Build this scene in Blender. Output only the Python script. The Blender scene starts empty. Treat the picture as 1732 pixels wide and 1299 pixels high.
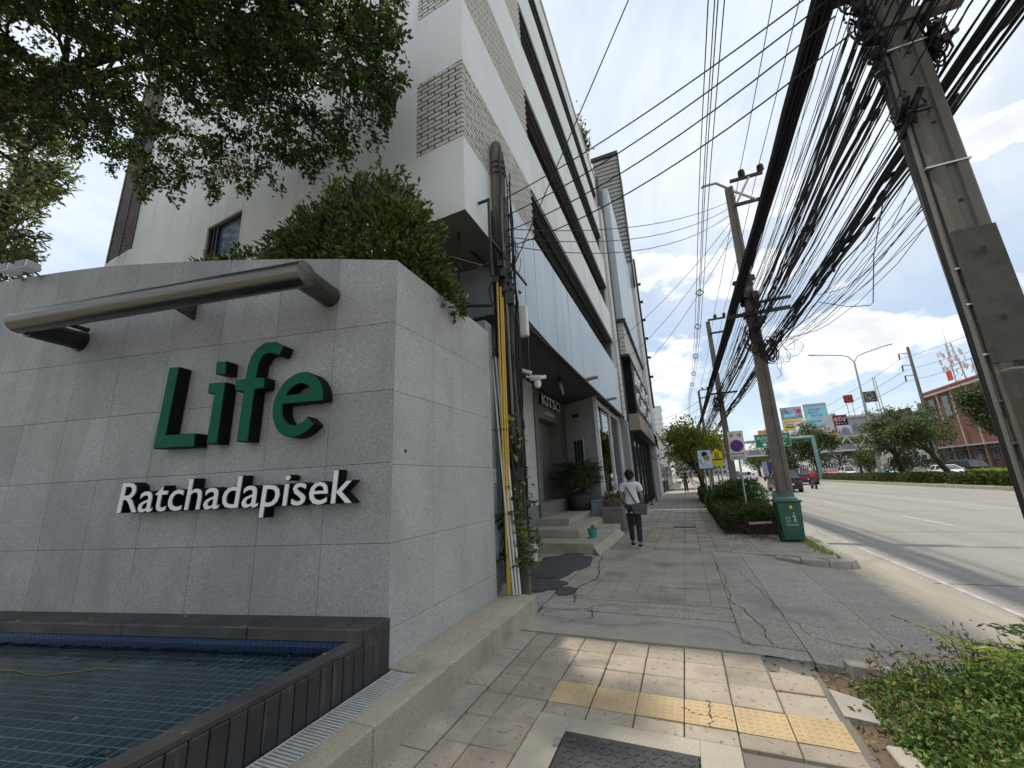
import bpy, bmesh, math, random
import numpy as np
from mathutils import Vector, Matrix
R = math.radians
random.seed(7)
RNG = np.random.default_rng(11)
scene = bpy.context.scene

# ------------------------------------------------------------------ camera
CAM_X = Vector((0.91941162, 0.39052678, -0.04659516))   # camera right, in world axes
CAM_Y = Vector((0.13631655, -0.20529405, 0.96916054))   # camera up
CAM_Z = Vector((0.36891744, -0.89740915, -0.24198499))  # camera back
EYE = Vector((0, 0, 1.6))
cam_data = bpy.data.cameras.new('camera')
cam_data.sensor_width = 36.0
cam_data.lens = 671.0 / 1732.0 * 36.0
cam_data.clip_start = 0.05
cam_data.clip_end = 4000
cam = bpy.data.objects.new('camera', cam_data)
scene.collection.objects.link(cam)
cam.matrix_world = Matrix(((CAM_X.x, CAM_Y.x, CAM_Z.x, EYE.x), (CAM_X.y, CAM_Y.y, CAM_Z.y, EYE.y),
                           (CAM_X.z, CAM_Y.z, CAM_Z.z, EYE.z), (0, 0, 0, 1)))
scene.camera = cam

# ------------------------------------------------------------------ light and sky
SUN_EL, SUN_AZ = R(75), R(-88)          # azimuth from +Y towards +X
sun_vec = Vector((math.sin(SUN_AZ) * math.cos(SUN_EL), math.cos(SUN_AZ) * math.cos(SUN_EL), math.sin(SUN_EL)))
sun_data = bpy.data.lights.new('sun', 'SUN')
sun_data.energy = 1.15
sun_data.angle = R(1.6)
sun_data.color = (1.0, 0.92, 0.80)
sun = bpy.data.objects.new('sun', sun_data)
scene.collection.objects.link(sun)
sun.rotation_euler = sun_vec.to_track_quat('Z', 'Y').to_euler()

world = bpy.data.worlds.new('World')
scene.world = world
world.use_nodes = True
wn, wl_ = world.node_tree.nodes, world.node_tree.links
wn.clear()
def wnode(t, **kw):
    n = wn.new(t)
    for k, v in kw.items():
        setattr(n, k, v)
    return n
wout = wnode('ShaderNodeOutputWorld')
sky = wnode('ShaderNodeTexSky', sky_type='NISHITA', sun_disc=False)
sky.sun_elevation = SUN_EL
sky.sun_rotation = SUN_AZ
sky.air_density, sky.dust_density, sky.ozone_density = 1.0, 1.0, 1.0
bg_sky = wnode('ShaderNodeBackground')
bg_sky.inputs['Strength'].default_value = 0.055
wl_.new(sky.outputs[0], bg_sky.inputs['Color'])
tc = wnode('ShaderNodeTexCoord')
sep = wnode('ShaderNodeSeparateXYZ')
wl_.new(tc.outputs['Generated'], sep.inputs[0])
def wmath(op, a, b=None, clamp=False):
    n = wnode('ShaderNodeMath', operation=op, use_clamp=clamp)
    for i, v in enumerate((a, b)):
        if v is None: continue
        if isinstance(v, (int, float)): n.inputs[i].default_value = v
        else: wl_.new(v, n.inputs[i])
    return n.outputs[0]
def wramp(fac, stops):
    n = wnode('ShaderNodeValToRGB')
    el = n.color_ramp.elements
    while len(el) < len(stops): el.new(0.5)
    for e, (p, c) in zip(el, stops):
        e.position = p; e.color = (c, c, c, 1) if isinstance(c, (int, float)) else (*c, 1)
    wl_.new(fac, n.inputs[0])
    return n.outputs[0]
zpos = wmath('MAXIMUM', sep.outputs[2], 0.0)
den = wmath('ADD', zpos, 0.10)
comb = wnode('ShaderNodeCombineXYZ')
wl_.new(wmath('DIVIDE', sep.outputs[0], den), comb.inputs[0])
wl_.new(wmath('DIVIDE', sep.outputs[1], den), comb.inputs[1])
def wnoise(vec, scale, detail, rough, dist=0.0, w=None):
    n = wnode('ShaderNodeTexNoise')
    n.inputs['Scale'].default_value = scale
    n.inputs['Detail'].default_value = detail
    n.inputs['Roughness'].default_value = rough
    n.inputs['Distortion'].default_value = dist
    wl_.new(vec, n.inputs['Vector'])
    return n.outputs[0]
veil_map = wnode('ShaderNodeMapping'); veil_map.inputs['Scale'].default_value = (0.8, 0.45, 1); veil_map.inputs['Location'].default_value = (1.3, 4.1, 0)
wl_.new(comb.outputs[0], veil_map.inputs[0])
veil = wramp(wnoise(veil_map.outputs[0], 0.9, 7, 0.62, 0.7), [(0.28, 0.40), (0.48, 0.72), (0.62, 0.98)])
# cumulus: stretched direction noise, flat bases
cum_map = wnode('ShaderNodeMapping'); cum_map.inputs['Scale'].default_value = (1, 1, 2.1); cum_map.inputs['Location'].default_value = (7.7, 0.0, 3.1)
wl_.new(tc.outputs['Generated'], cum_map.inputs[0])
cum_n = wnoise(cum_map.outputs[0], 4.3, 9, 0.55, 0.15)
cum = wramp(cum_n, [(0.485, 0.0), (0.565, 1.0)])
cum_low = wramp(zpos, [(0.03, 0.7), (0.12, 1.0), (0.52, 0.85), (0.72, 0.25)])
cum = wmath('MULTIPLY', cum, cum_low)
veil = wmath('MULTIPLY', veil, wramp(zpos, [(0.0, 0.35), (0.25, 0.42), (0.55, 1.0)]))
cover = wmath('MAXIMUM', veil, cum)
thick = wramp(cum_n, [(0.50, (0.66, 0.70, 0.735)), (0.58, (0.76, 0.77, 0.78)), (0.70, (0.56, 0.58, 0.61))])
veil_c = wramp(wnoise(veil_map.outputs[0], 2.2, 6, 0.6), [(0.35, (0.60, 0.665, 0.71)), (0.65, (0.74, 0.77, 0.785))])
mixc = wnode('ShaderNodeMix', data_type='RGBA')
wl_.new(cum, mixc.inputs[0]); wl_.new(veil_c, mixc.inputs[6]); wl_.new(thick, mixc.inputs[7])
bg_cl = wnode('ShaderNodeBackground')
bg_cl.inputs['Strength'].default_value = 0.50
wl_.new(mixc.outputs[2], bg_cl.inputs['Color'])
wmix = wnode('ShaderNodeMixShader')
wl_.new(cover, wmix.inputs[0]); wl_.new(bg_sky.outputs[0], wmix.inputs[1]); wl_.new(bg_cl.outputs[0], wmix.inputs[2])
wl_.new(wmix.outputs[0], wout.inputs[0])

scene.view_settings.view_transform = 'Standard'
scene.view_settings.look = 'None'
scene.view_settings.exposure = 1.62
scene.view_settings.gamma = 1.0
scene.view_settings.use_curve_mapping = False
scene.render.film_transparent = False
scene.cycles.use_denoising = True
scene.cycles.max_bounces = 8
scene.cycles.transparent_max_bounces = 12
scene.cycles.caustics_refractive = False
scene.cycles.caustics_reflective = False

# ------------------------------------------------------------------ materials
MATS = {}
def mat(name, c1, c2=None, sc=3.0, lo=0.35, hi=0.65, rough=0.7, metal=0.0, bump=0.0, bsc=40.0, bdist=0.01, rnd=0.0,
        speck=None, spsc=150.0, splo=0.45, sphi=0.6, stretch=(1, 1, 1), spec=0.5, det=8, trans=0.0, ior=1.45, coat=0.0,
        emit=None, estr=1.0, stain=None, stsc=0.6, stlo=0.52, sthi=0.7, ststretch=(1, 1, 1), alpha=1.0):
    m = bpy.data.materials.new(name)
    m.use_nodes = True
    nt = m.node_tree; N, L = nt.nodes, nt.links
    b = N['Principled BSDF']
    b.inputs['Roughness'].default_value = rough
    b.inputs['Metallic'].default_value = metal
    b.inputs['Specular IOR Level'].default_value = spec
    b.inputs['IOR'].default_value = ior
    b.inputs['Transmission Weight'].default_value = trans
    b.inputs['Coat Weight'].default_value = coat
    if alpha < 1: b.inputs['Alpha'].default_value = alpha
    if emit:
        b.inputs['Emission Color'].default_value = (*emit, 1); b.inputs['Emission Strength'].default_value = estr
    col = None
    geo = N.new('ShaderNodeNewGeometry')
    def mapped(st):
        if st == (1, 1, 1): return geo.outputs['Position']
        mp = N.new('ShaderNodeMapping'); mp.inputs['Scale'].default_value = st
        L.new(geo.outputs['Position'], mp.inputs[0]); return mp.outputs[0]
    def noise(s, d, st=(1, 1, 1), ro=0.6):
        n = N.new('ShaderNodeTexNoise'); n.inputs['Scale'].default_value = s; n.inputs['Detail'].default_value = d
        n.inputs['Roughness'].default_value = ro
        L.new(mapped(st), n.inputs['Vector']); return n.outputs[0]
    def mixrgb(f, a, bb, blend='MIX'):
        x = N.new('ShaderNodeMix'); x.data_type = 'RGBA'; x.blend_type = blend
        for i, v in ((0, f), (6, a), (7, bb)):
            if isinstance(v, (int, float)): x.inputs[i].default_value = v
            elif isinstance(v, tuple): x.inputs[i].default_value = (*v, 1)
            else: L.new(v, x.inputs[i])
        return x.outputs[2]
    def mr(v, a, bb, c=0.0, d=1.0):
        x = N.new('ShaderNodeMapRange'); L.new(v, x.inputs[0])
        for i, q in enumerate((a, bb, c, d)): x.inputs[i + 1].default_value = q
        return x.outputs[0]
    if c2 is None:
        c2 = tuple(min(1, v * 0.86) for v in c1)
    col = mixrgb(mr(noise(sc, det, stretch), lo, hi), c1, c2)
    if speck:
        col = mixrgb(mr(noise(spsc, 2, (1, 1, 1), 0.5), splo, sphi), col, speck)
    if stain:
        col = mixrgb(mr(noise(stsc, 7, ststretch, 0.62), stlo, sthi), col, stain)
    if rnd:
        oi = N.new('ShaderNodeObjectInfo')
        hsv = N.new('ShaderNodeHueSaturation')
        L.new(mr(oi.outputs['Random'], 0, 1, 1 - rnd, 1 + rnd), hsv.inputs['Value'])
        L.new(col, hsv.inputs['Color']); col = hsv.outputs[0]
    L.new(col, b.inputs['Base Color'])
    if bump:
        bp = N.new('ShaderNodeBump'); bp.inputs['Strength'].default_value = bump; bp.inputs['Distance'].default_value = bdist
        L.new(noise(bsc, 6, stretch), bp.inputs['Height']); L.new(bp.outputs[0], b.inputs['Normal'])
    # a little uneven gloss
    L.new(mr(noise(sc * 2.3 + 1, 5, stretch), 0.3, 0.7, max(0.02, rough - 0.08), min(1, rough + 0.08)), b.inputs['Roughness'])
    MATS[name] = m
    return m

def leafmat(name, c1, c2, c3, trans=0.45, rough=0.45):
    m = bpy.data.materials.new(name); m.use_nodes = True
    nt = m.node_tree; N, L = nt.nodes, nt.links
    b = N['Principled BSDF']; out = N['Material Output']
    geo = N.new('ShaderNodeNewGeometry')
    rp = N.new('ShaderNodeValToRGB')
    el = rp.color_ramp.elements
    el.new(0.5)
    for e, (p, c) in zip(el, ((0.0, c1), (0.55, c2), (1.0, c3))):
        e.position = p; e.color = (*c, 1)
    L.new(geo.outputs['Random Per Island'], rp.inputs[0])
    L.new(rp.outputs[0], b.inputs['Base Color'])
    b.inputs['Roughness'].default_value = rough
    b.inputs['Specular IOR Level'].default_value = 0.35
    tr = N.new('ShaderNodeBsdfTranslucent')
    hs = N.new('ShaderNodeHueSaturation'); hs.inputs['Value'].default_value = 1.5; hs.inputs['Hue'].default_value = 0.48
    L.new(rp.outputs[0], hs.inputs['Color']); L.new(hs.outputs[0], tr.inputs['Color'])
    mx = N.new('ShaderNodeMixShader'); mx.inputs[0].default_value = trans
    L.new(b.outputs[0], mx.inputs[1]); L.new(tr.outputs[0], mx.inputs[2]); L.new(mx.outputs[0], out.inputs[0])
    MATS[name] = m
    return m

def clearmat(name, tint, ior, bsc, bump):
    """thin clear sheet: lets light through, mirrors the surroundings by Fresnel"""
    m = bpy.data.materials.new(name); m.use_nodes = True
    nt = m.node_tree; N, L = nt.nodes, nt.links
    N.remove(N['Principled BSDF']); out = N['Material Output']
    tr = N.new('ShaderNodeBsdfTransparent'); tr.inputs[0].default_value = (*tint, 1)
    gl = N.new('ShaderNodeBsdfGlossy'); gl.inputs['Roughness'].default_value = 0.02; gl.inputs[0].default_value = (1, 1, 1, 1)
    fr = N.new('ShaderNodeFresnel'); fr.inputs[0].default_value = ior
    no = N.new('ShaderNodeTexNoise'); no.inputs['Scale'].default_value = bsc; ge = N.new('ShaderNodeNewGeometry'); L.new(ge.outputs['Position'], no.inputs['Vector'])
    bp = N.new('ShaderNodeBump'); bp.inputs['Strength'].default_value = bump; bp.inputs['Distance'].default_value = 0.05
    L.new(no.outputs[0], bp.inputs['Height']); L.new(bp.outputs[0], gl.inputs['Normal']); L.new(bp.outputs[0], fr.inputs['Normal'])
    mx = N.new('ShaderNodeMixShader'); L.new(fr.outputs[0], mx.inputs[0]); L.new(tr.outputs[0], mx.inputs[1]); L.new(gl.outputs[0], mx.inputs[2]); L.new(mx.outputs[0], out.inputs[0])
    MATS[name] = m
    return m
# stone, concrete, ground
mat('granite_shade', (0.40, 0.397, 0.383), (0.315, 0.313, 0.302), sc=1.3, rough=0.6, speck=(0.13, 0.132, 0.13), spsc=140, splo=0.47, sphi=0.66, rnd=0.08, bump=0.08, bsc=200, stain=(0.215, 0.218, 0.208), stsc=1.5, stlo=0.5, sthi=0.80, ststretch=(2.2, 2.2, 0.4), spec=0.25)  # front face: same granite, its shade put into a darker base colour
mat('granite_side_lit', (0.54, 0.54, 0.525), (0.46, 0.46, 0.448), sc=1.4, rough=0.6, spec=0.25, speck=(0.20, 0.20, 0.20), spsc=140, splo=0.5, sphi=0.66, rnd=0.03, bump=0.08, bsc=200, stain=(0.30, 0.30, 0.29), stsc=1.3, stlo=0.52, sthi=0.8, ststretch=(1.5, 1.5, 0.5))  # side face: same granite, paler base colour stands for light bounced off the road
mat('joint_dark', (0.22, 0.22, 0.215), rough=0.9)
mat('washed_stone', (0.50, 0.445, 0.345), (0.42, 0.37, 0.285), sc=2.2, rough=0.85, speck=(0.25, 0.22, 0.17), spsc=130, splo=0.5, sphi=0.62, bump=0.35, bsc=140, stain=(0.24, 0.22, 0.19), stsc=1.7, stlo=0.53, sthi=0.72, rnd=0.05)
mat('pave_tile', (0.37, 0.318, 0.25), (0.295, 0.253, 0.20), sc=2.6, rough=0.85, speck=(0.17, 0.15, 0.125), spsc=24, splo=0.62, sphi=0.68, bump=0.35, bsc=70, rnd=0.12, stain=(0.215, 0.19, 0.16), stsc=1.9, stlo=0.5, sthi=0.72)
mat('pave_far', (0.40, 0.365, 0.315), (0.32, 0.295, 0.255), sc=0.9, rough=0.88, bump=0.15, bsc=60, stain=(0.25, 0.23, 0.20), stsc=0.8)
mat('tactile', (0.47, 0.355, 0.20), (0.40, 0.305, 0.18), sc=4, rough=0.8, rnd=0.05, stain=(0.40, 0.30, 0.16), stsc=5, stlo=0.55, sthi=0.75, bump=0.15, bsc=80)
mat('mortar', (0.17, 0.155, 0.135), rough=0.95, sc=6)
mat('concrete_light', (0.43, 0.385, 0.305), (0.36, 0.325, 0.26), sc=2.5, rough=0.9, speck=(0.34, 0.31, 0.26), spsc=70, bump=0.25, bsc=90, stain=(0.32, 0.29, 0.25), stsc=1.6)
mat('driveway', (0.48, 0.44, 0.37), (0.385, 0.352, 0.298), sc=1.3, rough=0.92, stretch=(0.6, 3.2, 1), bump=0.3, bsc=22, stain=(0.225, 0.208, 0.18), stsc=0.9, stlo=0.5, sthi=0.72, speck=(0.24, 0.225, 0.2), spsc=60, rnd=0.05)
mat('driveway_patch', (0.40, 0.37, 0.32), (0.30, 0.28, 0.245), sc=2.2, rough=0.92, bump=0.3, bsc=40, stain=(0.34, 0.325, 0.30), stsc=1.2, stlo=0.55, sthi=0.75)
mat('old_paving', (0.43, 0.382, 0.31), (0.335, 0.30, 0.245), sc=1.6, rough=0.92, bump=0.3, bsc=50, stain=(0.18, 0.168, 0.15), stsc=1.1, stlo=0.5, sthi=0.75, speck=(0.2, 0.185, 0.16), spsc=40, splo=0.6, sphi=0.7)
mat('asphalt', (0.075, 0.073, 0.072), (0.055, 0.054, 0.054), sc=4, rough=0.9, speck=(0.14, 0.135, 0.13), spsc=110, splo=0.55, sphi=0.68, bump=0.5, bsc=120)
mat('road', (0.315, 0.298, 0.27), (0.25, 0.237, 0.217), sc=0.5, rough=0.85, stretch=(1.4, 0.10, 1), speck=(0.20, 0.19, 0.175), spsc=45, splo=0.52, sphi=0.66, bump=0.25, bsc=60, stain=(0.205, 0.197, 0.185), stsc=0.45, stlo=0.52, sthi=0.68, ststretch=(1.6, 0.05, 1))
mat('gutter', (0.345, 0.315, 0.262), (0.275, 0.252, 0.212), sc=1.4, rough=0.9, stretch=(2, 0.5, 1), bump=0.2, bsc=60, stain=(0.29, 0.265, 0.225), stsc=1.0)
mat('road_paint', (0.46, 0.445, 0.41), (0.36, 0.345, 0.315), sc=7, rough=0.8, stain=(0.30, 0.28, 0.25), stsc=4, stlo=0.44, sthi=0.58)
mat('kerb', (0.42, 0.385, 0.33), (0.35, 0.32, 0.275), sc=2.3, rough=0.9, bump=0.25, bsc=60, stain=(0.22, 0.205, 0.18), stsc=2.2)
mat('soil', (0.10, 0.075, 0.05), (0.16, 0.125, 0.085), sc=5, rough=0.97, bump=0.7, bsc=30, bdist=0.03)
mat('lawn', (0.14, 0.16, 0.055), (0.26, 0.215, 0.11), sc=0.8, rough=0.95, bump=0.5, bsc=20)
mat('ground_far', (0.25, 0.24, 0.215), (0.2, 0.19, 0.17), sc=0.2, rough=0.95)
mat('crack', (0.045, 0.04, 0.035), rough=1.0)
mat('iron_cover', (0.055, 0.056, 0.058), (0.085, 0.083, 0.08), sc=5, rough=0.6, metal=0.35, bump=0.3, bsc=60, stain=(0.17, 0.16, 0.145), stsc=6, stlo=0.6, sthi=0.75)
# sign wall
mat('letter_green', (0.003, 0.095, 0.043), (0.003, 0.083, 0.038), sc=2, rough=0.5, spec=0.12)
mat('letter_black', (0.010, 0.009, 0.009), rough=0.55, sc=6, spec=0.15)
mat('letter_white', (0.72, 0.73, 0.74), (0.65, 0.66, 0.67), sc=3, rough=0.4)
mat('steel', (0.17, 0.158, 0.135), (0.11, 0.102, 0.088), sc=1.5, stretch=(0.4, 3, 14), rough=0.30, metal=1.0, bump=0.04, bsc=8)
mat('steel_bright', (0.62, 0.62, 0.60), (0.5, 0.5, 0.485), sc=4, rough=0.38, metal=1.0)
mat('black_stone', (0.035, 0.034, 0.033), (0.065, 0.06, 0.055), sc=3, rough=0.62, bump=0.4, bsc=25, stain=(0.13, 0.12, 0.105), stsc=3.5, stlo=0.58, sthi=0.78)
mat('black_slab', (0.028, 0.029, 0.031), (0.045, 0.045, 0.046), sc=5, rough=0.45, rnd=0.2, bump=0.12, bsc=30, stain=(0.14, 0.137, 0.13), stsc=3.0, stlo=0.58, sthi=0.8, ststretch=(1, 6, 0.5))
mat('pool_tile', (0.018, 0.066, 0.10), (0.013, 0.048, 0.078), sc=3, rough=0.25, rnd=0.15)
mat('pool_tile_deep', (0.02, 0.05, 0.16), (0.02, 0.042, 0.13), sc=3, rough=0.25, rnd=0.15)
mat('pool_grout', (0.30, 0.37, 0.37), rough=0.9, sc=4)
clearmat('water', (0.72, 0.88, 0.88), 1.33, 7.0, 0.10)
mat('grate_steel', (0.66, 0.66, 0.63), (0.55, 0.55, 0.52), sc=7, rough=0.45, metal=0.25)
# buildings
mat('stucco_white', (0.78, 0.79, 0.765), (0.72, 0.73, 0.705), sc=0.7, rough=0.8, bump=0.06, bsc=30, stain=(0.52, 0.515, 0.475), stsc=1.0, stlo=0.52, sthi=0.76, ststretch=(1.8, 1.8, 0.16))
mat('stucco_cream', (0.63, 0.605, 0.55), (0.57, 0.545, 0.49), sc=0.8, rough=0.85, stain=(0.47, 0.45, 0.405), stsc=1.0, ststretch=(2, 2, 0.2))
mat('lattice_brick', (0.63, 0.61, 0.55), (0.55, 0.53, 0.475), sc=4, rough=0.85, rnd=0.07, bump=0.15, bsc=50)
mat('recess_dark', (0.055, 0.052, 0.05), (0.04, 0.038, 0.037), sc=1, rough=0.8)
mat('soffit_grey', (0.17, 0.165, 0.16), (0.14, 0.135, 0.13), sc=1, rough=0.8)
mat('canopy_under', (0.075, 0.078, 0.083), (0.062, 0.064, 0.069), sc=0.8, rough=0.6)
mat('fascia_metal', (0.46, 0.505, 0.535), (0.39, 0.435, 0.465), sc=1.0, rough=0.38, metal=0.35, stretch=(1, 2.5, 0.2), rnd=0.05, stain=(0.34, 0.39, 0.42), stsc=1.4, stlo=0.55, sthi=0.75, ststretch=(1, 3, 0.12))
mat('bluegrey_wall', (0.30, 0.345, 0.375), (0.26, 0.30, 0.33), sc=1.2, rough=0.7, stain=(0.21, 0.24, 0.26), stsc=1.2)
mat('dark_metal', (0.03, 0.03, 0.032), (0.045, 0.043, 0.042), sc=4, rough=0.5, metal=0.3)
mat('brown_metal', (0.075, 0.042, 0.03), (0.055, 0.032, 0.024), sc=2, rough=0.6)
mat('taupe_stone', (0.20, 0.182, 0.162), (0.17, 0.153, 0.137), sc=1.5, rough=0.55, stain=(0.145, 0.13, 0.117), stsc=1.5, rnd=0.05)
mat('white_tile', (0.62, 0.61, 0.58), (0.55, 0.54, 0.51), sc=3, rough=0.35, rnd=0.06)
mat('white_paint', (0.80, 0.80, 0.79), (0.65, 0.655, 0.65), sc=2, rough=0.5)
clearmat('glass', (0.72, 0.80, 0.80), 1.75, 0.6, 0.02)
mat('glass_dark', (0.035, 0.045, 0.058), (0.03, 0.04, 0.05), sc=0.5, rough=0.05, spec=1.0)
mat('glass_blue', (0.12, 0.17, 0.26), (0.10, 0.14, 0.22), sc=0.5, rough=0.06, spec=1.0)
mat('shutter_wood', (0.15, 0.095, 0.06), (0.11, 0.07, 0.045), sc=4, rough=0.6)
mat('room_dark', (0.10, 0.10, 0.10), rough=0.9)
mat('pole_concrete', (0.17, 0.153, 0.126), (0.125, 0.113, 0.095), sc=2.3, rough=0.9, bump=0.35, bsc=45, stain=(0.15, 0.14, 0.12), stsc=1.6, stlo=0.52, sthi=0.75, ststretch=(2, 2, 0.35), speck=(0.18, 0.165, 0.14), spsc=70, splo=0.58, sphi=0.68)
mat('pole_dark', (0.10, 0.092, 0.078), (0.07, 0.064, 0.055), sc=3, rough=0.85, bump=0.3, bsc=40, stain=(0.055, 0.052, 0.047), stsc=2.5, stlo=0.5, sthi=0.62)
mat('cable', (0.013, 0.013, 0.016), (0.02, 0.019, 0.021), sc=8, rough=0.55)
mat('cable_grey', (0.19, 0.18, 0.165), rough=0.6, sc=5)
mat('porcelain', (0.075, 0.05, 0.042), rough=0.35, sc=8)
mat('wood_pole', (0.17, 0.148, 0.122), (0.09, 0.078, 0.066), sc=2.2, stretch=(5, 5, 0.35), rough=0.9, bump=0.7, bsc=16, stain=(0.07, 0.06, 0.05), stsc=2, stlo=0.5, sthi=0.68, ststretch=(3, 3, 0.5))
mat('yellow_pvc', (0.60, 0.40, 0.07), (0.53, 0.35, 0.065), sc=3, rough=0.4)
mat('white_pvc', (0.66, 0.66, 0.65), (0.58, 0.58, 0.57), sc=3, rough=0.4)
mat('bluegrey_pvc', (0.30, 0.36, 0.40), (0.26, 0.31, 0.35), sc=3, rough=0.45)
mat('black_plastic', (0.02, 0.02, 0.022), rough=0.45, sc=5)
mat('rust', (0.20, 0.085, 0.035), (0.14, 0.06, 0.03), sc=6, rough=0.9)
mat('bin_green', (0.022, 0.11, 0.067), (0.018, 0.09, 0.056), sc=2, rough=0.45, stain=(0.05, 0.115, 0.085), stsc=2.5)
mat('bin_lid', (0.075, 0.19, 0.15), (0.06, 0.16, 0.125), sc=2, rough=0.5)
mat('print_white', (0.72, 0.72, 0.70), rough=0.6, sc=5)
mat('print_black', (0.015, 0.015, 0.015), rough=0.6, sc=5)
mat('print_red', (0.50, 0.02, 0.025), (0.46, 0.02, 0.025), rough=0.45, sc=3)
mat('print_blue', (0.012, 0.045, 0.26), (0.012, 0.04, 0.23), rough=0.45, sc=3)
mat('sign_green', (0.0, 0.17, 0.075), (0.0, 0.15, 0.068), rough=0.45, sc=1)
mat('sign_yellow', (0.70, 0.60, 0.0), (0.66, 0.56, 0.0), rough=0.45, sc=3)
mat('sign_back', (0.42, 0.42, 0.41), rough=0.5, metal=0.5, sc=3)
mat('galvanised', (0.40, 0.40, 0.38), (0.33, 0.33, 0.315), sc=5, rough=0.5, metal=0.6)
mat('teal_steel', (0.20, 0.34, 0.36), (0.17, 0.30, 0.315), sc=1, rough=0.5)
mat('bridge_white', (0.66, 0.62, 0.575), (0.58, 0.545, 0.50), sc=0.6, rough=0.7)
mat('purple_banner', (0.40, 0.39, 0.44), (0.55, 0.54, 0.55), sc=0.35, rough=0.6)
mat('brick_red', (0.165, 0.068, 0.052), (0.13, 0.056, 0.044), sc=0.8, rough=0.85)
mat('roof_red', (0.28, 0.055, 0.055), rough=0.6, sc=0.5)
mat('beige_trim', (0.36, 0.305, 0.245), rough=0.8, sc=1)
mat('grey_facade', (0.34, 0.345, 0.35), (0.29, 0.295, 0.30), sc=0.4, rough=0.8)
mat('pale_facade', (0.60, 0.60, 0.585), (0.54, 0.54, 0.525), sc=0.3, rough=0.8)
mat('dark_facade', (0.045, 0.045, 0.05), (0.06, 0.058, 0.06), sc=0.5, rough=0.5)
mat('bill_blue', (0.20, 0.47, 0.58), (0.27, 0.55, 0.64), sc=0.4, rough=0.5)
mat('bill_deep', (0.03, 0.20, 0.36), rough=0.5, sc=1)
mat('bill_yellow', (0.74, 0.50, 0.05), (0.7, 0.46, 0.05), sc=0.5, rough=0.5)
mat('bill_maroon', (0.22, 0.015, 0.02), rough=0.5, sc=1)
mat('bill_photo', (0.10, 0.17, 0.27), (0.32, 0.38, 0.44), sc=0.5, rough=0.5)
mat('olive_sign', (0.055, 0.062, 0.045), rough=0.5, sc=1)
mat('orange_sign', (0.80, 0.26, 0.01), rough=0.5, sc=1)
mat('poster', (0.42, 0.60, 0.72), (0.58, 0.70, 0.76), sc=2.0, rough=0.35)
mat('skin', (0.36, 0.20, 0.13), (0.33, 0.18, 0.115), sc=5, rough=0.55)
mat('shirt_white', (0.74, 0.74, 0.78), (0.69, 0.69, 0.74), sc=5, rough=0.9, bump=0.5, bsc=9, bdist=0.03)
mat('denim', (0.022, 0.028, 0.04), (0.035, 0.043, 0.058), sc=7, rough=0.9, bump=0.5, bsc=12, bdist=0.02)
mat('hair', (0.010, 0.009, 0.009), rough=0.55, sc=30, bump=0.4, bsc=60)
mat('bag_grey', (0.115, 0.112, 0.11), (0.09, 0.088, 0.086), sc=9, rough=0.85)
mat('tyre', (0.015, 0.015, 0.016), rough=0.85, sc=8)
mat('sole_white', (0.7, 0.7, 0.68), rough=0.7, sc=5)
mat('teal_pot', (0.06, 0.30, 0.31), (0.05, 0.26, 0.27), sc=4, rough=0.5)
mat('pot_dark', (0.026, 0.026, 0.03), (0.04, 0.04, 0.043), sc=3, rough=0.55)
mat('box_blue', (0.23, 0.29, 0.34), rough=0.6, sc=3)
mat('crate_brown', (0.15, 0.06, 0.035), rough=0.7, sc=3)
mat('bark', (0.075, 0.06, 0.045), (0.045, 0.036, 0.028), sc=4, stretch=(3, 3, 0.6), rough=0.95, bump=0.7, bsc=18)
mat('bark_pale', (0.20, 0.17, 0.13), (0.13, 0.11, 0.085), sc=4, stretch=(3, 3, 0.6), rough=0.95, bump=0.7, bsc=18)
mat('twig', (0.085, 0.055, 0.04), rough=0.95, sc=6)
for nm, c in (('car_white', (0.72, 0.72, 0.72)), ('car_black', (0.012, 0.012, 0.014)), ('car_maroon', (0.12, 0.015, 0.018)),
              ('car_silver', (0.48, 0.50, 0.52)), ('car_pink', (0.62, 0.20, 0.24)), ('car_yellow', (0.68, 0.62, 0.10)), ('car_blue', (0.035, 0.06, 0.20)),
              ('car_green', (0.10, 0.40, 0.24)), ('car_paleblue', (0.36, 0.47, 0.56)), ('jacket_red', (0.30, 0.02, 0.02))):
    mat(nm, c, rough=0.32, sc=2, coat=0.25, spec=0.4)
mat('headlight', (0.75, 0.75, 0.72), rough=0.15, sc=3)
mat('taillight', (0.45, 0.012, 0.012), rough=0.25, sc=3)
leafmat('leaf_tree', (0.015, 0.03, 0.010), (0.032, 0.058, 0.014), (0.10, 0.145, 0.026), trans=0.33)
leafmat('leaf_light', (0.075, 0.115, 0.035), (0.11, 0.15, 0.05), (0.18, 0.21, 0.075), trans=0.5)
leafmat('leaf_shrub', (0.03, 0.058, 0.016), (0.06, 0.10, 0.025), (0.15, 0.205, 0.045), trans=0.3)
leafmat('leaf_hedge', (0.032, 0.058, 0.017), (0.055, 0.09, 0.022), (0.10, 0.14, 0.03), trans=0.3)
leafmat('leaf_cover', (0.055, 0.11, 0.03), (0.10, 0.175, 0.042), (0.19, 0.28, 0.07), trans=0.35)
leafmat('leaf_lime', (0.17, 0.25, 0.03), (0.24, 0.33, 0.04), (0.32, 0.40, 0.05), trans=0.45)
leafmat('leaf_median', (0.035, 0.058, 0.022), (0.062, 0.092, 0.034), (0.11, 0.145, 0.05), trans=0.35)
leafmat('leaf_yellow', (0.13, 0.20, 0.03), (0.17, 0.23, 0.035), (0.36, 0.34, 0.04), trans=0.5)
leafmat('leaf_palm', (0.028, 0.062, 0.022), (0.05, 0.09, 0.03), (0.09, 0.14, 0.04), trans=0.25)
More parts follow.
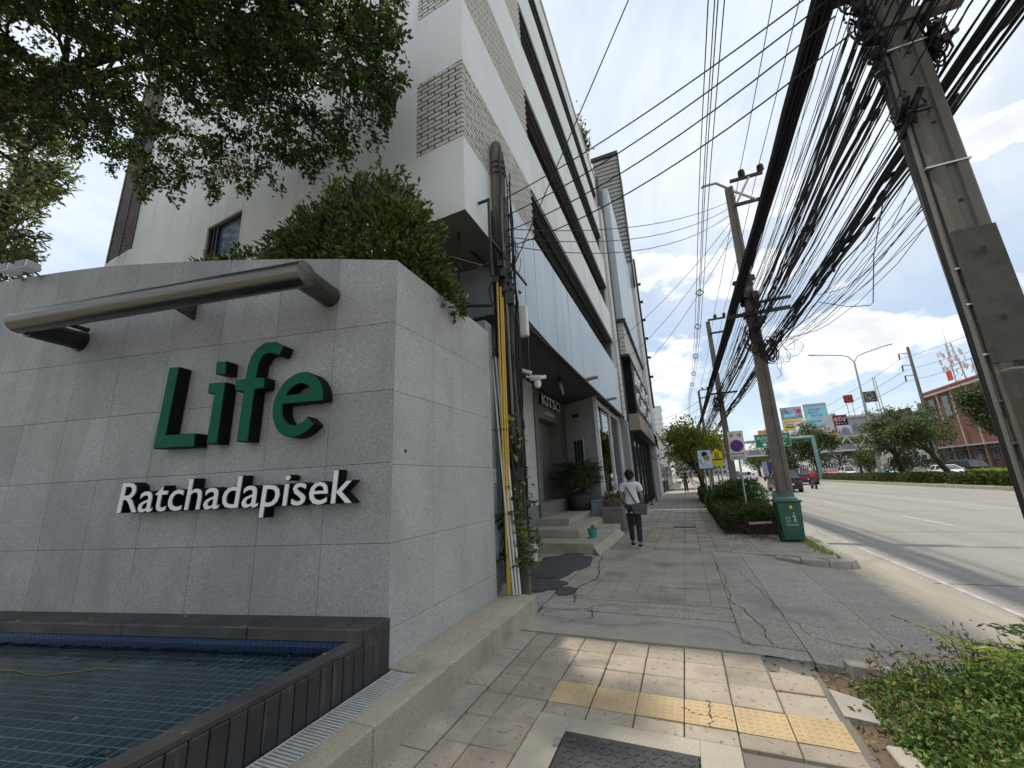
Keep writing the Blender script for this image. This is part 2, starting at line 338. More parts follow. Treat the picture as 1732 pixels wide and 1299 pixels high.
leafmat('leaf_dry', (0.13, 0.075, 0.035), (0.20, 0.13, 0.06), (0.30, 0.22, 0.10), trans=0.1, rough=0.9)
leafmat('leaf_fern', (0.025, 0.065, 0.022), (0.045, 0.10, 0.028), (0.12, 0.19, 0.04), trans=0.35)

# ------------------------------------------------------------------ helpers
COL = scene.collection
def tag(o, label=None, cat=None, group=None, kind=None):
    if label: o['label'] = label
    if cat: o['category'] = cat
    if group: o['group'] = group
    if kind: o['kind'] = kind
    return o
def thing(name, label, cat, loc=(0, 0, 0), group=None, rz=0.0, kind=None):
    o = bpy.data.objects.new(name, None)
    o.empty_display_size = 0.2
    COL.objects.link(o)
    o.location = loc; o.rotation_euler = (0, 0, rz)
    return tag(o, label, cat, group, kind)
def link(name, me, m, parent=None, loc=None):
    o = bpy.data.objects.new(name, me)
    COL.objects.link(o)
    if m and not me.materials: me.materials.append(MATS[m])
    if loc is not None: o.location = loc
    if parent is not None:
        o.parent = parent
        if WORLD_PARTS[0]:
            off = Vector(parent.location)
            p = parent.parent
            while p is not None:
                off += Vector(p.location); p = p.parent
            o.matrix_parent_inverse = Matrix.Translation(-off) if parent.parent is None else Matrix.Translation((0, 0, 0))
    return o
WORLD_PARTS = [True]      # part meshes are written in world coordinates unless switched off
def copy_tree(o, parent=None):
    c = o.copy(); COL.objects.link(c)
    c.parent = parent
    for ch in list(o.children): copy_tree(ch, c)
    return c

class MB:
    def __init__(s): s.v = []; s.f = []
    def add(s, vs, fs):
        n = len(s.v); s.v += [tuple(p) for p in vs]; s.f += [tuple(i + n for i in f) for f in fs]; return s
    def hexa(s, p):   # 8 points: bottom loop 0-3, top loop 4-7
        return s.add(p, [(3, 2, 1, 0), (4, 5, 6, 7), (0, 1, 5, 4), (1, 2, 6, 5), (2, 3, 7, 6), (3, 0, 4, 7)])
    def box(s, x0, x1, y0, y1, z0, z1):
        return s.hexa([(x0, y0, z0), (x1, y0, z0), (x1, y1, z0), (x0, y1, z0), (x0, y0, z1), (x1, y0, z1), (x1, y1, z1), (x0, y1, z1)])
    def obox(s, c, ax, ay, az, hx, hy, hz):
        c, ax, ay, az = Vector(c), Vector(ax), Vector(ay), Vector(az)
        g = lambda a, b, d: c + ax * hx * a + ay * hy * b + az * hz * d
        return s.hexa([g(-1, -1, -1), g(1, -1, -1), g(1, 1, -1), g(-1, 1, -1), g(-1, -1, 1), g(1, -1, 1), g(1, 1, 1), g(-1, 1, 1)])
    def bar(s, a, b, w, h=None, up=(0, 0, 1)):
        a, b = Vector(a), Vector(b); h = h or w
        d = (b - a); l = d.length; d.normalize()
        u = Vector(up)
        if abs(d.dot(u)) > 0.97: u = Vector((1, 0, 0))
        x = d.cross(u).normalized(); z = x.cross(d).normalized()
        return s.obox((a + b) / 2, x, d, z, w / 2, l / 2, h / 2)
    def prism(s, poly, fn, a, b):   # poly 2D, fn(u, v, depth) -> point
        n = len(poly)
        vs = [fn(u, v, a) for u, v in poly] + [fn(u, v, b) for u, v in poly]
        fs = [tuple(range(n - 1, -1, -1)), tuple(range(n, 2 * n))] + [(i, (i + 1) % n, (i + 1) % n + n, i + n) for i in range(n)]
        return s.add(vs, fs)
    def tube(s, pts, r, n=8, cap=True):
        pts = [Vector(p) for p in pts]; rs = r if isinstance(r, (list, tuple)) else [r] * len(pts)
        rings = []; prev = None
        for i, p in enumerate(pts):
            d = (pts[min(i + 1, len(pts) - 1)] - pts[max(i - 1, 0)])
            if d.length < 1e-9: d = Vector((0, 0, 1))
            d.normalize()
            u = prev if prev is not None else (Vector((0, 0, 1)) if abs(d.z) < 0.9 else Vector((1, 0, 0)))
            x = (u - d * u.dot(d)).normalized(); y = d.cross(x); prev = x
            rings.append([p + (x * math.cos(2 * math.pi * k / n) + y * math.sin(2 * math.pi * k / n)) * rs[i] for k in range(n)])
        vs = [q for rg in rings for q in rg]; fs = []
        for i in range(len(rings) - 1):
            for k in range(n):
                fs.append((i * n + k, i * n + (k + 1) % n, (i + 1) * n + (k + 1) % n, (i + 1) * n + k))
        if cap:
            fs.append(tuple(range(n - 1, -1, -1))); o = (len(rings) - 1) * n; fs.append(tuple(range(o, o + n)))
        return s.add(vs, fs)
    def cyl(s, a, b, r0, r1=None, n=12): return s.tube([a, b], [r0, r0 if r1 is None else r1], n)
    def lathe(s, prof, c=(0, 0, 0), n=16, sx=1, sy=1):
        c = Vector(c); m = len(prof)
        vs = [c + Vector((r * math.cos(2 * math.pi * k / n) * sx, r * math.sin(2 * math.pi * k / n) * sy, z)) for r, z in prof for k in range(n)]
        fs = [(i * n + k, i * n + (k + 1) % n, (i + 1) * n + (k + 1) % n, (i + 1) * n + k) for i in range(m - 1) for k in range(n)]
        fs.append(tuple(range(n - 1, -1, -1))); fs.append(tuple(range((m - 1) * n, m * n)))
        return s.add(vs, fs)
    def quad(s, a, b, c, d): return s.add([a, b, c, d], [(0, 1, 2, 3)])
    def mesh(s, name, smooth=False):
        me = bpy.data.meshes.new(name)
        me.from_pydata([tuple(p) for p in s.v], [], s.f)
        if smooth:
            me.polygons.foreach_set('use_smooth', [True] * len(me.polygons))
            me.set_sharp_from_angle(angle=R(40))
        return me
    def build(s, name, m, parent=None, smooth=False, bevel=0.0, segs=1):
        me = s.mesh(name, smooth)
        if bevel: bevel_mesh(me, bevel, segs)
        return link(name, me, m, parent)
def bevel_mesh(me, w, segs=1):
    bm = bmesh.new(); bm.from_mesh(me)
    es = [e for e in bm.edges if len(e.link_faces) == 2 and e.calc_face_angle(0) > 0.5]
    bmesh.ops.bevel(bm, geom=es, offset=w, segments=segs, affect='EDGES', profile=0.5, clamp_overlap=True)
    bm.to_mesh(me); bm.free()
def B(*a): return MB().box(*a)

def at(x, y, X=None, Y=None, Z=None):      # where a sight line meets a known plane of the place
    d = CAM_X * (x - 866) + CAM_Y * (649.5 - y) - CAM_Z * 671.0
    t = X / d.x if X is not None else (Y / d.y if Y is not None else (Z - EYE.z) / d.z)
    return EYE + d * t

def pj(p):                                   # the view's picture coordinates of a point
    q = Vector(p) - EYE; d = -q.dot(CAM_Z)
    if d < .05: return (-9999, -9999)
    return (866 + 671 * q.dot(CAM_X) / d, 649.5 - 671 * q.dot(CAM_Y) / d)

def inset(poly, k):
    n = len(poly); out = []
    area = sum(poly[i][0] * poly[(i + 1) % n][1] - poly[(i + 1) % n][0] * poly[i][1] for i in range(n))
    sg = 1 if area > 0 else -1
    for i in range(n):
        p0, p1, p2 = (Vector(poly[(i + j) % n]) for j in (-1, 0, 1))
        a = (p1 - p0).normalized(); b = (p2 - p1).normalized()
        na, nb = Vector((-a.y, a.x)) * sg, Vector((-b.y, b.x)) * sg
        m = na + nb
        q = m / max(0.35, m.length_squared / 2) if m.length > 1e-6 else na
        out.append((p1.x + q.x * k, p1.y + q.y * k))
    return out

def text_mesh(txt, size, extrude=0.0, offset=0.0, res=3, shear=0.0):
    c = bpy.data.curves.new('lettering', 'FONT')
    c.body = txt; c.size = size; c.extrude = extrude; c.offset = offset; c.resolution_u = res; c.shear = shear
    c.align_x = 'LEFT'
    o = bpy.data.objects.new('lettering', c)
    me = bpy.data.meshes.new_from_object(o)
    bpy.data.objects.remove(o); bpy.data.curves.remove(c)
    return me
def text_on(name, txt, width, height, origin, ux, uy, m, parent=None, extrude=0.004, offset=0.0, name_mesh='lettering', shear=0.0):
    """flat or raised lettering: fitted to width x height, its lower-left at origin, running along ux with uy up"""
    me = text_mesh(txt, 1.0, 0.01, offset, shear=shear)
    n = len(me.vertices); co = np.empty(n * 3); me.vertices.foreach_get('co', co); co = co.reshape(-1, 3)
    mn, mx = co.min(0), co.max(0)
    ux, uy, o = np.array(Vector(ux).normalized()), np.array(Vector(uy).normalized()), np.array(Vector(origin))
    nz = np.cross(ux, uy)
    sx, sy = width / (mx[0] - mn[0]), height / (mx[1] - mn[1])
    p = o + np.outer((co[:, 0] - mn[0]) * sx, ux) + np.outer((co[:, 1] - mn[1]) * sy, uy) + np.outer((co[:, 2] / 0.01) * extrude, nz)
    me.vertices.foreach_set('co', p.ravel()); me.update()
    return link(name, me, m, parent)

def leaf_mesh(name, pos, size, aspect=0.45, up=0.0, jitter=0.35, dirs=None, rng=RNG, fold=0.18):
    """one small folded leaf (two faces) at every position"""
    n = len(pos); pos = np.asarray(pos, dtype=np.float64)
    d = rng.normal(size=(n, 3)) if dirs is None else np.asarray(dirs) + rng.normal(size=(n, 3)) * jitter
    d[:, 2] += up
    d /= np.linalg.norm(d, axis=1, keepdims=True) + 1e-9
    r = rng.normal(size=(n, 3)); r[:, 2] += 1.2
    s = np.cross(d, r); s /= np.linalg.norm(s, axis=1, keepdims=True) + 1e-9
    nn = np.cross(s, d)
    L = (size * rng.uniform(0.55, 1.4, size=(n, 1)))
    W = L * aspect * 0.5
    v = np.empty((n, 4, 3))
    v[:, 0] = pos
    v[:, 1] = pos + d * L * 0.5 + s * W + nn * L * fold
    v[:, 2] = pos + d * L
    v[:, 3] = pos + d * L * 0.5 - s * W + nn * L * fold
    idx = np.arange(n * 4).reshape(n, 4)
    f = np.concatenate([idx[:, [0, 1, 2]], idx[:, [0, 2, 3]]], axis=1).reshape(-1, 3)
    me = bpy.data.meshes.new(name)
    me.vertices.add(n * 4); me.vertices.foreach_set('co', v.ravel())
    me.loops.add(len(f) * 3); me.loops.foreach_set('vertex_index', f.ravel().astype(np.int32))
    me.polygons.add(len(f)); me.polygons.foreach_set('loop_start', np.arange(0, len(f) * 3, 3, dtype=np.int32))
    me.polygons.foreach_set('loop_total', np.full(len(f), 3, dtype=np.int32))
    me.update(calc_edges=True)
    return me

def clumps(centres, n, spread, rng=RNG):
    c = np.asarray(centres); k = rng.integers(0, len(c), n)
    return c[k] + rng.normal(size=(n, 3)) * np.asarray(spread)

def grow(start, direction, length, r, depth, mb, tips, rng, spread=0.6, up=0.12, seg=4, kids=(2, 3)):
    p = Vector(start); d = Vector(direction).normalized(); pts = [p.copy()]; rs = [r]
    for i in range(seg):
        d = (d + Vector(rng.normal(size=3)) * 0.16 + Vector((0, 0, up * 0.4))).normalized()
        p = p + d * (length / seg); pts.append(p.copy()); rs.append(r * (1 - 0.38 * (i + 1) / seg))
    mb.tube(pts, rs, 7 if r > 0.05 else 5)
    if depth <= 0:
        tips.append(tuple(p)); tips.append(tuple(pts[-2])); return
    for _ in range(int(rng.integers(kids[0], kids[1] + 1))):
        q = Vector(rng.normal(size=3)); q -= d * q.dot(d); q.normalize()
        nd = (d + q * spread + Vector((0, 0, up))).normalized()
        grow(p, nd, length * rng.uniform(0.62, 0.82), rs[-1] * 0.72, depth - 1, mb, tips, rng, spread, up, seg, kids)
    if depth <= 2: tips.append(tuple(p))

def make_tree(name, label, base, height, crown_r, leafm, barkm, seed, lean=(0, 0, 1), n_leaf=5000, leaf=0.16, group=None, trunk_r=0.16, flat=0.75, cat='tree', fork=0.38, depth=3, sub=0.42):
    rng = np.random.default_rng(seed)
    t = thing(name, label, cat, base, group)
    mb = MB(); tips = []
    b = Vector(base); top = b + Vector(lean).normalized() * height * fork
    pts = [b + (top - b) * k / 4 + Vector(rng.normal(size=3)) * 0.04 * (k in (1, 2, 3)) for k in range(5)]
    mb.tube(pts, [trunk_r * (1.25 - 0.1 * k) if k else trunk_r * 1.5 for k in range(5)], 9)
    for k in range(4):
        a = k * 1.57 + rng.uniform(-0.5, 0.5)
        grow(pts[-1], (math.cos(a) * 0.8 + lean[0], math.sin(a) * 0.8 + lean[1], 1.0), height * 0.24, trunk_r * 0.75, depth - 1, mb, tips, rng, 0.7, 0.12)
    tips = np.array(tips)
    # pull the tips into the crown's volume
    c = np.array(top + Vector((0, 0, height * 0.26)))
    rad = np.array((crown_r, crown_r, height * (1 - fork) * 0.5 * flat * 1.5))
    q = rng.normal(size=(46, 3)); q /= np.linalg.norm(q, axis=1, keepdims=True)
    q = c + q * rad * rng.uniform(0.45, 1.0, size=(46, 1)) ** 0.6
    cc = np.concatenate([np.where(np.linalg.norm((tips - c) / rad, axis=1, keepdims=True) < 1.25, tips, c + (tips - c) * 0.6), q])
    pos = clumps(cc, n_leaf, (sub * crown_r * 0.42, sub * crown_r * 0.42, sub * crown_r * 0.26), rng)
    mb.build('trunk', barkm, t, smooth=True)
    link('crown', leaf_mesh('crown', pos, leaf, 0.5, 0.1, rng=rng), leafm, t)
    return t

# ------------------------------------------------------------------ the setting: ground, road, pavements
def struct(name, mb, m, **kw):
    o = mb.build(name, m, **kw); o['kind'] = 'structure'; return o
struct('ground', MB().quad((-900, -300, -0.42), (900, -300, -0.42), (900, 2500, -0.42), (-900, 2500, -0.42)), 'ground_far')
def sheet(x0, x1, y0, y1, z, ny=1):
    mb = MB()
    for i in range(ny):
        a, b = y0 + (y1 - y0) * i / ny, y0 + (y1 - y0) * (i + 1) / ny
        mb.quad((x0, a, z), (x1, a, z), (x1, b, z), (x0, b, z))
    return mb
ROAD_Z = -0.15
road = struct('road', sheet(3.12, 17.0, -60, 700, ROAD_Z), 'road')
struct('road', sheet(23.4, 36.5, -60, 700, ROAD_Z), 'road')
struct('gutter', sheet(2.5, 3.2, -60, 700, ROAD_Z + 0.004), 'gutter')
# painted edge line and lane dashes
mbl = MB()
y = -20
edge = MB().quad((3.30, -20, ROAD_Z + 0.004), (3.375, -20, ROAD_Z + 0.004), (3.375, 300, ROAD_Z + 0.004), (3.30, 300, ROAD_Z + 0.004))
edge.build('edge_line', 'road_paint', road)
for lx in (6.8, 10.2, 13.6):
    for k in range(16):
        ys = -4 + k * 9.0 + (lx * 0.7) % 3
        sheet(lx - 0.06, lx + 0.06, ys, ys + 3.0, ROAD_Z + 0.004).build('lane_dash', 'road_paint', road)
for k in range(60):   # slab joints in the concrete road
    if k < 9:
        MB().quad((3.12, 2.4 + k * 6.0, ROAD_Z + 0.003), (17, 2.4 + k * 6.0, ROAD_Z + 0.003), (17, 2.42 + k * 6.0, ROAD_Z + 0.003), (3.12, 2.42 + k * 6.0, ROAD_Z + 0.003)).build('slab_joint', 'crack', road)

# sidewalk bed the paving lies on
side = struct('sidewalk', B(-2.2, 0.78, -3, 4.62, -0.3, -0.028), 'mortar')
far_side = struct('sidewalk', B(-2.6, 0.72, 9.95, 16.2, -0.3, -0.022), 'mortar')
# far pavement beyond the pieces that can be told apart
mb = MB()
for i in range(24):
    a, b = 16.2 + i * 8, 16.2 + (i + 1) * 8 - 0.015
    mb.box(-2.3, 0.72, a, b, -0.3, 0.0)
struct('pavement', mb, 'pave_far')
for k in range(34):
    ly = 16.2 + k * 0.8
    sheet(-2.0, 0.70, ly, ly + 0.016, 0.003).build('paving_joint', 'crack', far_side)
for lx in (-1.5, -1.18, -0.86, -0.545, -0.23, 0.09, 0.41):
    sheet(lx, lx + 0.012, 16.25, 42, 0.0045).build('paving_joint', 'crack', far_side)

def slab_mesh(w, l, t, b=0.006):
    me = B(-w / 2, w / 2, -l / 2, l / 2, -t, 0).mesh('paving_tile'); bevel_mesh(me, b); return me
TP = 0.3175
tile_me = slab_mesh(TP - 0.009, 0.311, 0.04); tile_me.materials.append(MATS['pave_tile'])
tile_far = slab_mesh(TP - 0.008, 0.312, 0.035, 0.005); tile_far.materials.append(MATS['pave_tile'])
rt = random.Random(3)
# tactile tile with raised studs
tm = B(-TP / 2 + .004, TP / 2 - .004, -.156, .156, -0.04, 0)
for i in range(6):
    for j in range(6):
        cx_, cy_ = (i - 2.5) * 0.05, (j - 2.5) * 0.05
        tm.lathe([(0.016, 0.0), (0.013, 0.004), (0.006, 0.0055)], (cx_, cy_, 0), 7)
tact_me = tm.mesh('tactile_tile'); tact_me.materials.append(MATS['tactile'])
tile_lines = [0.09 + TP * k for k in range(-5, 3)]
for r_ in range(0, 17):
    y1 = 4.56 - r_ * 0.32; yc = y1 - 0.16
    for k in range(-5, 2):
        x0 = 0.09 + TP * k; xc = x0 + TP / 2
        if k < 1 and k > -6 and x0 > -1.2 and yc < 3.1 and yc > 1.7: continue        # concrete round the cover
        if r_ == 0 and k == 1: continue                                             # broken away corner
        if r_ == 4 and x0 > -1.2:
            continue
        me = tact_me if (r_ == 3 and x0 > -1.2) else tile_me
        o = link('paving_tile' if me is tile_me else 'tactile_tile', me, None, side, None)
        o.location = (xc + rt.uniform(-.0015, .0015), yc + rt.uniform(-.0015, .0015), rt.uniform(-0.006, 0.004))
        o.rotation_euler = (rt.uniform(-.014, .014), rt.uniform(-.014, .014), rt.uniform(-.009, .009))
# cut tiles below the tactile row and along the left strip
for k in range(-4, 2):
    x0 = 0.09 + TP * k
    B(x0 + .004, x0 + TP - .004, 3.125, 3.276, -.04, -.002 + rt.uniform(-.002, .002)).build('paving_tile', 'pave_tile', side, bevel=.005)
for r_ in range(0, 17):
    y1 = 4.56 - r_ * 0.32
    B(-1.705, -1.5, y1 - .314, y1 - .004, -.04, -.003 + rt.uniform(-.004, .002)).build('paving_tile', 'pave_tile', side, bevel=.005)
for ya, yb in ((4.1, 4.58), (3.35, 4.09), (2.5, 3.34), (1.2, 2.49), (-1, 1.19)):
    B(-1.95, -1.715, ya + .003, yb, -.04, -.004).build('concrete_strip', 'old_paving', side)
# a leaning half tile at the broken corner and loose rubble
MB().hexa([(0.43, 4.02, -.05), (0.73, 4.0, -.06), (0.74, 4.22, -.055), (0.52, 4.36, -.05), (0.43, 4.02, -.005), (0.73, 4.0, -.02), (0.74, 4.22, -.02), (0.52, 4.36, -.004)]).build('broken_tile', 'pave_tile', side)
MB().hexa([(0.76, 3.7, -.08), (1.0, 3.74, -.09), (0.98, 4.0, -.09), (0.77, 4.05, -.07), (0.76, 3.7, -.01), (1.0, 3.74, -.05), (0.98, 4.0, -.03), (0.77, 4.05, 0.0)]).build('broken_tile', 'driveway_patch', side)
# concrete frame round the cover and the cover itself
for nm, a in (('cover_frame', (-1.178, -0.955, 1.75, 3.118)), ('cover_frame', (-0.137, 0.085, 1.75, 3.118)), ('cover_frame', (-0.953, -0.139, 2.958, 3.118)), ('cover_frame', (-0.953, -0.139, 1.75, 2.13))):
    B(a[0], a[1], a[2], a[3], -.04, -0.001).build(nm, 'concrete_light', side)
cover = thing('inspection_cover', 'dark iron inspection cover with raised studs in pale concrete beside the yellow tactile paving', 'cover', (-.55, 2.55, -.02))
B(-.944, -.148, 2.14, 2.949, -.03, 0.006).build('plate', 'iron_cover', cover, bevel=.006)
st = MB()
for i in range(15):
    for j in range(15):
        c = Vector((-.90 + i * .0505 + (j % 2) * .012, 2.19 + j * .0505, .0075)); s = 1 if (i + j) % 2 else -1
        st.obox(c, (1, s, 0), (-s, 1, 0), (0, 0, 1), .0135, .004, .0022)
st.build('raised_studs', 'iron_cover', cover)['kind'] = 'stuff'
B(-.985, -.95, 2.90 - .12, 2.90 - .04, -.02, 0.012).build('lifting_eye', 'galvanised', cover)

# driveway between the two pavements: slabs with joints, ramping down to the gutter
drive = struct('driveway', MB().hexa([(-2.6, 4.6, -.5), (2.56, 4.6, -.5), (2.56, 10, -.5), (-2.6, 10, -.5), (-2.6, 4.6, -.05), (2.56, 4.6, -.2), (2.56, 10, -.2), (-2.6, 10, -.05)]), 'mortar')
def zr(x): return 0.0 if x < 0.2 else -0.142 * min(1, (x - 0.2) / 2.35) ** 1.15
def slab(x0, x1, y0, y1, m, name='concrete_slab', dz=0.0, g=0.0035, nx=6):
    mb = MB(); xs = [x0 + g + (x1 - x0 - 2 * g) * i / nx for i in range(nx + 1)]
    for i in range(nx):
        a, b = xs[i], xs[i + 1]
        mb.hexa([(a, y0 + g, -.4), (b, y0 + g, -.4), (b, y1 - g, -.4), (a, y1 - g, -.4), (a, y0 + g, zr(a) + dz), (b, y0 + g, zr(b) + dz), (b, y1 - g, zr(b) + dz), (a, y1 - g, zr(a) + dz)])
    return mb.build(name, m, drive)
slab(-1.95, 0.62, 4.62, 4.82, 'concrete_light', dz=-.004, nx=8)
slab(-1.95, 0.42, 4.82, 5.45, 'driveway_patch', dz=-.012)
slab(-1.98, 0.30, 5.45, 5.95, 'driveway', dz=-.006)
slab(-1.98, 0.30, 5.95, 9.95, 'old_paving', dz=-.002)
slab(0.30, 0.82, 4.85, 9.95, 'driveway', dz=0)
slab(0.82, 1.62, 4.6, 9.95, 'driveway', dz=0, g=.0045)
slab(1.62, 2.56, 4.55, 9.52, 'driveway', dz=-.003, g=.0045)
slab(0.44, 0.82, 4.62, 4.85, 'driveway', dz=-.006)
# faint joints of the worn tiles under the grime
for k in range(-5, 1):
    x = 0.09 + TP * k
    sheet(x, x + .005, 6.0, 9.9, 0.0025).build('tile_joint', 'mortar', drive)
for k in range(12):
    yy = 6.1 + k * .318
    sheet(-1.95, 0.26, yy, yy + .006, 0.0032).build('tile_joint', 'mortar', drive)
def crack(pts, w, z=0.006, name='crack', par=None, seed=1):
    rr = random.Random(seed); P = []
    for i in range(len(pts) - 1):
        a, b = Vector(pts[i]), Vector(pts[i + 1])
        for k in range(6):
            P.append(a + (b - a) * k / 6 + Vector((rr.uniform(-1, 1), rr.uniform(-1, 1))) * 0.03)
    P.append(Vector(pts[-1])); mb = MB()
    for i in range(len(P) - 1):
        d = (P[i + 1] - P[i]).normalized(); nrm = Vector((-d.y, d.x))
        w0 = w * (0.35 + 0.65 * abs(math.sin(i * 1.7 + seed))); w1 = w * (0.35 + 0.65 * abs(math.sin((i + 1) * 1.7 + seed)))
        q = [P[i] - nrm * w0, P[i + 1] - nrm * w1, P[i + 1] + nrm * w1, P[i] + nrm * w0]
        mb.quad(*[(v.x, v.y, zr(v.x) + z) for v in q])
    mb.build(name, 'crack', par or drive)
crack([(-1.9, 5.15), (-1.3, 4.98), (-.9, 5.0), (-.5, 5.2), (0.1, 5.15), (.4, 4.75)], .0055, seed=2)
crack([(-1.6, 4.9), (-1.25, 5.2), (-1.35, 5.6), (-1.0, 5.75), (-.3, 5.7), (.3, 5.6)], .0055, seed=3)
crack([(-1.85, 5.3), (-1.5, 5.5), (-1.2, 5.4)], .008, seed=4)
crack([(.28, 8.7), (.36, 7.4), (.32, 6.4), (.52, 5.5), (.56, 4.9)], .0055, seed=5)
crack([(.62, 8.2), (.75, 7.0), (.8, 6.2), (.95, 5.3)], .004, seed=6)
crack([(-1.0, 6.9), (-.2, 6.7), (.2, 6.9)], .004, seed=7)
crack([(1.0, 5.2), (1.5, 5.1), (2.2, 5.3)], .005, seed=8)
crack([(-1.9, 9.6), (-1.75, 8.2), (-1.55, 7.2), (-1.75, 6.4), (-1.6, 5.7)], .009, seed=9)
crack([(.49, 3.6), (.47, 3.45), (.55, 3.28)], .004, z=.004, par=side, seed=12)
crack([(-.23, 3.45), (-.08, 3.42), (.07, 3.38)], .004, z=.004, par=side, seed=13)
crack([(-.06, 3.6), (-.05, 3.45), (-.06, 3.27)], .004, z=.004, par=side, seed=14)

# asphalt patches by the steps
def blob(cx, cy, rx, ry, z, seed, n=26):
    rr = random.Random(seed); k = [rr.uniform(.82, 1.12) for _ in range(n)]
    return [(cx + rx * k[i] * math.cos(2 * math.pi * i / n), cy + ry * k[i] * math.sin(2 * math.pi * i / n), z) for i in range(n)]
for i, a in enumerate(((-2.5, 8.1, .56, 1.25), (-2.35, 6.55, .42, .42), (-1.86, 6.25, .14, .25))):
    p = blob(*a, 0.012, 20 + i); n = len(p)
    MB().add(p + [(x, y_, -.05) for x, y_, _ in p], [tuple(range(n))] + [(i_, i_ + n, (i_ + 1) % n + n, (i_ + 1) % n) for i_ in range(n)]).build('asphalt_patch', 'asphalt', drive)
struct('forecourt', B(-4.6, -2.0, 5.2, 9.95, -.3, -.006), 'driveway_patch')
struct('forecourt', B(-6.5, -2.6, 9.95, 60, -.3, -.004), 'driveway_patch')

# far pavement pieces, tile by tile
for r_ in range(0, 19):
    yc = 10.12 + r_ * .32
    for k in range(-6, 2):
        xc = 0.09 + TP * k + TP / 2
        if k in (-3, -2, -1) and r_ in (1, 2): continue
        if k in (-2, -1) and r_ in (13, 14): continue
        o = link('paving_tile', tile_far, None, far_side)
        o.location = (xc, yc, rt.uniform(-.003, .003)); o.rotation_euler = (rt.uniform(-.006, .006), rt.uniform(-.006, .006), 0)
B(-.855, .085, 10.29, 10.92, -.04, .004).build('cover_frame', 'concrete_light', far_side)
cov = thing('inspection_cover', 'pale concrete inspection cover flush in the pavement just past the driveway', 'cover', (-.4, 10.6, 0))
B(-.80, .02, 10.34, 10.87, -.02, .010).build('plate', 'concrete_light', cov, bevel=.004)
B(-.62, -.56, 10.58, 10.63, .01, .014).build('lifting_eye', 'iron_cover', cov)
cov = thing('inspection_cover', 'small dark iron grating set in the pavement beside the hedge', 'cover', (-.27, 14.6, 0))
B(-.545, .085, 14.3, 14.9, -.02, .006).build('plate', 'iron_cover', cov)
g = MB()
for i in range(12): g.box(-.52 + i * .05, -.50 + i * .05, 14.34, 14.86, .004, .011)
g.build('grating_bars', 'galvanised', cov)

# planting bed kerbs (near) and the kerb of the far bed
kb = thing('bed_kerb', 'grey concrete kerb stones along the near planting bed', 'kerb', (1.0, 3.2, -.1))
MB().hexa([(.90, 2.0, -.3), (1.02, 2.0, -.3), (1.02, 3.45, -.3), (.90, 3.45, -.3), (.90, 2.0, .02), (1.02, 2.0, .02), (1.0, 3.45, -.02), (.88, 3.45, -.02)]).build('kerb_stone', 'kerb', kb, bevel=.012)
MB().hexa([(1.02, 4.42, -.4), (1.9, 4.50, -.4), (1.9, 4.60, -.4), (1.0, 4.54, -.4), (1.02, 4.42, .05), (1.9, 4.50, -.02), (1.9, 4.60, -.02), (1.0, 4.54, .05)]).build('kerb_stone', 'kerb', kb, bevel=.012)
MB().hexa([(1.85, 4.5, -.4), (2.6, 4.5, -.4), (2.6, 4.6, -.4), (1.85, 4.6, -.4), (1.85, 4.5, -.06), (2.6, 4.5, -.09), (2.6, 4.6, -.09), (1.85, 4.6, -.06)]).build('kerb_stone', 'kerb', kb, bevel=.012)
struct('soil_bed', MB().hexa([(.78, -2, -.4), (2.62, -2, -.4), (2.62, 4.5, -.4), (.78, 4.5, -.4), (.78, -2, -.04), (2.62, -2, -.06), (2.62, 4.5, -.10), (.78, 4.5, -.06)]), 'soil')
# rounded kerb nose past the driveway
nose = [(1.40, 9.55), (1.75, 9.28), (2.15, 9.16), (2.48, 9.2), (2.62, 9.38), (2.68, 9.7), (2.68, 60)]
inner = [(1.46, 9.80), (1.80, 9.56), (2.12, 9.42), (2.36, 9.44), (2.44, 9.55), (2.46, 9.8), (2.46, 60)]
kn = thing('kerb', 'rounded concrete kerb at the corner of the far pavement bed', 'kerb', (2.5, 9.4, -.15))
for i in range(len(nose) - 1):
    a, b, c, d = nose[i], nose[i + 1], inner[i + 1], inner[i]
    L_ = math.dist(a, b); n = max(1, int(L_ / 1.0)); n = min(n, 40)
    for k in range(n):
        f0, f1 = k / n + .004 / n, (k + 1) / n - .01 / n
        li = lambda p, q, f: (p[0] + (q[0] - p[0]) * f, p[1] + (q[1] - p[1]) * f)
        q = [li(a, b, f0), li(a, b, f1), li(d, c, f1), li(d, c, f0)]
        MB().hexa([(*p, -.4) for p in q] + [(*p, -.002 if i else -.02) for p in q]).build('kerb_stone', 'kerb', kn, bevel=.02, segs=2)
struct('planting_strip', MB().prism([(.72, 9.96), (1.5, 9.82), (2.0, 9.58), (2.4, 9.6), (2.46, 10), (2.46, 60), (.72, 60)], lambda u, v, d: (u, v, d), -.4, -.02), 'old_paving')
for i in range(5):   # old cobbled inset
    for j in range(4):
        B(.80 + i * .10, .89 + i * .10, 10.15 + j * .24 , 10.37 + j * .24, -.03, -.012 + rt.uniform(-.003, .003)).build('cobble', 'driveway_patch', far_side)

# median: kerb, verge and opposite pavement
med = struct('median', B(17.16, 23.2, -40, 500, -.4, 0.02), 'lawn')
for k in range(45):
    B(17.0, 17.155, 8 + k * 2.0, 9.985 + k * 2.0, -.4, .04).build('kerb_stone', 'kerb', med)
B(17.0, 17.155, 98, 500, -.4, .04).build('kerb_run', 'kerb', med)
B(23.21, 23.38, -40, 500, -.4, .04).build('kerb_run', 'kerb', med)
struct('pavement', B(36.5, 41, -40, 500, -.4, 0.0), 'pave_far')

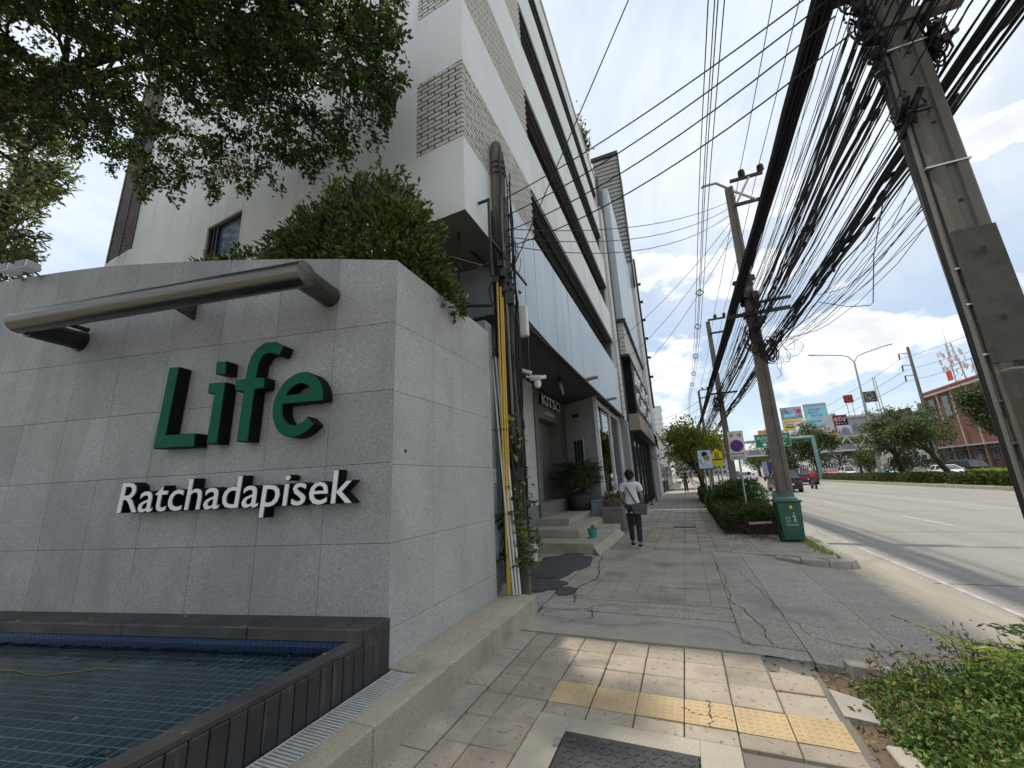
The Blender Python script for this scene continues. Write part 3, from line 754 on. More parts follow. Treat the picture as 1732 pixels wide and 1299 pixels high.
# ------------------------------------------------------------------ the granite sign wall, low wall and pool
WC = Vector((-2.395, 2.91, 0)); WD = Vector((-.9802, -.198, 0)); WN = Vector((.198, -.9802, 0))
def wp(s, z, d=0.0):
    p = WC + WD * s + WN * d
    return (p.x, p.y, z)
TOPS = [(0, 3.855), (.978, 4.04), (2.05, 4.2), (3.0, 4.33), (3.95, 4.43), (4.86, 4.478), (5.7, 4.49), (9, 4.5)]
def ztop(s): return float(np.interp(s, [a for a, _ in TOPS], [b for _, b in TOPS]))
wall = thing('sign_wall', 'grey granite clad sign wall with sloping top behind the dark pool', 'wall', (-2.6, 3.1, 0))
SEG = [0, .66, 1.335, 2.03, 2.7, 3.36, 3.97, 4.6, 5.25, 5.9, 6.55, 7.2, 7.9]
ROW = [.45, 1.15, 1.83, 2.505, 3.185]
core = MB()
for i in range(len(SEG) - 1):
    a, b = SEG[i], SEG[i + 1]
    core.hexa([wp(a, -.2, -.022), wp(a, -.2, -.3), wp(b, -.2, -.3), wp(b, -.2, -.022), wp(a, ztop(a) - .012, -.022), wp(a, ztop(a) - .012, -.3), wp(b, ztop(b) - .012, -.3), wp(b, ztop(b) - .012, -.022)])
core.box(-2.70, -2.415, 3.25, 4.99, -.2, 3.77)
core.build('core', 'joint_dark', wall)
gp = .0014
for i in range(len(SEG) - 1):
    a, b = SEG[i] + gp, SEG[i + 1] - gp
    if i == 0: a = SEG[0]
    for j in range(len(ROW)):
        z0 = ROW[j] + gp
        za = zb = ROW[j + 1] - gp if j + 1 < len(ROW) else None
        if za is None: za, zb = ztop(a), ztop(b)
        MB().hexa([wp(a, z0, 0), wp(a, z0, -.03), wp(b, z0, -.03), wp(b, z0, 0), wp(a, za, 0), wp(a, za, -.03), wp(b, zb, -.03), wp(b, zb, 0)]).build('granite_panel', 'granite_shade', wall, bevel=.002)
YS = [2.9155, 3.573, 4.2, 4.87, 4.995]
ZS = [.20, .485, 1.15, 1.812, 2.49, 3.172]
for i in range(4):
    for j in range(len(ZS)):
        y0, y1, z0 = YS[i] + gp, YS[i + 1] - gp, ZS[j] + gp
        ta = tb = ZS[j + 1] - gp if j + 1 < len(ZS) else None
        if ta is None: ta, tb = 3.855 - .03 * (y0 - 2.91), 3.855 - .03 * (y1 - 2.91)
        MB().hexa([(-2.395, y0, z0), (-2.395, y1, z0), (-2.425, y1, z0), (-2.425, y0, z0), (-2.395, y0, ta), (-2.395, y1, tb), (-2.425, y1, tb), (-2.425, y0, ta)]).build('granite_panel', 'granite_side_lit', wall, bevel=.002)
# small drain hole in the side face
mb = MB(); mb.tube([(-2.396, 3.10, 1.94), (-2.391, 3.10, 1.94)], .017, 10)
mb.build('weep_hole', 'crack', wall)
# bluish metal strip closing the gap at the wall's far end
strip = thing('cover_panel', 'blue grey metal strip closing the far end of the granite wall', 'panel', (-2.5, 5.1, 0))
B(-2.62, -2.45, 5.0, 5.22, .21, 4.0).build('upper_sheet', 'bluegrey_wall', strip)
B(-2.50, -2.44, 5.02, 5.24, .22, .62).build('lower_sheet', 'soffit_grey', strip)

# low wall of washed stone
low = thing('low_wall', 'low washed stone wall along the pavement at the foot of the granite wall', 'low wall', (-2.0, 3.5, 0))
for ya, yb in ((-1.2, .9), (.905, 2.245), (2.25, 3.9), (3.905, 5.175)):
    MB().hexa([(-2.125, ya, -.1), (-1.93, ya, -.1), (-1.93, yb, -.1), (-2.125, yb, -.1), (-2.125, ya, .215), (-1.93, ya, .215), (-1.93, yb, .215), (-2.125, yb, .215)]).build('stone_block', 'washed_stone', low, bevel=.012, segs=2)
B(-2.40, -2.127, 2.93, 5.174, -.1, .2125).build('stone_block', 'washed_stone', low, bevel=.006)
B(-2.6, -2.402, 5.0, 5.174, -.1, .210).build('stone_block', 'washed_stone', low)
# drain grating between pool and low wall
gr = thing('drain_grating', 'narrow steel drain grating between the black pool wall and the low wall', 'grating', (-2.24, 1.8, .2))
B(-2.352, -2.128, -1.2, 2.925, -.1, .165).build('channel', 'crack', gr)
for x in (-2.345, -2.136): B(x, x + .008, -1.2, 2.92, .16, .208).build('side_rail', 'grate_steel', gr)
bar_me = B(-.1, .1, -.006, .006, -.016, 0).mesh('grating_bar'); bar_me.materials.append(MATS['grate_steel'])
for k in range(88):
    o = link('grating_bar', bar_me, None, gr); o.location = (-2.237, 2.90 - k * .0262, .206)

# pool
pool = thing('pool', 'shallow mosaic tiled pool with a black stone rim below the sign', 'pool', (-4.2, 1.6, .2))
B(-2.50, -2.375, -1.0, 2.62, .465, .505).build('rim', 'black_stone', pool, bevel=.006)
B(-2.498, -2.378, -1.0, 2.88, .0, .462).build('rim_core', 'black_stone', pool)
slab_me = B(-.008, .008, -.045, .045, -.135, .135).mesh('rim_slab'); bevel_mesh(slab_me, .004); slab_me.materials.append(MATS['black_slab'])
for k in range(34):
    o = link('rim_slab', slab_me, None, pool); o.location = (-2.368 + rt.uniform(-.0015, .0015), 2.855 - k * .0965, .335)
    o.rotation_euler = (0, rt.uniform(-.01, .01), 0)
# ledge under the wall
led = MB()
def ledge(s0, s1, d0, d1, z0, z1): led.hexa([wp(s0, z0, d1), wp(s0, z0, d0), wp(s1, z0, d0), wp(s1, z0, d1), wp(s0, z1, d1), wp(s0, z1, d0), wp(s1, z1, d0), wp(s1, z1, d1)])
for i, (a, b) in enumerate(((.045, 1.05), (1.056, 2.3), (2.306, 3.7), (3.706, 5.2), (5.206, 7.8))):
    led = MB(); ledge(a, b, .002, .30, .495, .585); led.build('ledge_stone', 'black_stone', pool, bevel=.008)
led = MB(); ledge(.07, 7.8, .02, .265, .2, .493); led.build('pool_back_wall', 'pool_grout', pool)
B(-2.44, -2.362, 2.62, 2.905, .19, .584).build('ledge_end', 'black_stone', pool, bevel=.006)
# mosaic on the back wall: small deep blue tiles
sq = .052
mos = MB()
for i in range(140):
    for j in range(5):
        s0 = .02 + i * sq; z0 = .235 + j * sq
        a = (s0 + .003, s0 + sq - .003)
        mos.add([wp(a[0], z0 + .003, .269), wp(a[0], z0 + sq - .003, .269), wp(a[1], z0 + sq - .003, .269), wp(a[1], z0 + .003, .269)], [(0, 1, 2, 3)])
mos.build('wall_mosaic', 'pool_tile_deep', pool)['kind'] = 'stuff'
# floor: grout bed and tiles laid square to the wall
FZ = .375
led = MB(); ledge(.1, 7.8, .24, 3.6, .1, FZ - .0012)
led.v = [(min(x, -2.49), y_, z_) for x, y_, z_ in led.v]
led.build('pool_floor', 'pool_grout', pool)
ts = .078
ft = MB().box(-ts / 2 + .0042, ts / 2 - .0042, -ts / 2 + .0042, ts / 2 - .0042, -.006, 0).mesh('floor_tile'); ft.materials.append(MATS['pool_tile'])
cells = []
for i in range(0, 92):
    for j in range(0, 38):
        s, d = .3 + i * ts, .31 + j * ts
        p = Vector(wp(s, FZ, d))
        if p.x > -2.56 or p.y < -.6: continue
        q = p - EYE
        depth = -(q.dot(CAM_Z)); px = 866 + 671 * q.dot(CAM_X) / max(depth, .01); py = 649.5 - 671 * q.dot(CAM_Y) / max(depth, .01)
        vis = depth > .3 and -40 < px < 1772 and py < 1340
        cells.append((0 if vis else 1, q.length, tuple(p)))
cells.sort()
ang = math.atan2(WD.y, WD.x)
for _, _, p in cells[:290]:
    o = link('floor_tile', ft, None, pool); o.location = p
    o.rotation_euler = (0, 0, ang)
rest = MB()
for _, _, p in cells[290:]:
    rest.obox((p[0], p[1], p[2] - .003), WD, WN, (0, 0, 1), ts / 2 - .0042, ts / 2 - .0042, .003)
rest.build('floor_mosaic', 'pool_tile', pool)['kind'] = 'stuff'
for o in pool.children:
    if o.name.startswith('floor_tile'):
        pass
led = MB()
p0, p1 = Vector(wp(.02, 0, .262)), Vector(wp(7.6, 0, .262))
led.quad((-2.499, -1, .445), (-2.499, 2.63, .445), (p1.x, p1.y, .445), (p1.x, -1, .445))
wt = led.build('water', 'water', pool)
# fallen leaves on rim and ledge
lr = random.Random(5)
lp = [wp(lr.uniform(.2, 5), .589, lr.uniform(.03, .28)) for _ in range(26)] + [(lr.uniform(-2.49, -2.39), lr.uniform(1.4, 2.6), .508) for _ in range(6)] + [wp(lr.uniform(.5, 4), .449, lr.uniform(.4, 1.6)) for _ in range(10)]
lv = link('fallen_leaves', leaf_mesh('fallen_leaves', lp, .032, .45, 0, dirs=[(lr.uniform(-1, 1), lr.uniform(-1, 1), 0) for _ in lp], jitter=.05, fold=.05), 'leaf_dry')
tag(lv, 'dry fallen leaves scattered over the pool ledge and rim', 'leaves', kind='stuff')
led = MB(); led.tube([wp(3.9 - k * .16, .449, 1.05 - .02 * k + .05 * math.sin(k * 1.3)) for k in range(15)], .003, 4)
tag(led.build('dry_twig', 'leaf_dry'), 'thin pale twig floating across the pool water', 'twig')

# bright tube lamp arm over the letters
rail = thing('lamp_rail', 'brushed steel tube held off the granite wall above the green letters', 'lamp', wp(2.5, 3.5, .3))
def wtube(pts, r, n=20): return MB().tube([wp(*p) for p in pts], r, n)
wtube([(.735, 3.55, .0), (.735, 3.55, .5)], .112).build('end_arm', 'steel', rail, smooth=True)
wtube([(.62, 3.53, .5), (4.08, 3.50, .5)], .118, 24).build('tube', 'steel', rail, smooth=True)
wtube([(4.02, 3.46, 0.02), (4.02, 3.46, .45)], .105).build('end_arm', 'black_plastic', rail, smooth=True)
wtube([(3.86, 3.56, 0.05), (3.86, 3.56, .45)], .025, 8).build('cable_sleeve', 'black_plastic', rail)
wtube([(4.02, 3.46, 0.0), (4.02, 3.46, .03)], .125).build('flange', 'black_plastic', rail)
mb = MB(); mb.prism([(0, 3.52), (0, 3.72), (.42, 3.66), (.42, 3.60)], lambda u, v, d: wp(2.43 + d, v, u), -.016, .016)
mb.build('middle_bracket', 'steel', rail)
mb = MB()
for k in range(7): mb.tube([wp(1.0 + k * .13, 3.40, .5), wp(1.0 + k * .13, 3.375, .5)], .006, 5)
mb.build('drip_beads', 'cable_grey', rail)
# two small lights on top of the wall
for s in (4.95, 5.25):
    t = thing('floodlight', 'small pale floodlight clipped on the wall top, ' + ('nearer the steel tube end' if s < 5 else 'further from the steel tube end'), 'light', wp(s, 4.45))
    p = Vector(wp(s, 4.52, .14)); MB().obox(p, WD, WN, (0, 0, 1), .09, .075, .05).build('housing', 'white_paint', t, bevel=.01)
    MB().bar(wp(s, 4.44, .0), wp(s, 4.50, .12), .02).build('bracket', 'galvanised', t)
    MB().obox(p + WN * .077, WD, WN, (0, 0, 1), .08, .003, .04).build('lens', 'glass_dark', t)

# ---- letters
def letter(name, label, poly, base=0.0, parts=None):
    t = thing(name, label, 'letter', wp(poly[0][0], poly[0][1], 0), 'green letters of the wall sign')
    return t
def letter_prism(t, polys):
    for i, poly in enumerate(polys):
        fn = lambda u, v, d: wp(u, v, d)
        MB().prism(poly, fn, .012, .132).build('return', 'letter_black', t)
        MB().prism(inset(poly, .007), fn, .1325, .142).build('face', 'letter_green', t)
L_ = [(2.485, 2.104), (2.507, 2.935), (2.372, 2.922), (2.362, 2.228), (2.019, 2.214), (2.0, 2.085)]
L_ = [(2.507, 2.095), (2.475, 2.935), (2.345, 2.928), (2.372, 2.226), (2.018, 2.216), (2.01, 2.085)]
I_ = [(1.875, 2.100), (1.862, 2.600), (1.945, 2.612), (1.948, 2.715), (1.742, 2.707), (1.748, 2.096)]
D_ = [(1.892, 2.935), (1.762, 2.928), (1.755, 2.788), (1.882, 2.803)]
F_ = [(1.535, 2.102), (1.520, 2.592), (1.622, 2.605), (1.632, 2.715), (1.520, 2.722), (1.508, 2.85), (1.478, 2.954), (1.42, 3.03), (1.334, 3.078), (1.22, 3.072), (1.107, 3.015), (1.150, 2.915), (1.22, 2.948), (1.29, 2.958), (1.345, 2.93), (1.375, 2.86), (1.392, 2.722), (1.290, 2.712), (1.288, 2.604), (1.392, 2.598), (1.402, 2.095)]
t = letter('letter_l', 'tall green block capital L at the start of the wall sign', L_); letter_prism(t, [L_])
t = letter('letter_i', 'green lower case i with square dot between the L and f', I_); letter_prism(t, [I_, D_])
t = letter('letter_f', 'green lower case f with curved hook, tallest letter of the sign', F_); letter_prism(t, [F_])
ec, ea, eb, ia, ib = (.90, 2.413), .272, .312, .158, .195
sl = lambda u, z: (u - (z - 2.413) * .07, z)
def ell(a, b, th): return sl(ec[0] - a * math.cos(th), ec[1] + b * math.sin(th))
th0, th1 = R(-40), R(-356.5)
n = 40
t = thing('letter_e', 'rounded green lower case e ending the green word', 'letter', wp(.9, 2.1, 0), 'green letters of the wall sign')
ring_o = [ell(ea, eb, th0 + (th1 - th0) * k / n) for k in range(n + 1)]
ring_i = [ell(ia, ib, th0 + (th1 - th0) * k / n) for k in range(n + 1)]
zb0 = ring_i[-1][1]; zb1 = zb0 + .088
def ix(z, sgn, e=0.0):
    dz = max(-1, min(1, (z - ec[1]) / (ib + e))); return sl(ec[0] + sgn * (ia + e) * math.sqrt(1 - dz * dz), z)
bar_poly = [ix(zb0 + (zb1 - zb0) * k / 4, 1) for k in range(5)] + [ix(zb1 - (zb1 - zb0) * k / 4, -1) for k in range(5)]
for (d0, d1, nm, m) in ((.012, .132, 'return', 'letter_black'), (.1325, .142, 'face', 'letter_green')):
    mb = MB()
    ro, ri = (ring_o, ring_i)
    if nm == 'face':
        ro = [ell(ea - .007, eb - .007, th0 - .02 + (th1 - th0 + .02) * k / n) for k in range(n + 1)]; ri = [ell(ia + .007, ib + .007, th0 - .02 + (th1 - th0 + .02) * k / n) for k in range(n + 1)]
    for k in range(n):
        q = [ro[k], ro[k + 1], ri[k + 1], ri[k]]
        vs = [wp(*p, d0) for p in q] + [wp(*p, d1) for p in q]
        fs = [(4, 5, 6, 7), (0, 1, 5, 4), (2, 3, 7, 6)]
        if k == 0: fs.append((3, 0, 4, 7))
        if k == n - 1: fs.append((1, 2, 6, 5))
        mb.add(vs, fs)
    mb.build(nm, m, t)
    face_bar = [ix(zb0 + .004 + (zb1 - zb0 - .01) * k / 4, 1, .007) for k in range(5)] + [ix(zb1 - .006 - (zb1 - zb0 - .01) * k / 4, -1, .007) for k in range(5)]
    MB().prism(face_bar if nm == 'face' else bar_poly, lambda u, v, d: wp(u, v, d), d0, d1).build(nm, m, t)

# white word, letter by letter
word = 'Ratchadapisek'
def islands(me):
    nv = len(me.vertices); par = list(range(nv))
    def find(a):
        while par[a] != a: par[a] = par[par[a]]; a = par[a]
        return a
    for e in me.edges:
        a, b = find(e.vertices[0]), find(e.vertices[1])
        if a != b: par[a] = b
    return [find(i) for i in range(nv)]
def split_letters(me):
    """group the mesh's islands into letters by their x ranges"""
    lab = islands(me); co = np.array([v.co for v in me.vertices]); groups = {}
    for i, l in enumerate(lab): groups.setdefault(l, []).append(i)
    iv = sorted((co[g, 0].min(), co[g, 0].max(), g) for g in groups.values())
    out = []
    for a, b, g in iv:
        if out and a < out[-1][1] - 0.25 * min(b - a, out[-1][1] - out[-1][0]): out[-1] = [out[-1][0], max(b, out[-1][1]), out[-1][2] + g]
        else: out.append([a, b, list(g)])
    return out, co
body = text_mesh(word, 1.0, .5, .014); face = text_mesh(word, 1.0, .5, .002)
co0 = np.array([v.co for v in body.vertices]); X0, X1 = co0[:, 0].min(), co0[:, 0].max(); CAP = co0[:, 1].max()
ords = ['white capital R at the start of the long word', 'first white letter a, next to the capital R', 'white letter t between a and c', 'white letter c in the long word', 'white letter h with tall stem', 'second white letter a, after the h', 'white letter d with tall stem', 'third white letter a, before the p', 'white letter p with its descending stem', 'white letter i with round dot', 'white letter s in the long word', 'white letter e next to the last letter', 'white letter k ending the long word']
SW0, SW1, ZB, HC = 2.835, .285, 1.497, .285
# the word tilts with the wall's joints; letters slope like an italic
def place(co, d0, d1):
    u = (co[:, 0] - X0) / (X1 - X0); v = co[:, 1] / CAP
    s = SW0 + (SW1 - SW0) * u - v * HC * .06
    z = ZB + .005 * u + v * HC
    d = np.where(co[:, 2] > 0, d1, d0)
    return [wp(a, b, c) for a, b, c in zip(s, z, d)]
def letters_of(me):
    ls, co = split_letters(me); res = []
    for a, b, g in ls:
        gi = {v: k for k, v in enumerate(g)}
        fs = [tuple(gi[i] for i in p.vertices) for p in me.polygons if p.vertices[0] in gi]
        res.append((co[g], fs))
    return res
LB, LF = letters_of(body), letters_of(face)
for i, (cb, fb) in enumerate(LB):
    t = thing('letter_' + word[min(i, 12)].lower(), ords[min(i, 12)], 'letter', wp(2.6, 1.5, 0), 'white letters of the wall sign')
    mb = MB(); mb.v = place(cb, .012, .122); mb.f = fb; mb.build('return', 'letter_black', t)
    if i < len(LF):
        cf, ff = LF[i]
        mb = MB(); mb.v = place(cf, .1225, .131); mb.f = ff; mb.build('face', 'letter_white', t)

# ------------------------------------------------------------------ white building
FC = Vector((-2.5, 4.55, 0)); FD = Vector((-.99825, .0591, 0)); FN = Vector((.0591, .99825, 0))   # FN points into the building
def fp(s, z, d=0.0):
    p = FC + FD * s + FN * d
    return (p.x, p.y, z)
def sp(u, z, d=0.0, X=-2.5): return (X - d, u, z)      # street side: u along Y, d into the building
def holed(fn, u0, u1, v0, v1, holes, depth, corner=False):
    us = sorted({u0, u1, *[h[0] for h in holes], *[h[1] for h in holes]}); vs = sorted({v0, v1, *[h[2] for h in holes], *[h[3] for h in holes]})
    us = [u for u in us if u0 <= u <= u1]; vs = [v for v in vs if v0 <= v <= v1]
    mb = MB()
    inside = lambda u, v: any(h[0] < u < h[1] and h[2] < v < h[3] for h in holes)
    for i in range(len(us) - 1):
        for j in range(len(vs) - 1):
            if inside((us[i] + us[i + 1]) / 2, (vs[j] + vs[j + 1]) / 2): continue
            mb.quad(fn(us[i], vs[j], 0), fn(us[i + 1], vs[j], 0), fn(us[i + 1], vs[j + 1], 0), fn(us[i], vs[j + 1], 0))
    for a, b, c, d in holes:
        dd = depth
        if not (corner and a == u0): mb.quad(fn(a, c, 0), fn(a, d, 0), fn(a, d, dd), fn(a, c, dd))
        mb.quad(fn(b, c, 0), fn(b, c, dd), fn(b, d, dd), fn(b, d, 0))
        mb.quad(fn(a, c, 0), fn(a, c, dd), fn(b, c, dd), fn(b, c, 0)); mb.quad(fn(a, d, 0), fn(b, d, 0), fn(b, d, dd), fn(a, d, dd))
    return mb
def fbox(fn, u0, u1, v0, v1, d0, d1):
    return MB().hexa([fn(u0, v0, d0), fn(u1, v0, d0), fn(u1, v0, d1), fn(u0, v0, d1), fn(u0, v1, d0), fn(u1, v1, d0), fn(u1, v1, d1), fn(u0, v1, d1)])
wb = thing('white_building', 'white office block with pale brick lattices and long dark window strips', 'building', (-8, 12, 0))
Z0 = [7.0 + 3.1 * k for k in range(4)]; Z1 = [8.57 + 3.1 * k for k in range(4)]
TOPZ = 18.6
lat_f = [(.0, .95, Z0[k], Z1[k]) for k in range(3)]
win_f = [(5.95, 7.35, 6.93, 7.95)]
slat_f = [(6.2, 7.4, 9.25, 9.95), (6.2, 7.4, 12.2, 13.1)]
louv = [(11.4, 12.95, 8.75, 15.5)]
holed(fp, 0, 13.1, 5.64, TOPZ, lat_f + win_f + slat_f + louv, .14, corner=True).build('front_wall', 'stucco_white', wb)
holed(fp, 4.2, 13.1, 2.6, 5.64, [], .14).build('front_wall', 'stucco_white', wb)
strips = [(7.9, 20.2, Z0[k], Z1[k]) for k in range(3)] + [(7.9, 20.2, Z0[3], Z0[3] + 1.2)]
lat_s = [(4.55, 7.9, Z0[k], Z1[k]) for k in range(3)]
mb = holed(sp, 4.55, 20.3, 5.64, TOPZ, lat_s + strips, .14, corner=True); mb.build('street_wall', 'stucco_white', wb)
for k in range(3):
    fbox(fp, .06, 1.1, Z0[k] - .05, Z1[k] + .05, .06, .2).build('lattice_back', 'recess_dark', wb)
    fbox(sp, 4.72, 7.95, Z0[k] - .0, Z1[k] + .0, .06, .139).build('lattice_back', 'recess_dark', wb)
for a, b, c, d in strips:
    # deep strip with glazing set back
    mb = MB()
    mb.quad(sp(a, d + .001, .14), sp(b, d + .001, .14), sp(b, d + .001, 1.0), sp(a, d + .001, 1.0))
    mb.quad(sp(a, c, .14), sp(a, c, 1.0), sp(b, c, 1.0), sp(b, c, .14))
    mb.quad(sp(a, c, .14), sp(a, d, .14), sp(a, d, 1.0), sp(a, c, 1.0)); mb.quad(sp(b, c, .14), sp(b, c, 1.0), sp(b, d, 1.0), sp(b, d, .14))
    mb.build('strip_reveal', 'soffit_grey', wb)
    g = fbox(sp, a, b, c, d, 1.0, 1.03).build('strip_glazing', 'glass_dark', wb)
    for q in np.arange(a + .8, b, 1.55): fbox(sp, q, q + .06, c, d, .93, .998).build('mullion', 'dark_metal', wb)
    for dd in (.32, .58): fbox(sp, a, b, d - .06, d - .002, dd, dd + .05).build('blind_track', 'dark_metal', wb)
    fbox(sp, a + .02, b - .02, d - .12, d + .0, .02, .08).build('drip_trim', 'dark_metal', wb)
# roof, parapet, hidden sides
P = [fp(0, 0), fp(13.1, 0), (fp(13.1, 0)[0], 20.3, 0), (-2.5, 20.3, 0)]
mb = MB()
mb.add([(x, y_, TOPZ) for x, y_, _ in P], [(0, 3, 2, 1)])
mb.add([(P[1][0], P[1][1], -.2), (P[2][0], P[2][1], -.2), (P[2][0], P[2][1], TOPZ), (P[1][0], P[1][1], TOPZ)], [(0, 1, 2, 3)])
mb.add([(P[2][0], P[2][1], -.2), (P[3][0] - .1, P[3][1], -.2), (P[3][0] - .1, P[3][1], TOPZ), (P[2][0], P[2][1], TOPZ)], [(0, 1, 2, 3)])
mb.build('roof', 'stucco_cream', wb)
fbox(sp, 4.57, 20.28, TOPZ - .02, TOPZ + .09, -.05, .3).build('coping', 'stucco_cream', wb)
# overhang soffit and the recessed bluish wall below it
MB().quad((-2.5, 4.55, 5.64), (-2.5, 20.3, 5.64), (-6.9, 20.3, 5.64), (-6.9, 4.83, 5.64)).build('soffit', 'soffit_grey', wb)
B(-6.8, -2.9, 6.6, 6.8, 0, 5.1).build('recessed_wall', 'bluegrey_wall', wb)
B(-6.8, -2.75, 6.4, 6.58, 4.95, 5.08).build('wall_capping', 'dark_metal', wb)
B(-4.5, -4.3, 6.8, 10.2, 0, 5.6).build('recessed_wall', 'canopy_under', wb)
# window in the front wall
w = fbox(fp, 5.97, 7.33, 6.95, 7.93, .10, .13).build('window', 'glass_blue', wb)
for a in ((5.95, 6.02, 6.93, 7.95), (7.28, 7.35, 6.93, 7.95), (5.95, 7.35, 7.88, 7.95), (6.95, 7.0, 6.93, 7.95), (7.1, 7.13, 6.93, 7.95)):
    fbox(fp, *a, .04, .098).build('window_frame', 'dark_metal', wb)
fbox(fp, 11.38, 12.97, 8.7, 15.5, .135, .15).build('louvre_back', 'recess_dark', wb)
for k in range(52):
    z = 8.78 + k * .13
    MB().hexa([fp(11.42, z, .0), fp(12.93, z, .0), fp(12.93, z + .03, .12), fp(11.42, z + .03, .12), fp(11.42, z + .09, -.02), fp(12.93, z + .09, -.02), fp(12.93, z + .11, .12), fp(11.42, z + .11, .12)]).build('louvre_slat', 'brown_metal', wb)
for u in (11.4, 12.15, 12.9): fbox(fp, u, u + .05, 8.72, 15.5, -.03, .1).build('louvre_post', 'brown_metal', wb)
# brick lattices
BL, BH, PL, PH = .262, .062, .287, .0925
def course_bricks(u0, u1, z0, z1):
    n = int(round((z1 - z0) / PH)); ph = (z1 - z0) / n
    for j in range(n):
        z = z0 + j * ph + ph / 2
        u = u0 - (PL / 2 if j % 2 else 0)
        while u < u1 - .03:
            a, b = max(u, u0) + .011, min(u + PL - .018, u1) - .002
            if b - a > .05: yield (a, b, z)
            u += PL
brick_meshes = {}
def brick_obj(fn, a, b, z):
    k = (round(b - a, 3), fn is fp)
    if k not in brick_meshes:
        h = (b - a) / 2
        ax, dp = (FD, FN) if fn is fp else (Vector((0, 1, 0)), Vector((-1, 0, 0)))
        me = MB().obox((0, 0, 0), ax, dp, (0, 0, 1), h, .018, BH / 2).mesh('brick'); bevel_mesh(me, .004)
        me.materials.append(MATS['lattice_brick']); brick_meshes[k] = me
    o = link('brick', brick_meshes[k], None, wb)
    o.location = Vector(fn((a + b) / 2, z, .014 + rt.uniform(-.004, .004)))
for (fn, rects) in ((fp, lat_f[:1]), (sp, lat_s[:1])):
    for a in rects:
        for q in course_bricks(*a): brick_obj(fn, *q)
for (fn, rects, nm) in ((fp, lat_f[1:], 'brick_lattice'), (sp, lat_s[1:], 'brick_lattice'), (fp, slat_f, 'brick_lattice')):
    for r_ in rects:
        mb = MB()
        for a, b, z in course_bricks(*r_):
            mb.hexa([fn(a, z - BH / 2, -.004), fn(b, z - BH / 2, -.004), fn(b, z - BH / 2, .032), fn(a, z - BH / 2, .032), fn(a, z + BH / 2, -.004), fn(b, z + BH / 2, -.004), fn(b, z + BH / 2, .032), fn(a, z + BH / 2, .032)])
        mb.build(nm, 'lattice_brick', wb)['kind'] = 'stuff'
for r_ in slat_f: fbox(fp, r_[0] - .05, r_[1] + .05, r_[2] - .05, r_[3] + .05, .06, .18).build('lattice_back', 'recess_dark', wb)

# ------------------------------------------------------------------ canopy and shop front below
shop = thing('corner_shop', 'ground floor shop with metal fascia canopy, taupe entrance and glazed bay', 'shop', (-3.4, 13, 0))
FX = -2.42
ys = np.arange(6.1, 20.45, .725)
for i in range(len(ys) - 1):
    a, b = ys[i] + .006, ys[i + 1] - .006
    dx = rt.uniform(-.006, .006)
    MB().hexa([(FX - .03, a, 4.58), (FX + dx, a, 4.58), (FX + dx * .3, b - .01 * (i % 3 == 0), 4.58), (FX - .03, b, 4.58), (FX - .03, a, 6.95), (FX, a, 6.95), (FX - dx, b - .022 * (i % 2), 6.95), (FX - .03, b, 6.95)]).build('fascia_panel', 'fascia_metal', shop)
B(FX - .05, FX - .035, 6.05, 20.42, 4.56, 6.93).build('fascia_backing', 'recess_dark', shop)
B(FX - .04, FX + .035, 6.05, 20.45, 4.50, 4.572).build('fascia_edge', 'dark_metal', shop)
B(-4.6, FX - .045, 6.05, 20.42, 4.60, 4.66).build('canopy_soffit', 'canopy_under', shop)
B(-4.6, FX - .045, 6.02, 6.06, 4.58, 6.9).build('fascia_return', 'fascia_metal', shop)
# entrance wall with door recess and sign
def kx(u, z, d=0.0): return (-4.2 - d, u, z)
holed(kx, 11.35, 15.75, .58, 4.6, [(12.42, 14.72, 1.0, 3.69)], .45).build('entrance_wall', 'taupe_stone', shop)
for u in (12.3, 14.78):
    fbox(kx, u, u + .012, 1.0, 4.59, -.003, .004).build('cladding_joint', 'crack', shop)
for z in (3.70, 2.3):
    fbox(kx, 11.36, 12.3, z, z + .012, -.003, .004).build('cladding_joint', 'crack', shop)
dr = fbox(kx, 13.25, 14.70, 1.0, 3.68, .40, .44).build('door', 'taupe_stone', shop)
fbox(kx, 12.44, 13.2, 1.0, 3.68, .42, .46).build('shutter_back', 'recess_dark', shop)
for k in range(36): fbox(kx, 12.50, 13.14, 1.03 + k * .0735, 1.03 + k * .0735 + .05, .34, .40).build('shutter_slat', 'shutter_wood', shop)
fbox(kx, 13.14, 13.22, 1.0, 3.68, .33, .42).build('shutter_post', 'beige_trim', shop)
fbox(kx, 12.44, 12.5, 1.0, 3.68, .33, .42).build('shutter_post', 'beige_trim', shop)
B(-4.2, -3.95, 11.4, 15.0, .58, .99).build('threshold', 'taupe_stone', shop, bevel=.01)
# name sign: raised letters with dark returns
for off, m, nm in ((0.0, 'letter_black', 'sign_letters_return'), (.052, 'letter_white', 'sign_letters_face')):
    text_on(nm, 'KITSO', 2.2, .38, ((-4.15 if not off else -4.092), 12.55, 4.13), (0, 1, 0), (0, 0, 1), m, shop, extrude=.05 if not off else .006, offset=.02)
mb = MB(); rr = random.Random(8)
for k in range(9):
    u = 13.1 + k * .125
    mb.tube([(-4.19, u + .09 * math.sin(t * 1.4 + k), 3.93 + .06 * math.cos(t * 1.1 + k * 1.3)) for t in range(5)], .012, 5)
mb.build('small_script', 'letter_white', shop)
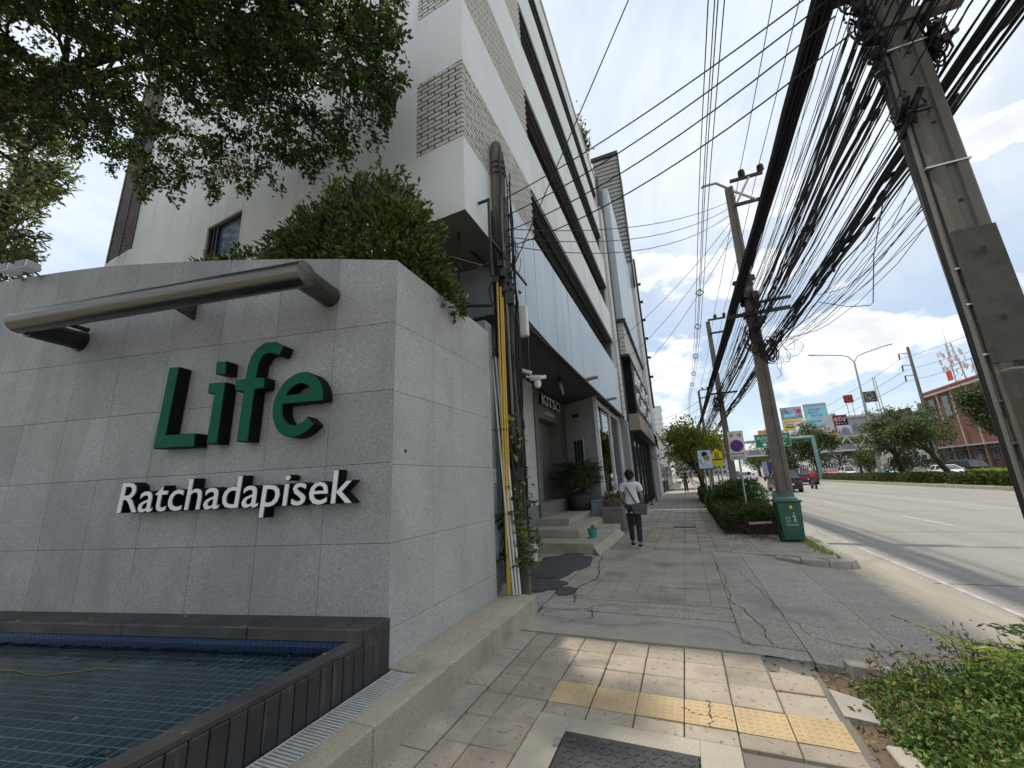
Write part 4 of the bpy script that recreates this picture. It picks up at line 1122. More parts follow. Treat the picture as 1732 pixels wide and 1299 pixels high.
# white tiled pier
pier = MB().box(-4.32, -4.02, 10.15, 11.34, .3, 4.6).build('tiled_pier', 'joint_dark', shop)
for k in range(44):
    z = .95 + k * .0825
    if z > 4.55: break
    for j in range(4):
        a = 10.14 + j * .4 - (.2 if k % 2 else 0)
        a0, a1 = max(a, 10.14) + .003, min(a + .4, 11.345) - .003
        if a1 - a0 > .03: B(-4.03, -4.0, a0, a1, z, z + .077).build('wall_tile', 'white_tile', pier)
    B(-4.3, -4.005, 10.11, 10.148, z, z + .077).build('wall_tile', 'white_tile', pier)
B(-4.0, -3.95, 11.36, 11.42, 1.0, 4.58).build('corner_trim', 'taupe_stone', shop)
# angled white wall with shuttered window, then the glazed bay
A0, A1 = Vector((-4.2, 15.7, 0)), Vector((-2.78, 14.62, 0)); AD = (A1 - A0).normalized(); AN = Vector((AD.y, -AD.x, 0)); AL = (A1 - A0).length
def ap(u, z, d=0.0):
    p = A0 + AD * u - AN * d
    return (p.x, p.y, z)
if AN.y > 0: AN = -AN
fbox(ap, 0, AL, .58, 4.6, .0, .08).build('white_wall', 'white_paint', shop)
fw = fbox(ap, .45, 1.05, 2.0, 3.15, -.02, -.002).build('window', 'white_paint', shop)
for k in range(3): fbox(ap, .50 + k * .18, .64 + k * .18, 2.06, 3.08, -.03, -.021).build('window_shutter', 'glass_dark', fw)
for k in range(2):
    p = Vector(ap(.75 + k * .2, 4.02, -.12)); MB().lathe([(.02, .06), (.05, .05), (.06, -.05), (.02, -.07)], p, 10).build('spotlight', 'dark_metal', shop, smooth=True)
    MB().bar(ap(.75 + k * .2, 4.1, 0), p, .015).build('spotlight_arm', 'dark_metal', shop)
for yy in (14.52, 17.32, 20.06):
    B(-2.78, -2.64, yy, yy + .14, 1.0, 4.6).build('white_column', 'white_paint', shop, bevel=.008)
B(-2.76, -2.66, 14.66, 20.06, 4.32, 4.5).build('bay_head', 'white_paint', shop)
B(-2.76, -2.66, 14.66, 20.06, 1.0, 1.1).build('bay_sill', 'white_paint', shop)
for a, b in ((14.67, 17.31), (17.47, 20.05)):
    B(-2.715, -2.70, a, b, 1.1, 4.32).build('glass_pane', 'glass', shop)
B(-2.85, -2.6, 14.45, 20.25, .0, .998).build('plinth_wall', 'box_blue', shop)
B(-6.5, -2.85, 15.8, 20.2, .3, .9).build('bay_floor', 'taupe_stone', shop)
B(-6.6, -6.5, 15.7, 20.2, .9, 4.6).build('bay_back_wall', 'white_paint', shop)
B(-6.5, -2.8, 20.2, 20.3, .3, 4.6).build('bay_side_wall', 'bluegrey_wall', shop)
for k in range(10): MB().bar((-6.2, 16 + k * .42, 4.3 - .12 * k), (-3.2, 16 + k * .42, 4.3 - .12 * k), .05, .03).build('ceiling_slat', 'grey_facade', shop)
# steps
stp = thing('entrance_steps', 'three wide stone steps leading up to the shop entrance', 'steps', (-2.8, 11, 0))
B(-4.3, -2.06, 9.32, 13.4, -.1, .21).build('step', 'washed_stone', stp, bevel=.015, segs=2)
B(-4.3, -2.60, 10.2, 14.0, .211, .40).build('step', 'washed_stone', stp, bevel=.015, segs=2)
B(-4.3, -3.08, 11.1, 14.4, .401, .58).build('step', 'washed_stone', stp, bevel=.015, segs=2)
for a in ((-4.28, -2.08, 9.34, 10.2, .211), (-2.6, -2.08, 10.2, 13.38, .211), (-4.28, -2.62, 10.22, 11.1, .401), (-3.08, -2.62, 11.1, 13.98, .401), (-4.0, -3.10, 11.12, 14.38, .581)):
    sheet(a[0], a[1], a[2], a[3], a[4] + .003).build('step_tread', 'pave_far', stp)
MB().hexa([(-2.055, 9.25, -.1), (-1.84, 9.0, -.1), (-1.80, 12.7, -.1), (-2.055, 12.7, -.1), (-2.055, 9.25, .15), (-1.90, 9.1, .02), (-1.86, 12.7, .02), (-2.055, 12.7, .15)]).build('ramp_wedge', 'washed_stone', stp, bevel=.01)
pl = thing('stone_planter', 'brown stone planter at the end of the steps with reddish plants', 'planter', (-2.25, 13.9, 0))
B(-2.62, -1.95, 13.42, 14.4, -.1, .70).build('planter_box', 'taupe_stone', pl, bevel=.01)
pts = [(rr.uniform(-2.6, -1.97), rr.uniform(13.5, 14.4), .70 + abs(rr.gauss(0, .15))) for _ in range(700)]
link('planter_foliage', leaf_mesh('planter_foliage', pts[:400], .09, .3, .5), 'leaf_dry', pl)
link('foliage', leaf_mesh('foliage', [(x, y_ + .3, z + .2) for x, y_, z in pts[400:]], .12, .25, .8), 'leaf_hedge', pl)
bx = thing('bluish_box', 'blue grey box standing beside the dark palm pot', 'box', (-2.95, 14.2, .58))
B(-3.06, -2.64, 13.95, 14.44, .402, .86).build('case', 'box_blue', bx, bevel=.015)
B(-3.07, -2.63, 13.94, 14.45, .862, .90).build('lid', 'box_blue', bx, bevel=.01)
# fluorescent fitting and flood lamps under and on the canopy
fl = thing('tube_light', 'tube light hung under the canopy in front of the entrance sign', 'light', (-3.3, 12.2, 4.4))
MB().bar((-3.05, 11.2, 4.42), (-3.35, 12.6, 4.42), .10, .05).build('tray', 'galvanised', fl)
MB().tube([(-3.05, 11.25, 4.37), (-3.34, 12.55, 4.37)], .02, 8).build('tube', 'letter_white', fl)
MB().bar((-3.05, 11.2, 4.45), (-3.0, 11.1, 4.6), .03).build('hanger', 'dark_metal', fl)
MB().lathe([(.03, 0), (.07, .05), (.07, .14), (.03, .16)], (-3.0, 11.05, 4.42), 10).build('ballast', 'dark_metal', fl)
for i, yy in enumerate((11.9, 15.6)):
    f = thing('flood_lamp', ('nearer' if i == 0 else 'farther') + ' flat floodlight projecting from the canopy edge over the steps', 'light', (FX, yy, 4.6))
    MB().hexa([(FX + .03, yy - .1, 4.56), (FX + .38, yy - .09, 4.60), (FX + .38, yy + .09, 4.60), (FX + .03, yy + .1, 4.56), (FX + .03, yy - .1, 4.64), (FX + .38, yy - .09, 4.66), (FX + .38, yy + .09, 4.66), (FX + .03, yy + .1, 4.64)]).build('housing', 'beige_trim', f, bevel=.01)
    sheet(FX + .06, FX + .36, yy - .08, yy + .08, 4.59).build('lens', 'headlight', f)
# rain pipe along the canopy edge
mb = MB(); mb.tube([(FX + .07, 6.0, 4.62), (FX + .07, 8.0, 4.50), (FX + .07, 10.5, 4.46), (FX + .06, 13, 4.47), (FX + .06, 20, 4.46)], .022, 6)
tag(mb.build('edge_conduit', 'cable'), 'black conduit running along the lower edge of the metal fascia', 'conduit')
# palm pot
pp = thing('potted_palm', 'bushy lady palm in a big dark round pot by the entrance', 'plant', (-3.45, 14.1, .6))
MB().lathe([(.26, 0), (.36, .08), (.42, .28), (.40, .50), (.43, .54), (.39, .56), (.37, .50)], (-3.45, 14.1, .585), 24).build('pot', 'pot_dark', pp, smooth=True)
rp = np.random.default_rng(4); P_, D_l = [], []
stm = MB()
for k in range(60):
    a, h = rp.uniform(0, 6.28), rp.uniform(.5, 1.9); rr_ = rp.uniform(.15, .62)
    tip = np.array((-3.45 + math.cos(a) * rr_, 14.1 + math.sin(a) * rr_ * .8, 1.05 + h * .62))
    stm.tube([(-3.45 + math.cos(a) * .12, 14.1 + math.sin(a) * .12, 1.05), tuple(tip)], .008, 4)
    for j in range(11):
        fa = a + (j - 5) * .42 + rp.normal() * .1
        P_.append(tip); D_l.append((math.cos(fa), math.sin(fa), rp.uniform(-.35, .45)))
stm.build('stems', 'twig', pp)
link('fronds', leaf_mesh('fronds', P_, .42, .10, 0, .15, D_l, fold=.03), 'leaf_palm', pp)
tp = thing('teal_pot', 'small teal bucket standing on the lowest step', 'pot', (-2.26, 10.2, .21))
MB().lathe([(.085, 0), (.115, .2), (.122, .2), (.122, .22), (.10, .22), (.095, .19)], (-2.26, 10.2, .213), 16).build('bucket', 'teal_pot', tp, smooth=True)
link('sprig', leaf_mesh('sprig', [(-2.26 + rp.normal() * .02, 10.2 + rp.normal() * .02, .40 + rp.uniform(0, .1)) for _ in range(24)], .07, .4, .8), 'leaf_dry', tp)

# concrete fin and the darker shops beyond
fin = thing('concrete_fin', 'tall pale concrete fin at the far end of the white block', 'wall', (-2.5, 20.8, 0))
B(-3.4, -2.38, 20.46, 21.3, 4.4, 16.9).build('shaft', 'stucco_cream', fin, bevel=.02)
B(-3.4, -2.33, 20.47, 21.35, 0, 4.39).build('foot', 'grey_facade', fin)
mb = MB()
for k in range(4): mb.bar((-2.9, 20.6 + k * .15, 16.9), (-2.9 + .1 * (k % 2), 20.6 + k * .15, 18.1 - .2 * k), .05)
mb.build('exposed_bars', 'galvanised', fin)
mb = MB()
for k in range(6): mb.box(-2.375, -2.372, 20.5, 21.25, 5.0 + k * .32, 5.08 + k * .32)
mb.build('flaked_patches', 'grey_facade', fin)
db = thing('dark_shop_building', 'tall dark fronted shop building with white lettered black sign beyond the fin', 'building', (-2.6, 30, 0))
B(-9, -2.45, 21.7, 40, 0, 20).build('body', 'dark_facade', db)
for i in range(9):
    a = 22.6 + i * 1.93
    B(-2.44, -2.05, a, a + 1.91, 10.6, 19.6 - i * .15).build('upper_panel', 'fascia_metal', db)
for i in range(9):
    for j in range(8):
        a, z = 22.6 + i * 1.93, 8.45 + j * .25
        B(-2.44, -2.12, a + .02, a + 1.91, z + .02, z + .235).build('mesh_tile', 'pale_facade', db)
B(-2.44, -1.95, 22.4, 40, 10.42, 10.58).build('black_rail', 'dark_metal', db)
B(-2.44, -1.95, 22.4, 40, 8.26, 8.42).build('black_rail', 'dark_metal', db)
sb = B(-2.42, -2.0, 23.2, 39.5, 5.1, 8.2).build('sign_board', 'letter_black', db)
mb = MB(); rr = random.Random(31)
for k, u in enumerate((24.6, 27.0, 29.4, 32.6, 35.6)):      # bold rounded white glyphs, two rows, too oblique to read
    for row in (0, 1):
        c = Vector((-1.95, u, 7.3 - row * 1.35))
        if (k + row) % 2: mb.tube([c + Vector((0, .75 * math.cos(t * .52), .48 * math.sin(t * .52))) for t in range(2, 12)], .09, 6)
        else: mb.tube([c + Vector((0, -.7, -.45)), c + Vector((0, -.3, .45)), c + Vector((0, .25, -.4)), c + Vector((0, .75, .4))], .085, 6)
mb.build('sign_glyphs', 'letter_white', db)
B(-2.42, -1.85, 22.6, 39.5, 4.1, 5.0).build('awning_band', 'beige_trim', db)
B(-2.42, -1.80, 22.6, 39.5, 4.0, 4.09).build('awning_edge', 'dark_metal', db)
for i in range(8):
    a = 22.7 + i * 2.1
    B(-2.44, -2.3, a, a + .12, 0, 4.0).build('shop_post', 'dark_metal', db)
    B(-2.44, -2.38, a + .3, a + 1.9, .5, 3.6).build('shop_window', 'glass_dark', db)
for i in range(5):
    MB().bar((-2.1, 22.8 + i * 3.6, 2.9), (-1.75, 22.8 + i * 3.6, 2.9), .05).build('bracket', 'dark_metal', db)
B(-2.5, -1.78, 40.0, 40.5, 8, 24).build('black_screen', 'dark_metal', db)
for i in range(6): B(-1.77, -1.5, 40.1, 40.4, 11 + i * 2.0, 11.18 + i * 2.0).build('screen_bracket', 'dark_metal', db)
# lamp posts of the shop terrace
for i, (px, py) in enumerate(((-1.98, 25.2), (-1.95, 29.0))):
    t = thing('terrace_post', ('nearer' if i == 0 else 'farther') + ' slim black post standing on the terrace of the dark shops', 'post', (px, py, 0))
    MB().cyl((px, py, 0), (px, py, 3.6), .03, .025, 8).build('shaft', 'dark_metal', t); MB().lathe([(.12, 0), (.12, .03), (.04, .06)], (px, py, 0), 10).build('foot', 'dark_metal', t)
    MB().bar((px - .5, py, 3.3), (px + .05, py, 3.3), .03).build('arm', 'dark_metal', t)
tw = thing('louvred_tower', 'tall plant tower faced with grey horizontal louvres rising behind the shops', 'tower', (-3, 34, 0))
B(-4.25, -1.85, 34.2, 38, 0, 32.2).build('shaft', 'pale_facade', tw)
for k in range(26):
    z = 20.6 + k * .44
    MB().hexa([(-4.2, 34.0, z), (-1.85, 34.0, z), (-1.85, 34.195, z + .2), (-4.2, 34.195, z + .2), (-4.2, 33.98, z + .12), (-1.85, 33.98, z + .12), (-1.85, 34.195, z + .3), (-4.2, 34.195, z + .3)]).build('louvre_blade', 'grey_facade', tw)
B(-4.35, -1.75, 33.9, 34.19, 32.15, 32.5).build('louvre_frame', 'dark_metal', tw)
B(-1.85, -1.72, 33.95, 34.3, 18, 32.2).build('louvre_frame', 'dark_metal', tw)
# crates by the shop wall
cr = thing('brown_crate', 'brown crate with a dark bundle on top by the shop wall', 'crate', (-1.8, 14.6, 0))
B(-1.92, -1.6, 14.75, 15.2, 0, .55).build('crate', 'crate_brown', cr, bevel=.01)
MB().lathe([(.05, 0), (.2, .05), (.24, .2), (.16, .34), (.03, .38)], (-1.76, 14.95, .551), 12).build('bundle', 'bag_grey', cr, smooth=True)
# rooftop bushes
link_pts = [(-2.5 + rp.normal() * .12, 17.6 + rp.normal() * .5, 18.7 + abs(rp.normal()) * .45) for _ in range(500)]
rb = link('roof_shrub', leaf_mesh('roof_shrub', link_pts, .16, .5), 'leaf_hedge'); tag(rb, 'straggly shrub growing on the roof edge of the white block', 'shrub')

# ------------------------------------------------------------------ poles and cables
def taper_pole(t, x, y, z0, z1, w0, w1, dx=0.0, m='pole_concrete', groove=True, dep=.85):
    mb = MB()
    def loop(z):
        f = (z - z0) / (z1 - z0); w = (w0 + (w1 - w0) * f) / 2; d = w * dep; cx_ = x + dx * f; g = w * .30; c = w * .22
        if groove: pts = [(-w + c, -d), (-g, -d), (-g * .8, -d + .022), (g * .8, -d + .022), (g, -d), (w - c, -d), (w, -d + c), (w, d - c), (w - c, d), (-w + c, d), (-w, d - c), (-w, -d + c)]
        else: pts = [(-w + c, -d), (w - c, -d), (w, -d + c), (w, d - c), (w - c, d), (-w + c, d), (-w, d - c), (-w, -d + c)]
        return [(cx_ + a, y + b, z) for a, b in pts]
    zs = [z0 + (z1 - z0) * k / 6 for k in range(7)]; L = [loop(z) for z in zs]; n = len(L[0])
    for i in range(6):
        mb.add(L[i] + L[i + 1], [(k, (k + 1) % n, (k + 1) % n + n, k + n) for k in range(n)])
    mb.add(L[-1], [tuple(range(n))])
    sh = mb.build('shaft', m, t)
    for k in range(int((z1 - z0) / .38)):
        z = z0 + .5 + k * .38; f = (z - z0) / (z1 - z0); w = (w0 + (w1 - w0) * f) / 2
        if k % 2: MB().tube([(x + dx * f, y - w * dep + .021, z), (x + dx * f, y - w * dep + .017, z)], .016, 8).build('bolt_hole', 'crack', t)
    return sh
near = thing('utility_pole', 'massive grey concrete utility pole cut by the upper frame edge, nearest of all', 'pole', (2.3, 4.02, 0))
taper_pole(near, 2.27, 3.975, -.3, 11, .27, .215, dx=.16, dep=.5)
mb = MB(); mb.hexa([(2.178, 3.904, 2.28), (2.442, 3.904, 2.28), (2.445, 3.95, 2.28), (2.175, 3.95, 2.28), (2.198, 3.909, 3.36), (2.448, 3.909, 3.36), (2.45, 3.95, 3.36), (2.195, 3.95, 3.36)])
mb.build('dark_collar', 'pole_dark', near)
B(2.17, 2.46, 3.80, 3.905, 1.2, 2.22).build('meter_box', 'pole_dark', near, bevel=.015)
for k, (z, w) in enumerate(((3.95, .002), (5.2, .002), (1.1, .002))):
    B(2.31 + .014 * z - .19, 2.31 + .014 * z + .09, 3.902, 4.05, z, z + .014).build('steel_strap', 'steel_bright', near)
for z in (3.3, 2.75, 2.4, 2.32):
    MB().obox((2.28 + .1 * (z % .3), 3.872, z - .15), (1, 0, 0), (0, 1, 0), (0, 0, 1), .014, .004, .02).build('scar', 'crack', near)
sec = thing('utility_pole', 'paler concrete pole standing close behind the nearest utility pole', 'pole', (2.48, 4.52, 0))
taper_pole(sec, 2.53, 4.50, -.3, 10.6, .26, .21, groove=False, dep=.6)
cab = thing('riser_cable', 'thick grey cable clipped up the gap between the two near poles', 'cable', (2.22, 4.27, 0))
MB().tube([(2.11, 3.965, -.1), (2.13, 3.965, 1.5), (2.152, 3.96, 2.6), (2.163, 3.965, 3.3), (2.18, 3.965, 4.0), (2.20, 3.965, 5.0), (2.22, 3.97, 6.0)], .017, 8).build('sheath', 'cable_grey', cab, smooth=True)
MB().tube([(2.11, 4.015, -.1), (2.13, 4.015, 1.5), (2.15, 4.015, 2.6), (2.163, 4.015, 3.4), (2.178, 4.015, 4.0), (2.21, 4.015, 5.6)], .022, 8).build('duct', 'black_plastic', cab, smooth=True)
for z in (1.7, 2.0, 2.35, 2.75, 3.05): B(2.115 + .013 * z, 2.15 + .013 * z, 3.94, 4.045, z, z + .015).build('clip', 'steel_bright', cab)
def crossarm(t, x0, x1, y, z, m='dark_metal', w=.09): MB().bar((x0, y, z), (x1, y, z), w, w).build('crossarm', m, t)
crossarm(near, 2.22, 2.78, 3.93, 5.50, 'pole_concrete'); crossarm(near, 1.9, 2.9, 4.2, 6.3)
for k in range(9):   # spool racks and clamps
    z = 4.7 + k * .19; MB().lathe([(.03, 0), (.055, .01), (.03, .05), (.055, .09), (.03, .1)], (2.12, 3.93 + .02 * (k % 2), z + .3), 8).build('spool', 'black_plastic', near)
rn = random.Random(41)
def loops(mb, c, n, r_, rng, ry=.4, wire=.012):
    for k in range(n):
        q = r_ * rng.uniform(.6, 1.2); ph = rng.uniform(0, 6.28); ox, oz = rng.uniform(-.08, .08), rng.uniform(-.1, .1); tl = rng.uniform(-.5, .5)
        mb.tube([(c[0] + ox + q * .5 * math.cos(t * .55 + ph), c[1] + rng.uniform(-.02, .02) + tl * q * math.cos(t * .55 + ph), c[2] + oz + q * math.sin(t * .55 + ph)) for t in range(12)], wire, 5)
mb = MB()
for c in ((2.12, 3.95, 5.9), (2.14, 3.95, 5.55), (2.16, 3.95, 5.2), (2.20, 3.93, 4.55), (2.52, 3.98, 5.1), (2.56, 3.98, 5.35), (2.62, 3.95, 5.6)):
    loops(mb, c, 5, .13, rn, wire=rn.choice((.006, .01)))
mb.build('cable_tangle', 'cable', near)
for k in range(26):
    c = rn.choice(((2.13, 3.93, 5.7), (2.15, 3.93, 5.3), (2.2, 3.9, 4.5), (2.53, 3.95, 5.15), (2.6, 3.95, 5.55)))
    MB().tube([(c[0] + rn.uniform(-.07, .07), c[1] - .12 + rn.uniform(-.05, .05), c[2] + rn.uniform(-.14, .14)), (c[0] + rn.uniform(-.07, .07), c[1] + .12, c[2] + rn.uniform(-.14, .14))], rn.uniform(.012, .035), 7).build('cable_clamp', 'black_plastic', near)
midp = thing('utility_pole', 'concrete utility pole rising behind the green bin with crossarms', 'pole', (2.27, 12.2, 0))
taper_pole(midp, 2.24, 12.2, -.1, 10.0, .34, .21, dx=.18)
crossarm(midp, 1.70, 3.22, 12.02, 5.83); crossarm(midp, 2.45, 3.28, 12.02, 6.12, w=.07); crossarm(midp, 2.45, 3.3, 12.02, 10.08, w=.08); crossarm(midp, 2.45, 3.42, 12.02, 9.25, w=.08)
MB().bar((2.5, 12.05, 9.3), (2.95, 12.0, 10.05), .05).build('brace', 'galvanised', midp); MB().bar((2.5, 12.05, 9.75), (3.0, 12.0, 9.25), .05).build('brace', 'galvanised', midp)
MB().tube([(2.4, 12.15, 9.95), (2.1, 12.1, 10.22), (1.72, 12.05, 10.2), (1.70, 12.05, 10.16)], .04, 6).build('bracket_arm', 'galvanised', midp)
INS = [(.02, 0), (.06, .02), (.10, .06), (.06, .09), (.10, .13), (.06, .16), (.09, .20), (.05, .25), (.02, .27)]
for x, z in ((2.78, 10.12), (3.27, 10.12), (3.28, 9.29)): MB().lathe(INS, (x, 12.02, z), 10).build('insulator', 'porcelain', midp, smooth=True)
rw = random.Random(17)
mb = MB()
for k in range(26):   # tangle of clamps, boxes and loops round the shaft
    z = rw.uniform(5.5, 7.1); a = rw.uniform(0, 6.28); r_ = rw.uniform(.14, .26)
    mb.obox((2.33 + r_ * math.cos(a), 12.15 + r_ * math.sin(a) * .7, z), (1, .2, 0), (-.2, 1, 0), (0, 0, 1), rw.uniform(.03, .08), rw.uniform(.03, .07), rw.uniform(.04, .13))
mb.build('splice_boxes', 'black_plastic', midp)
mb = MB(); loops(mb, (2.55, 12.05, 4.75), 9, .28, rw); loops(mb, (2.2, 12.0, 5.1), 6, .3, rw); mb.build('cable_coils', 'cable', midp)
for i, (px, py, lab) in enumerate(((2.3, 24.0, 'concrete utility pole laden with cables beside the yellow leaved tree'), (2.42, 45.0, 'distant concrete utility pole with crossarms at the street vanishing point'))):
    t = thing('utility_pole', lab, 'pole', (px, py, 0))
    taper_pole(t, px, py, -.1, 10.0, .34, .21, dx=.1, groove=False)
    crossarm(t, px + .1, px + 1.0, py - .15, 10.05); crossarm(t, px + .1, px + 1.0, py - .15, 9.25); crossarm(t, px - .5, px + .9, py - .15, 5.8)
    for x, z in ((px + .5, 10.1), (px + .95, 10.1), (px + .95, 9.3)): MB().lathe(INS, (x, py - .15, z), 8).build('insulator', 'porcelain', t)
    mb = MB(); loops(mb, (px - .1, py - .1, 5.3), 8, .35, rw, wire=.02); mb.build('cable_coils', 'cable', t)

# --- cables
def catenary(a, b, sag, n=10, wob=0.0, rng=rw):
    a, b = Vector(a), Vector(b); out = []
    for k in range(n + 1):
        f = k / n; p = a + (b - a) * f; p.z -= sag * 4 * f * (1 - f)
        if wob and 0 < k < n: p += Vector((rng.uniform(-wob, wob), 0, rng.uniform(-wob, wob)))
        out.append(p)
    return out
WISPS = 1
SPANS = [-17.0, 4.0, 12.1, 24.0, 45.0, 72.0]
def run(x, z, sags, wob=0.0, spread=None, ends=(0, 5), rng=rw, n=10):
    """a cable over several poles; every pole holds it a little differently"""
    pts = []
    pos = [(x + (rng.uniform(-spread, spread) if spread else 0), z + (rng.uniform(-spread, spread) if spread else 0)) for _ in SPANS]
    for i in range(ends[0], ends[1]):
        a = (pos[i][0], SPANS[i], pos[i][1]); b = (pos[i + 1][0], SPANS[i + 1], pos[i + 1][1])
        seg = catenary(a, b, sags * (SPANS[i + 1] - SPANS[i]) / 12.0 * rng.uniform(.7, 1.3), n, wob)
        pts += seg if not pts else seg[1:]
    return pts
bun = thing('cable_bundle', 'thick black bundle of lashed cables sweeping overhead along the poles', 'cable bundle', (2.0, 4, 6.3))
for k in range(30):
    a = rw.uniform(0, 6.28); r_ = .15 * math.sqrt(rw.random())
    MB().tube(run(2.0 + r_ * math.cos(a) * .9, 6.32 + r_ * math.sin(a) * .9, .05, .012, .035), rw.choice((.012, .016, .022)), 5, cap=False).build('cable_strand', 'cable', bun)
for k in range(0):
    yy = 3.2 + k * 1.35; mb = MB(); mb.tube([(2.0 + .165 * math.cos(t * .785), yy, 6.29 + .165 * math.sin(t * .785)) for t in range(9)], .008, 4); mb.build('lashing', 'cable', bun)
low_b = thing('cable_bundle', 'lower loose bundle of knotted black cables hanging under the main one', 'cable bundle', (2.65, 4, 4.8))
for k in range(20):
    a = rw.uniform(0, 6.28); r_ = .12 * math.sqrt(rw.random())
    MB().tube(run(2.66 + r_ * math.cos(a), 4.83 + r_ * math.sin(a) * 1.2, .06, .03, .05), rw.choice((.008, .011, .015)), 5, cap=False).build('cable_strand', 'cable', low_b)
for k in range(46):
    yy = 3.0 + k * .46 + rw.uniform(-.2, .2); c = Vector((2.66 + rw.uniform(-.09, .09), yy, 4.79 + rw.uniform(-.12, .1))); h_ = Vector((rw.uniform(-.03, .03), rw.uniform(.05, .14), rw.uniform(-.02, .02)))
    MB().tube([c - h_, c - h_ * .6, c + h_ * .6, c + h_], [.008, .02, .02, .008], 6).build('splice_sleeve', 'black_plastic', low_b)
LOOSE = 'thin black cable strung between the poles below the main bundle'
for k in range(46):
    x = rw.uniform(2.05, 2.78); z = rw.uniform(4.95, 6.25); tier = 'just below the main bundle' if z > 5.82 else ('midway between the two bundles' if z > 5.38 else 'just above the lower bundle'); side_ = 'pavement side' if x < 2.42 else 'road side'
    o = MB().tube(run(x, z, rw.uniform(.01, .26), .012, .19, (0, 4)), rw.choice((.004, .005, .006, .007, .010)), 4, cap=False).build('overhead_cable', 'cable')
    tag(o, 'thin black cable strung between the poles %s, on the %s' % (tier, side_), 'cable', 'loose cables %s, %s' % (tier, side_))
for k in range(9):
    x = rw.uniform(2.2, 2.8); z = rw.uniform(5.0, 6.0)
    o = thing('lashed_cable', 'knobbly cable pair with splice sleeves slung between the poles', 'cable', (x, 4, z), 'lashed cable pairs between the poles')
    P_ = run(x, z, .08, .02, .10, (0, 4)); MB().tube(P_, .013, 5, cap=False).build('cable_strand', 'cable', o)
    MB().tube([p + Vector((.02, 0, .02 * math.sin(i * 2.1))) for i, p in enumerate(P_)], .009, 4, cap=False).build('cable_strand', 'cable', o)
    for i in range(8, min(len(P_) - 1, 30), 3):
        a, b = P_[i], P_[i] + (P_[i + 1] - P_[i]) * .3
        MB().tube([a, a + (b - a) * .2, a + (b - a) * .8, b], [.008, .02, .02, .008], 6).build('splice_sleeve', 'black_plastic', o)
for k in range(14):   # drooping wisps low on the right
    a = Vector((2.62 + rw.uniform(0, .12), 4.5, rw.uniform(4.0, 4.8))); b = Vector((2.75, rw.uniform(8.5, 12), rw.uniform(4.5, 4.8)))
    o = MB().tube(catenary(a, b, rw.uniform(.02, .35), 10, .015), .005, 4, cap=False).build('drooping_wire', 'cable'); tag(o, 'fine slack wire drooping from the lower bundle', 'wire', 'slack wires under the lower bundle')
o = MB().tube([(2.75, 8.6, 4.62), (2.9, 7.9, 4.2), (2.98, 7.4, 4.0), (2.99, 7.3, 4.0), (2.9, 6.7, 4.5), (2.75, 5.8, 4.8)], .006, 4).build('drooping_wire', 'cable'); tag(o, 'single stiff wire bent into a sharp hanging V below the cables', 'wire')
for k in range(7):
    a = Vector((2.5 + rw.uniform(0, .35), 12.0, 4.9 + rw.uniform(-.3, .3))); q_ = rw.uniform(-.1, .5); l_ = rw.uniform(.5, 1.3)
    o = MB().tube([a + Vector((q_ * math.sin(t * .28) + .03 * math.sin(t + k), 0, -l_ * t / 11 + .22 * (t > 8) * (t - 8) * .3)) for t in range(12)], .005, 4).build('loose_end', 'cable'); tag(o, 'thin loose cable end dangling from the pole behind the bin', 'wire', 'loose ends on the pole behind the bin')
for (x, z) in ((2.78, 10.4), (3.27, 10.4), (3.28, 9.57)):
    o = MB().tube(run(x, z, .12), .010, 5, cap=False).build('power_line', 'cable'); tag(o, 'bare power line carried on the pole top insulators', 'power line', 'power lines on the insulators')
sp_ = thing('spaced_power_line', 'four parallel power lines held apart by diamond spacers beside the poles', 'power line', (1.74, 12, 10))
sag4 = lambda y: 10.1 - (.9 if y > 12 else .0) * math.sin(min(1, max(0, (y - 12) / 33)) * math.pi) ** .8
for dx, dz in ((-.14, 0), (.14, 0), (0, .14), (0, -.14)):
    MB().tube([(1.74 + dx, yy, sag4(yy) + dz) for yy in np.linspace(-17, 72, 46)], .012, 5, cap=False).build('conductor', 'cable', sp_)
for yy in (18.5, 22.5, 28.0, 33.5, 39):
    z = sag4(yy); mb = MB()
    for a, b in (((-.14, 0), (0, .14)), ((0, .14), (.14, 0)), ((.14, 0), (0, -.14)), ((0, -.14), (-.14, 0))): mb.bar((1.74 + a[0] * 1.2, yy, z + a[1] * 1.2), (1.74 + b[0] * 1.2, yy, z + b[1] * 1.2), .035)
    mb.build('spacer', 'cable', sp_)
# leaning cable laden pole by the granite wall
kp = thing('old_pole', 'weathered old pole wrapped in cables at the end of the granite wall', 'pole', (-2.34, 5.6, 0))
MB().tube([(-2.33, 5.6, -.1), (-2.33, 5.6, 2), (-2.35, 5.6, 4.5), (-2.39, 5.6, 6.4), (-2.40, 5.6, 7.55), (-2.40, 5.6, 7.72)], [.165, .155, .14, .125, .118, .09], 14).build('shaft', 'wood_pole', kp, smooth=True)
mb = MB(); rk = random.Random(23)
for k in range(16):
    a = rk.uniform(-2.6, .6); z0, z1 = rk.uniform(.3, 2.5), rk.uniform(4.6, 7.4); r_ = .165
    mb.tube([(-2.35 + (r_ + rk.uniform(0, .05)) * math.cos(a + .25 * math.sin(t * .9 + k)), 5.6 + (r_ + rk.uniform(0, .03)) * math.sin(a + .25 * math.sin(t * .9 + k)), z0 + (z1 - z0) * t / 9) for t in range(10)], rk.choice((.008, .011, .014, .018)), 5)
mb.build('climbing_cables', 'cable', kp)
mb = MB()
for k in range(22): loops(mb, (-2.38 + rk.uniform(-.06, .2), 5.5 + rk.uniform(-.08, .1), rk.uniform(4.3, 5.5)), 1, rk.uniform(.1, .3), rk, wire=rk.choice((.006, .01, .014)))
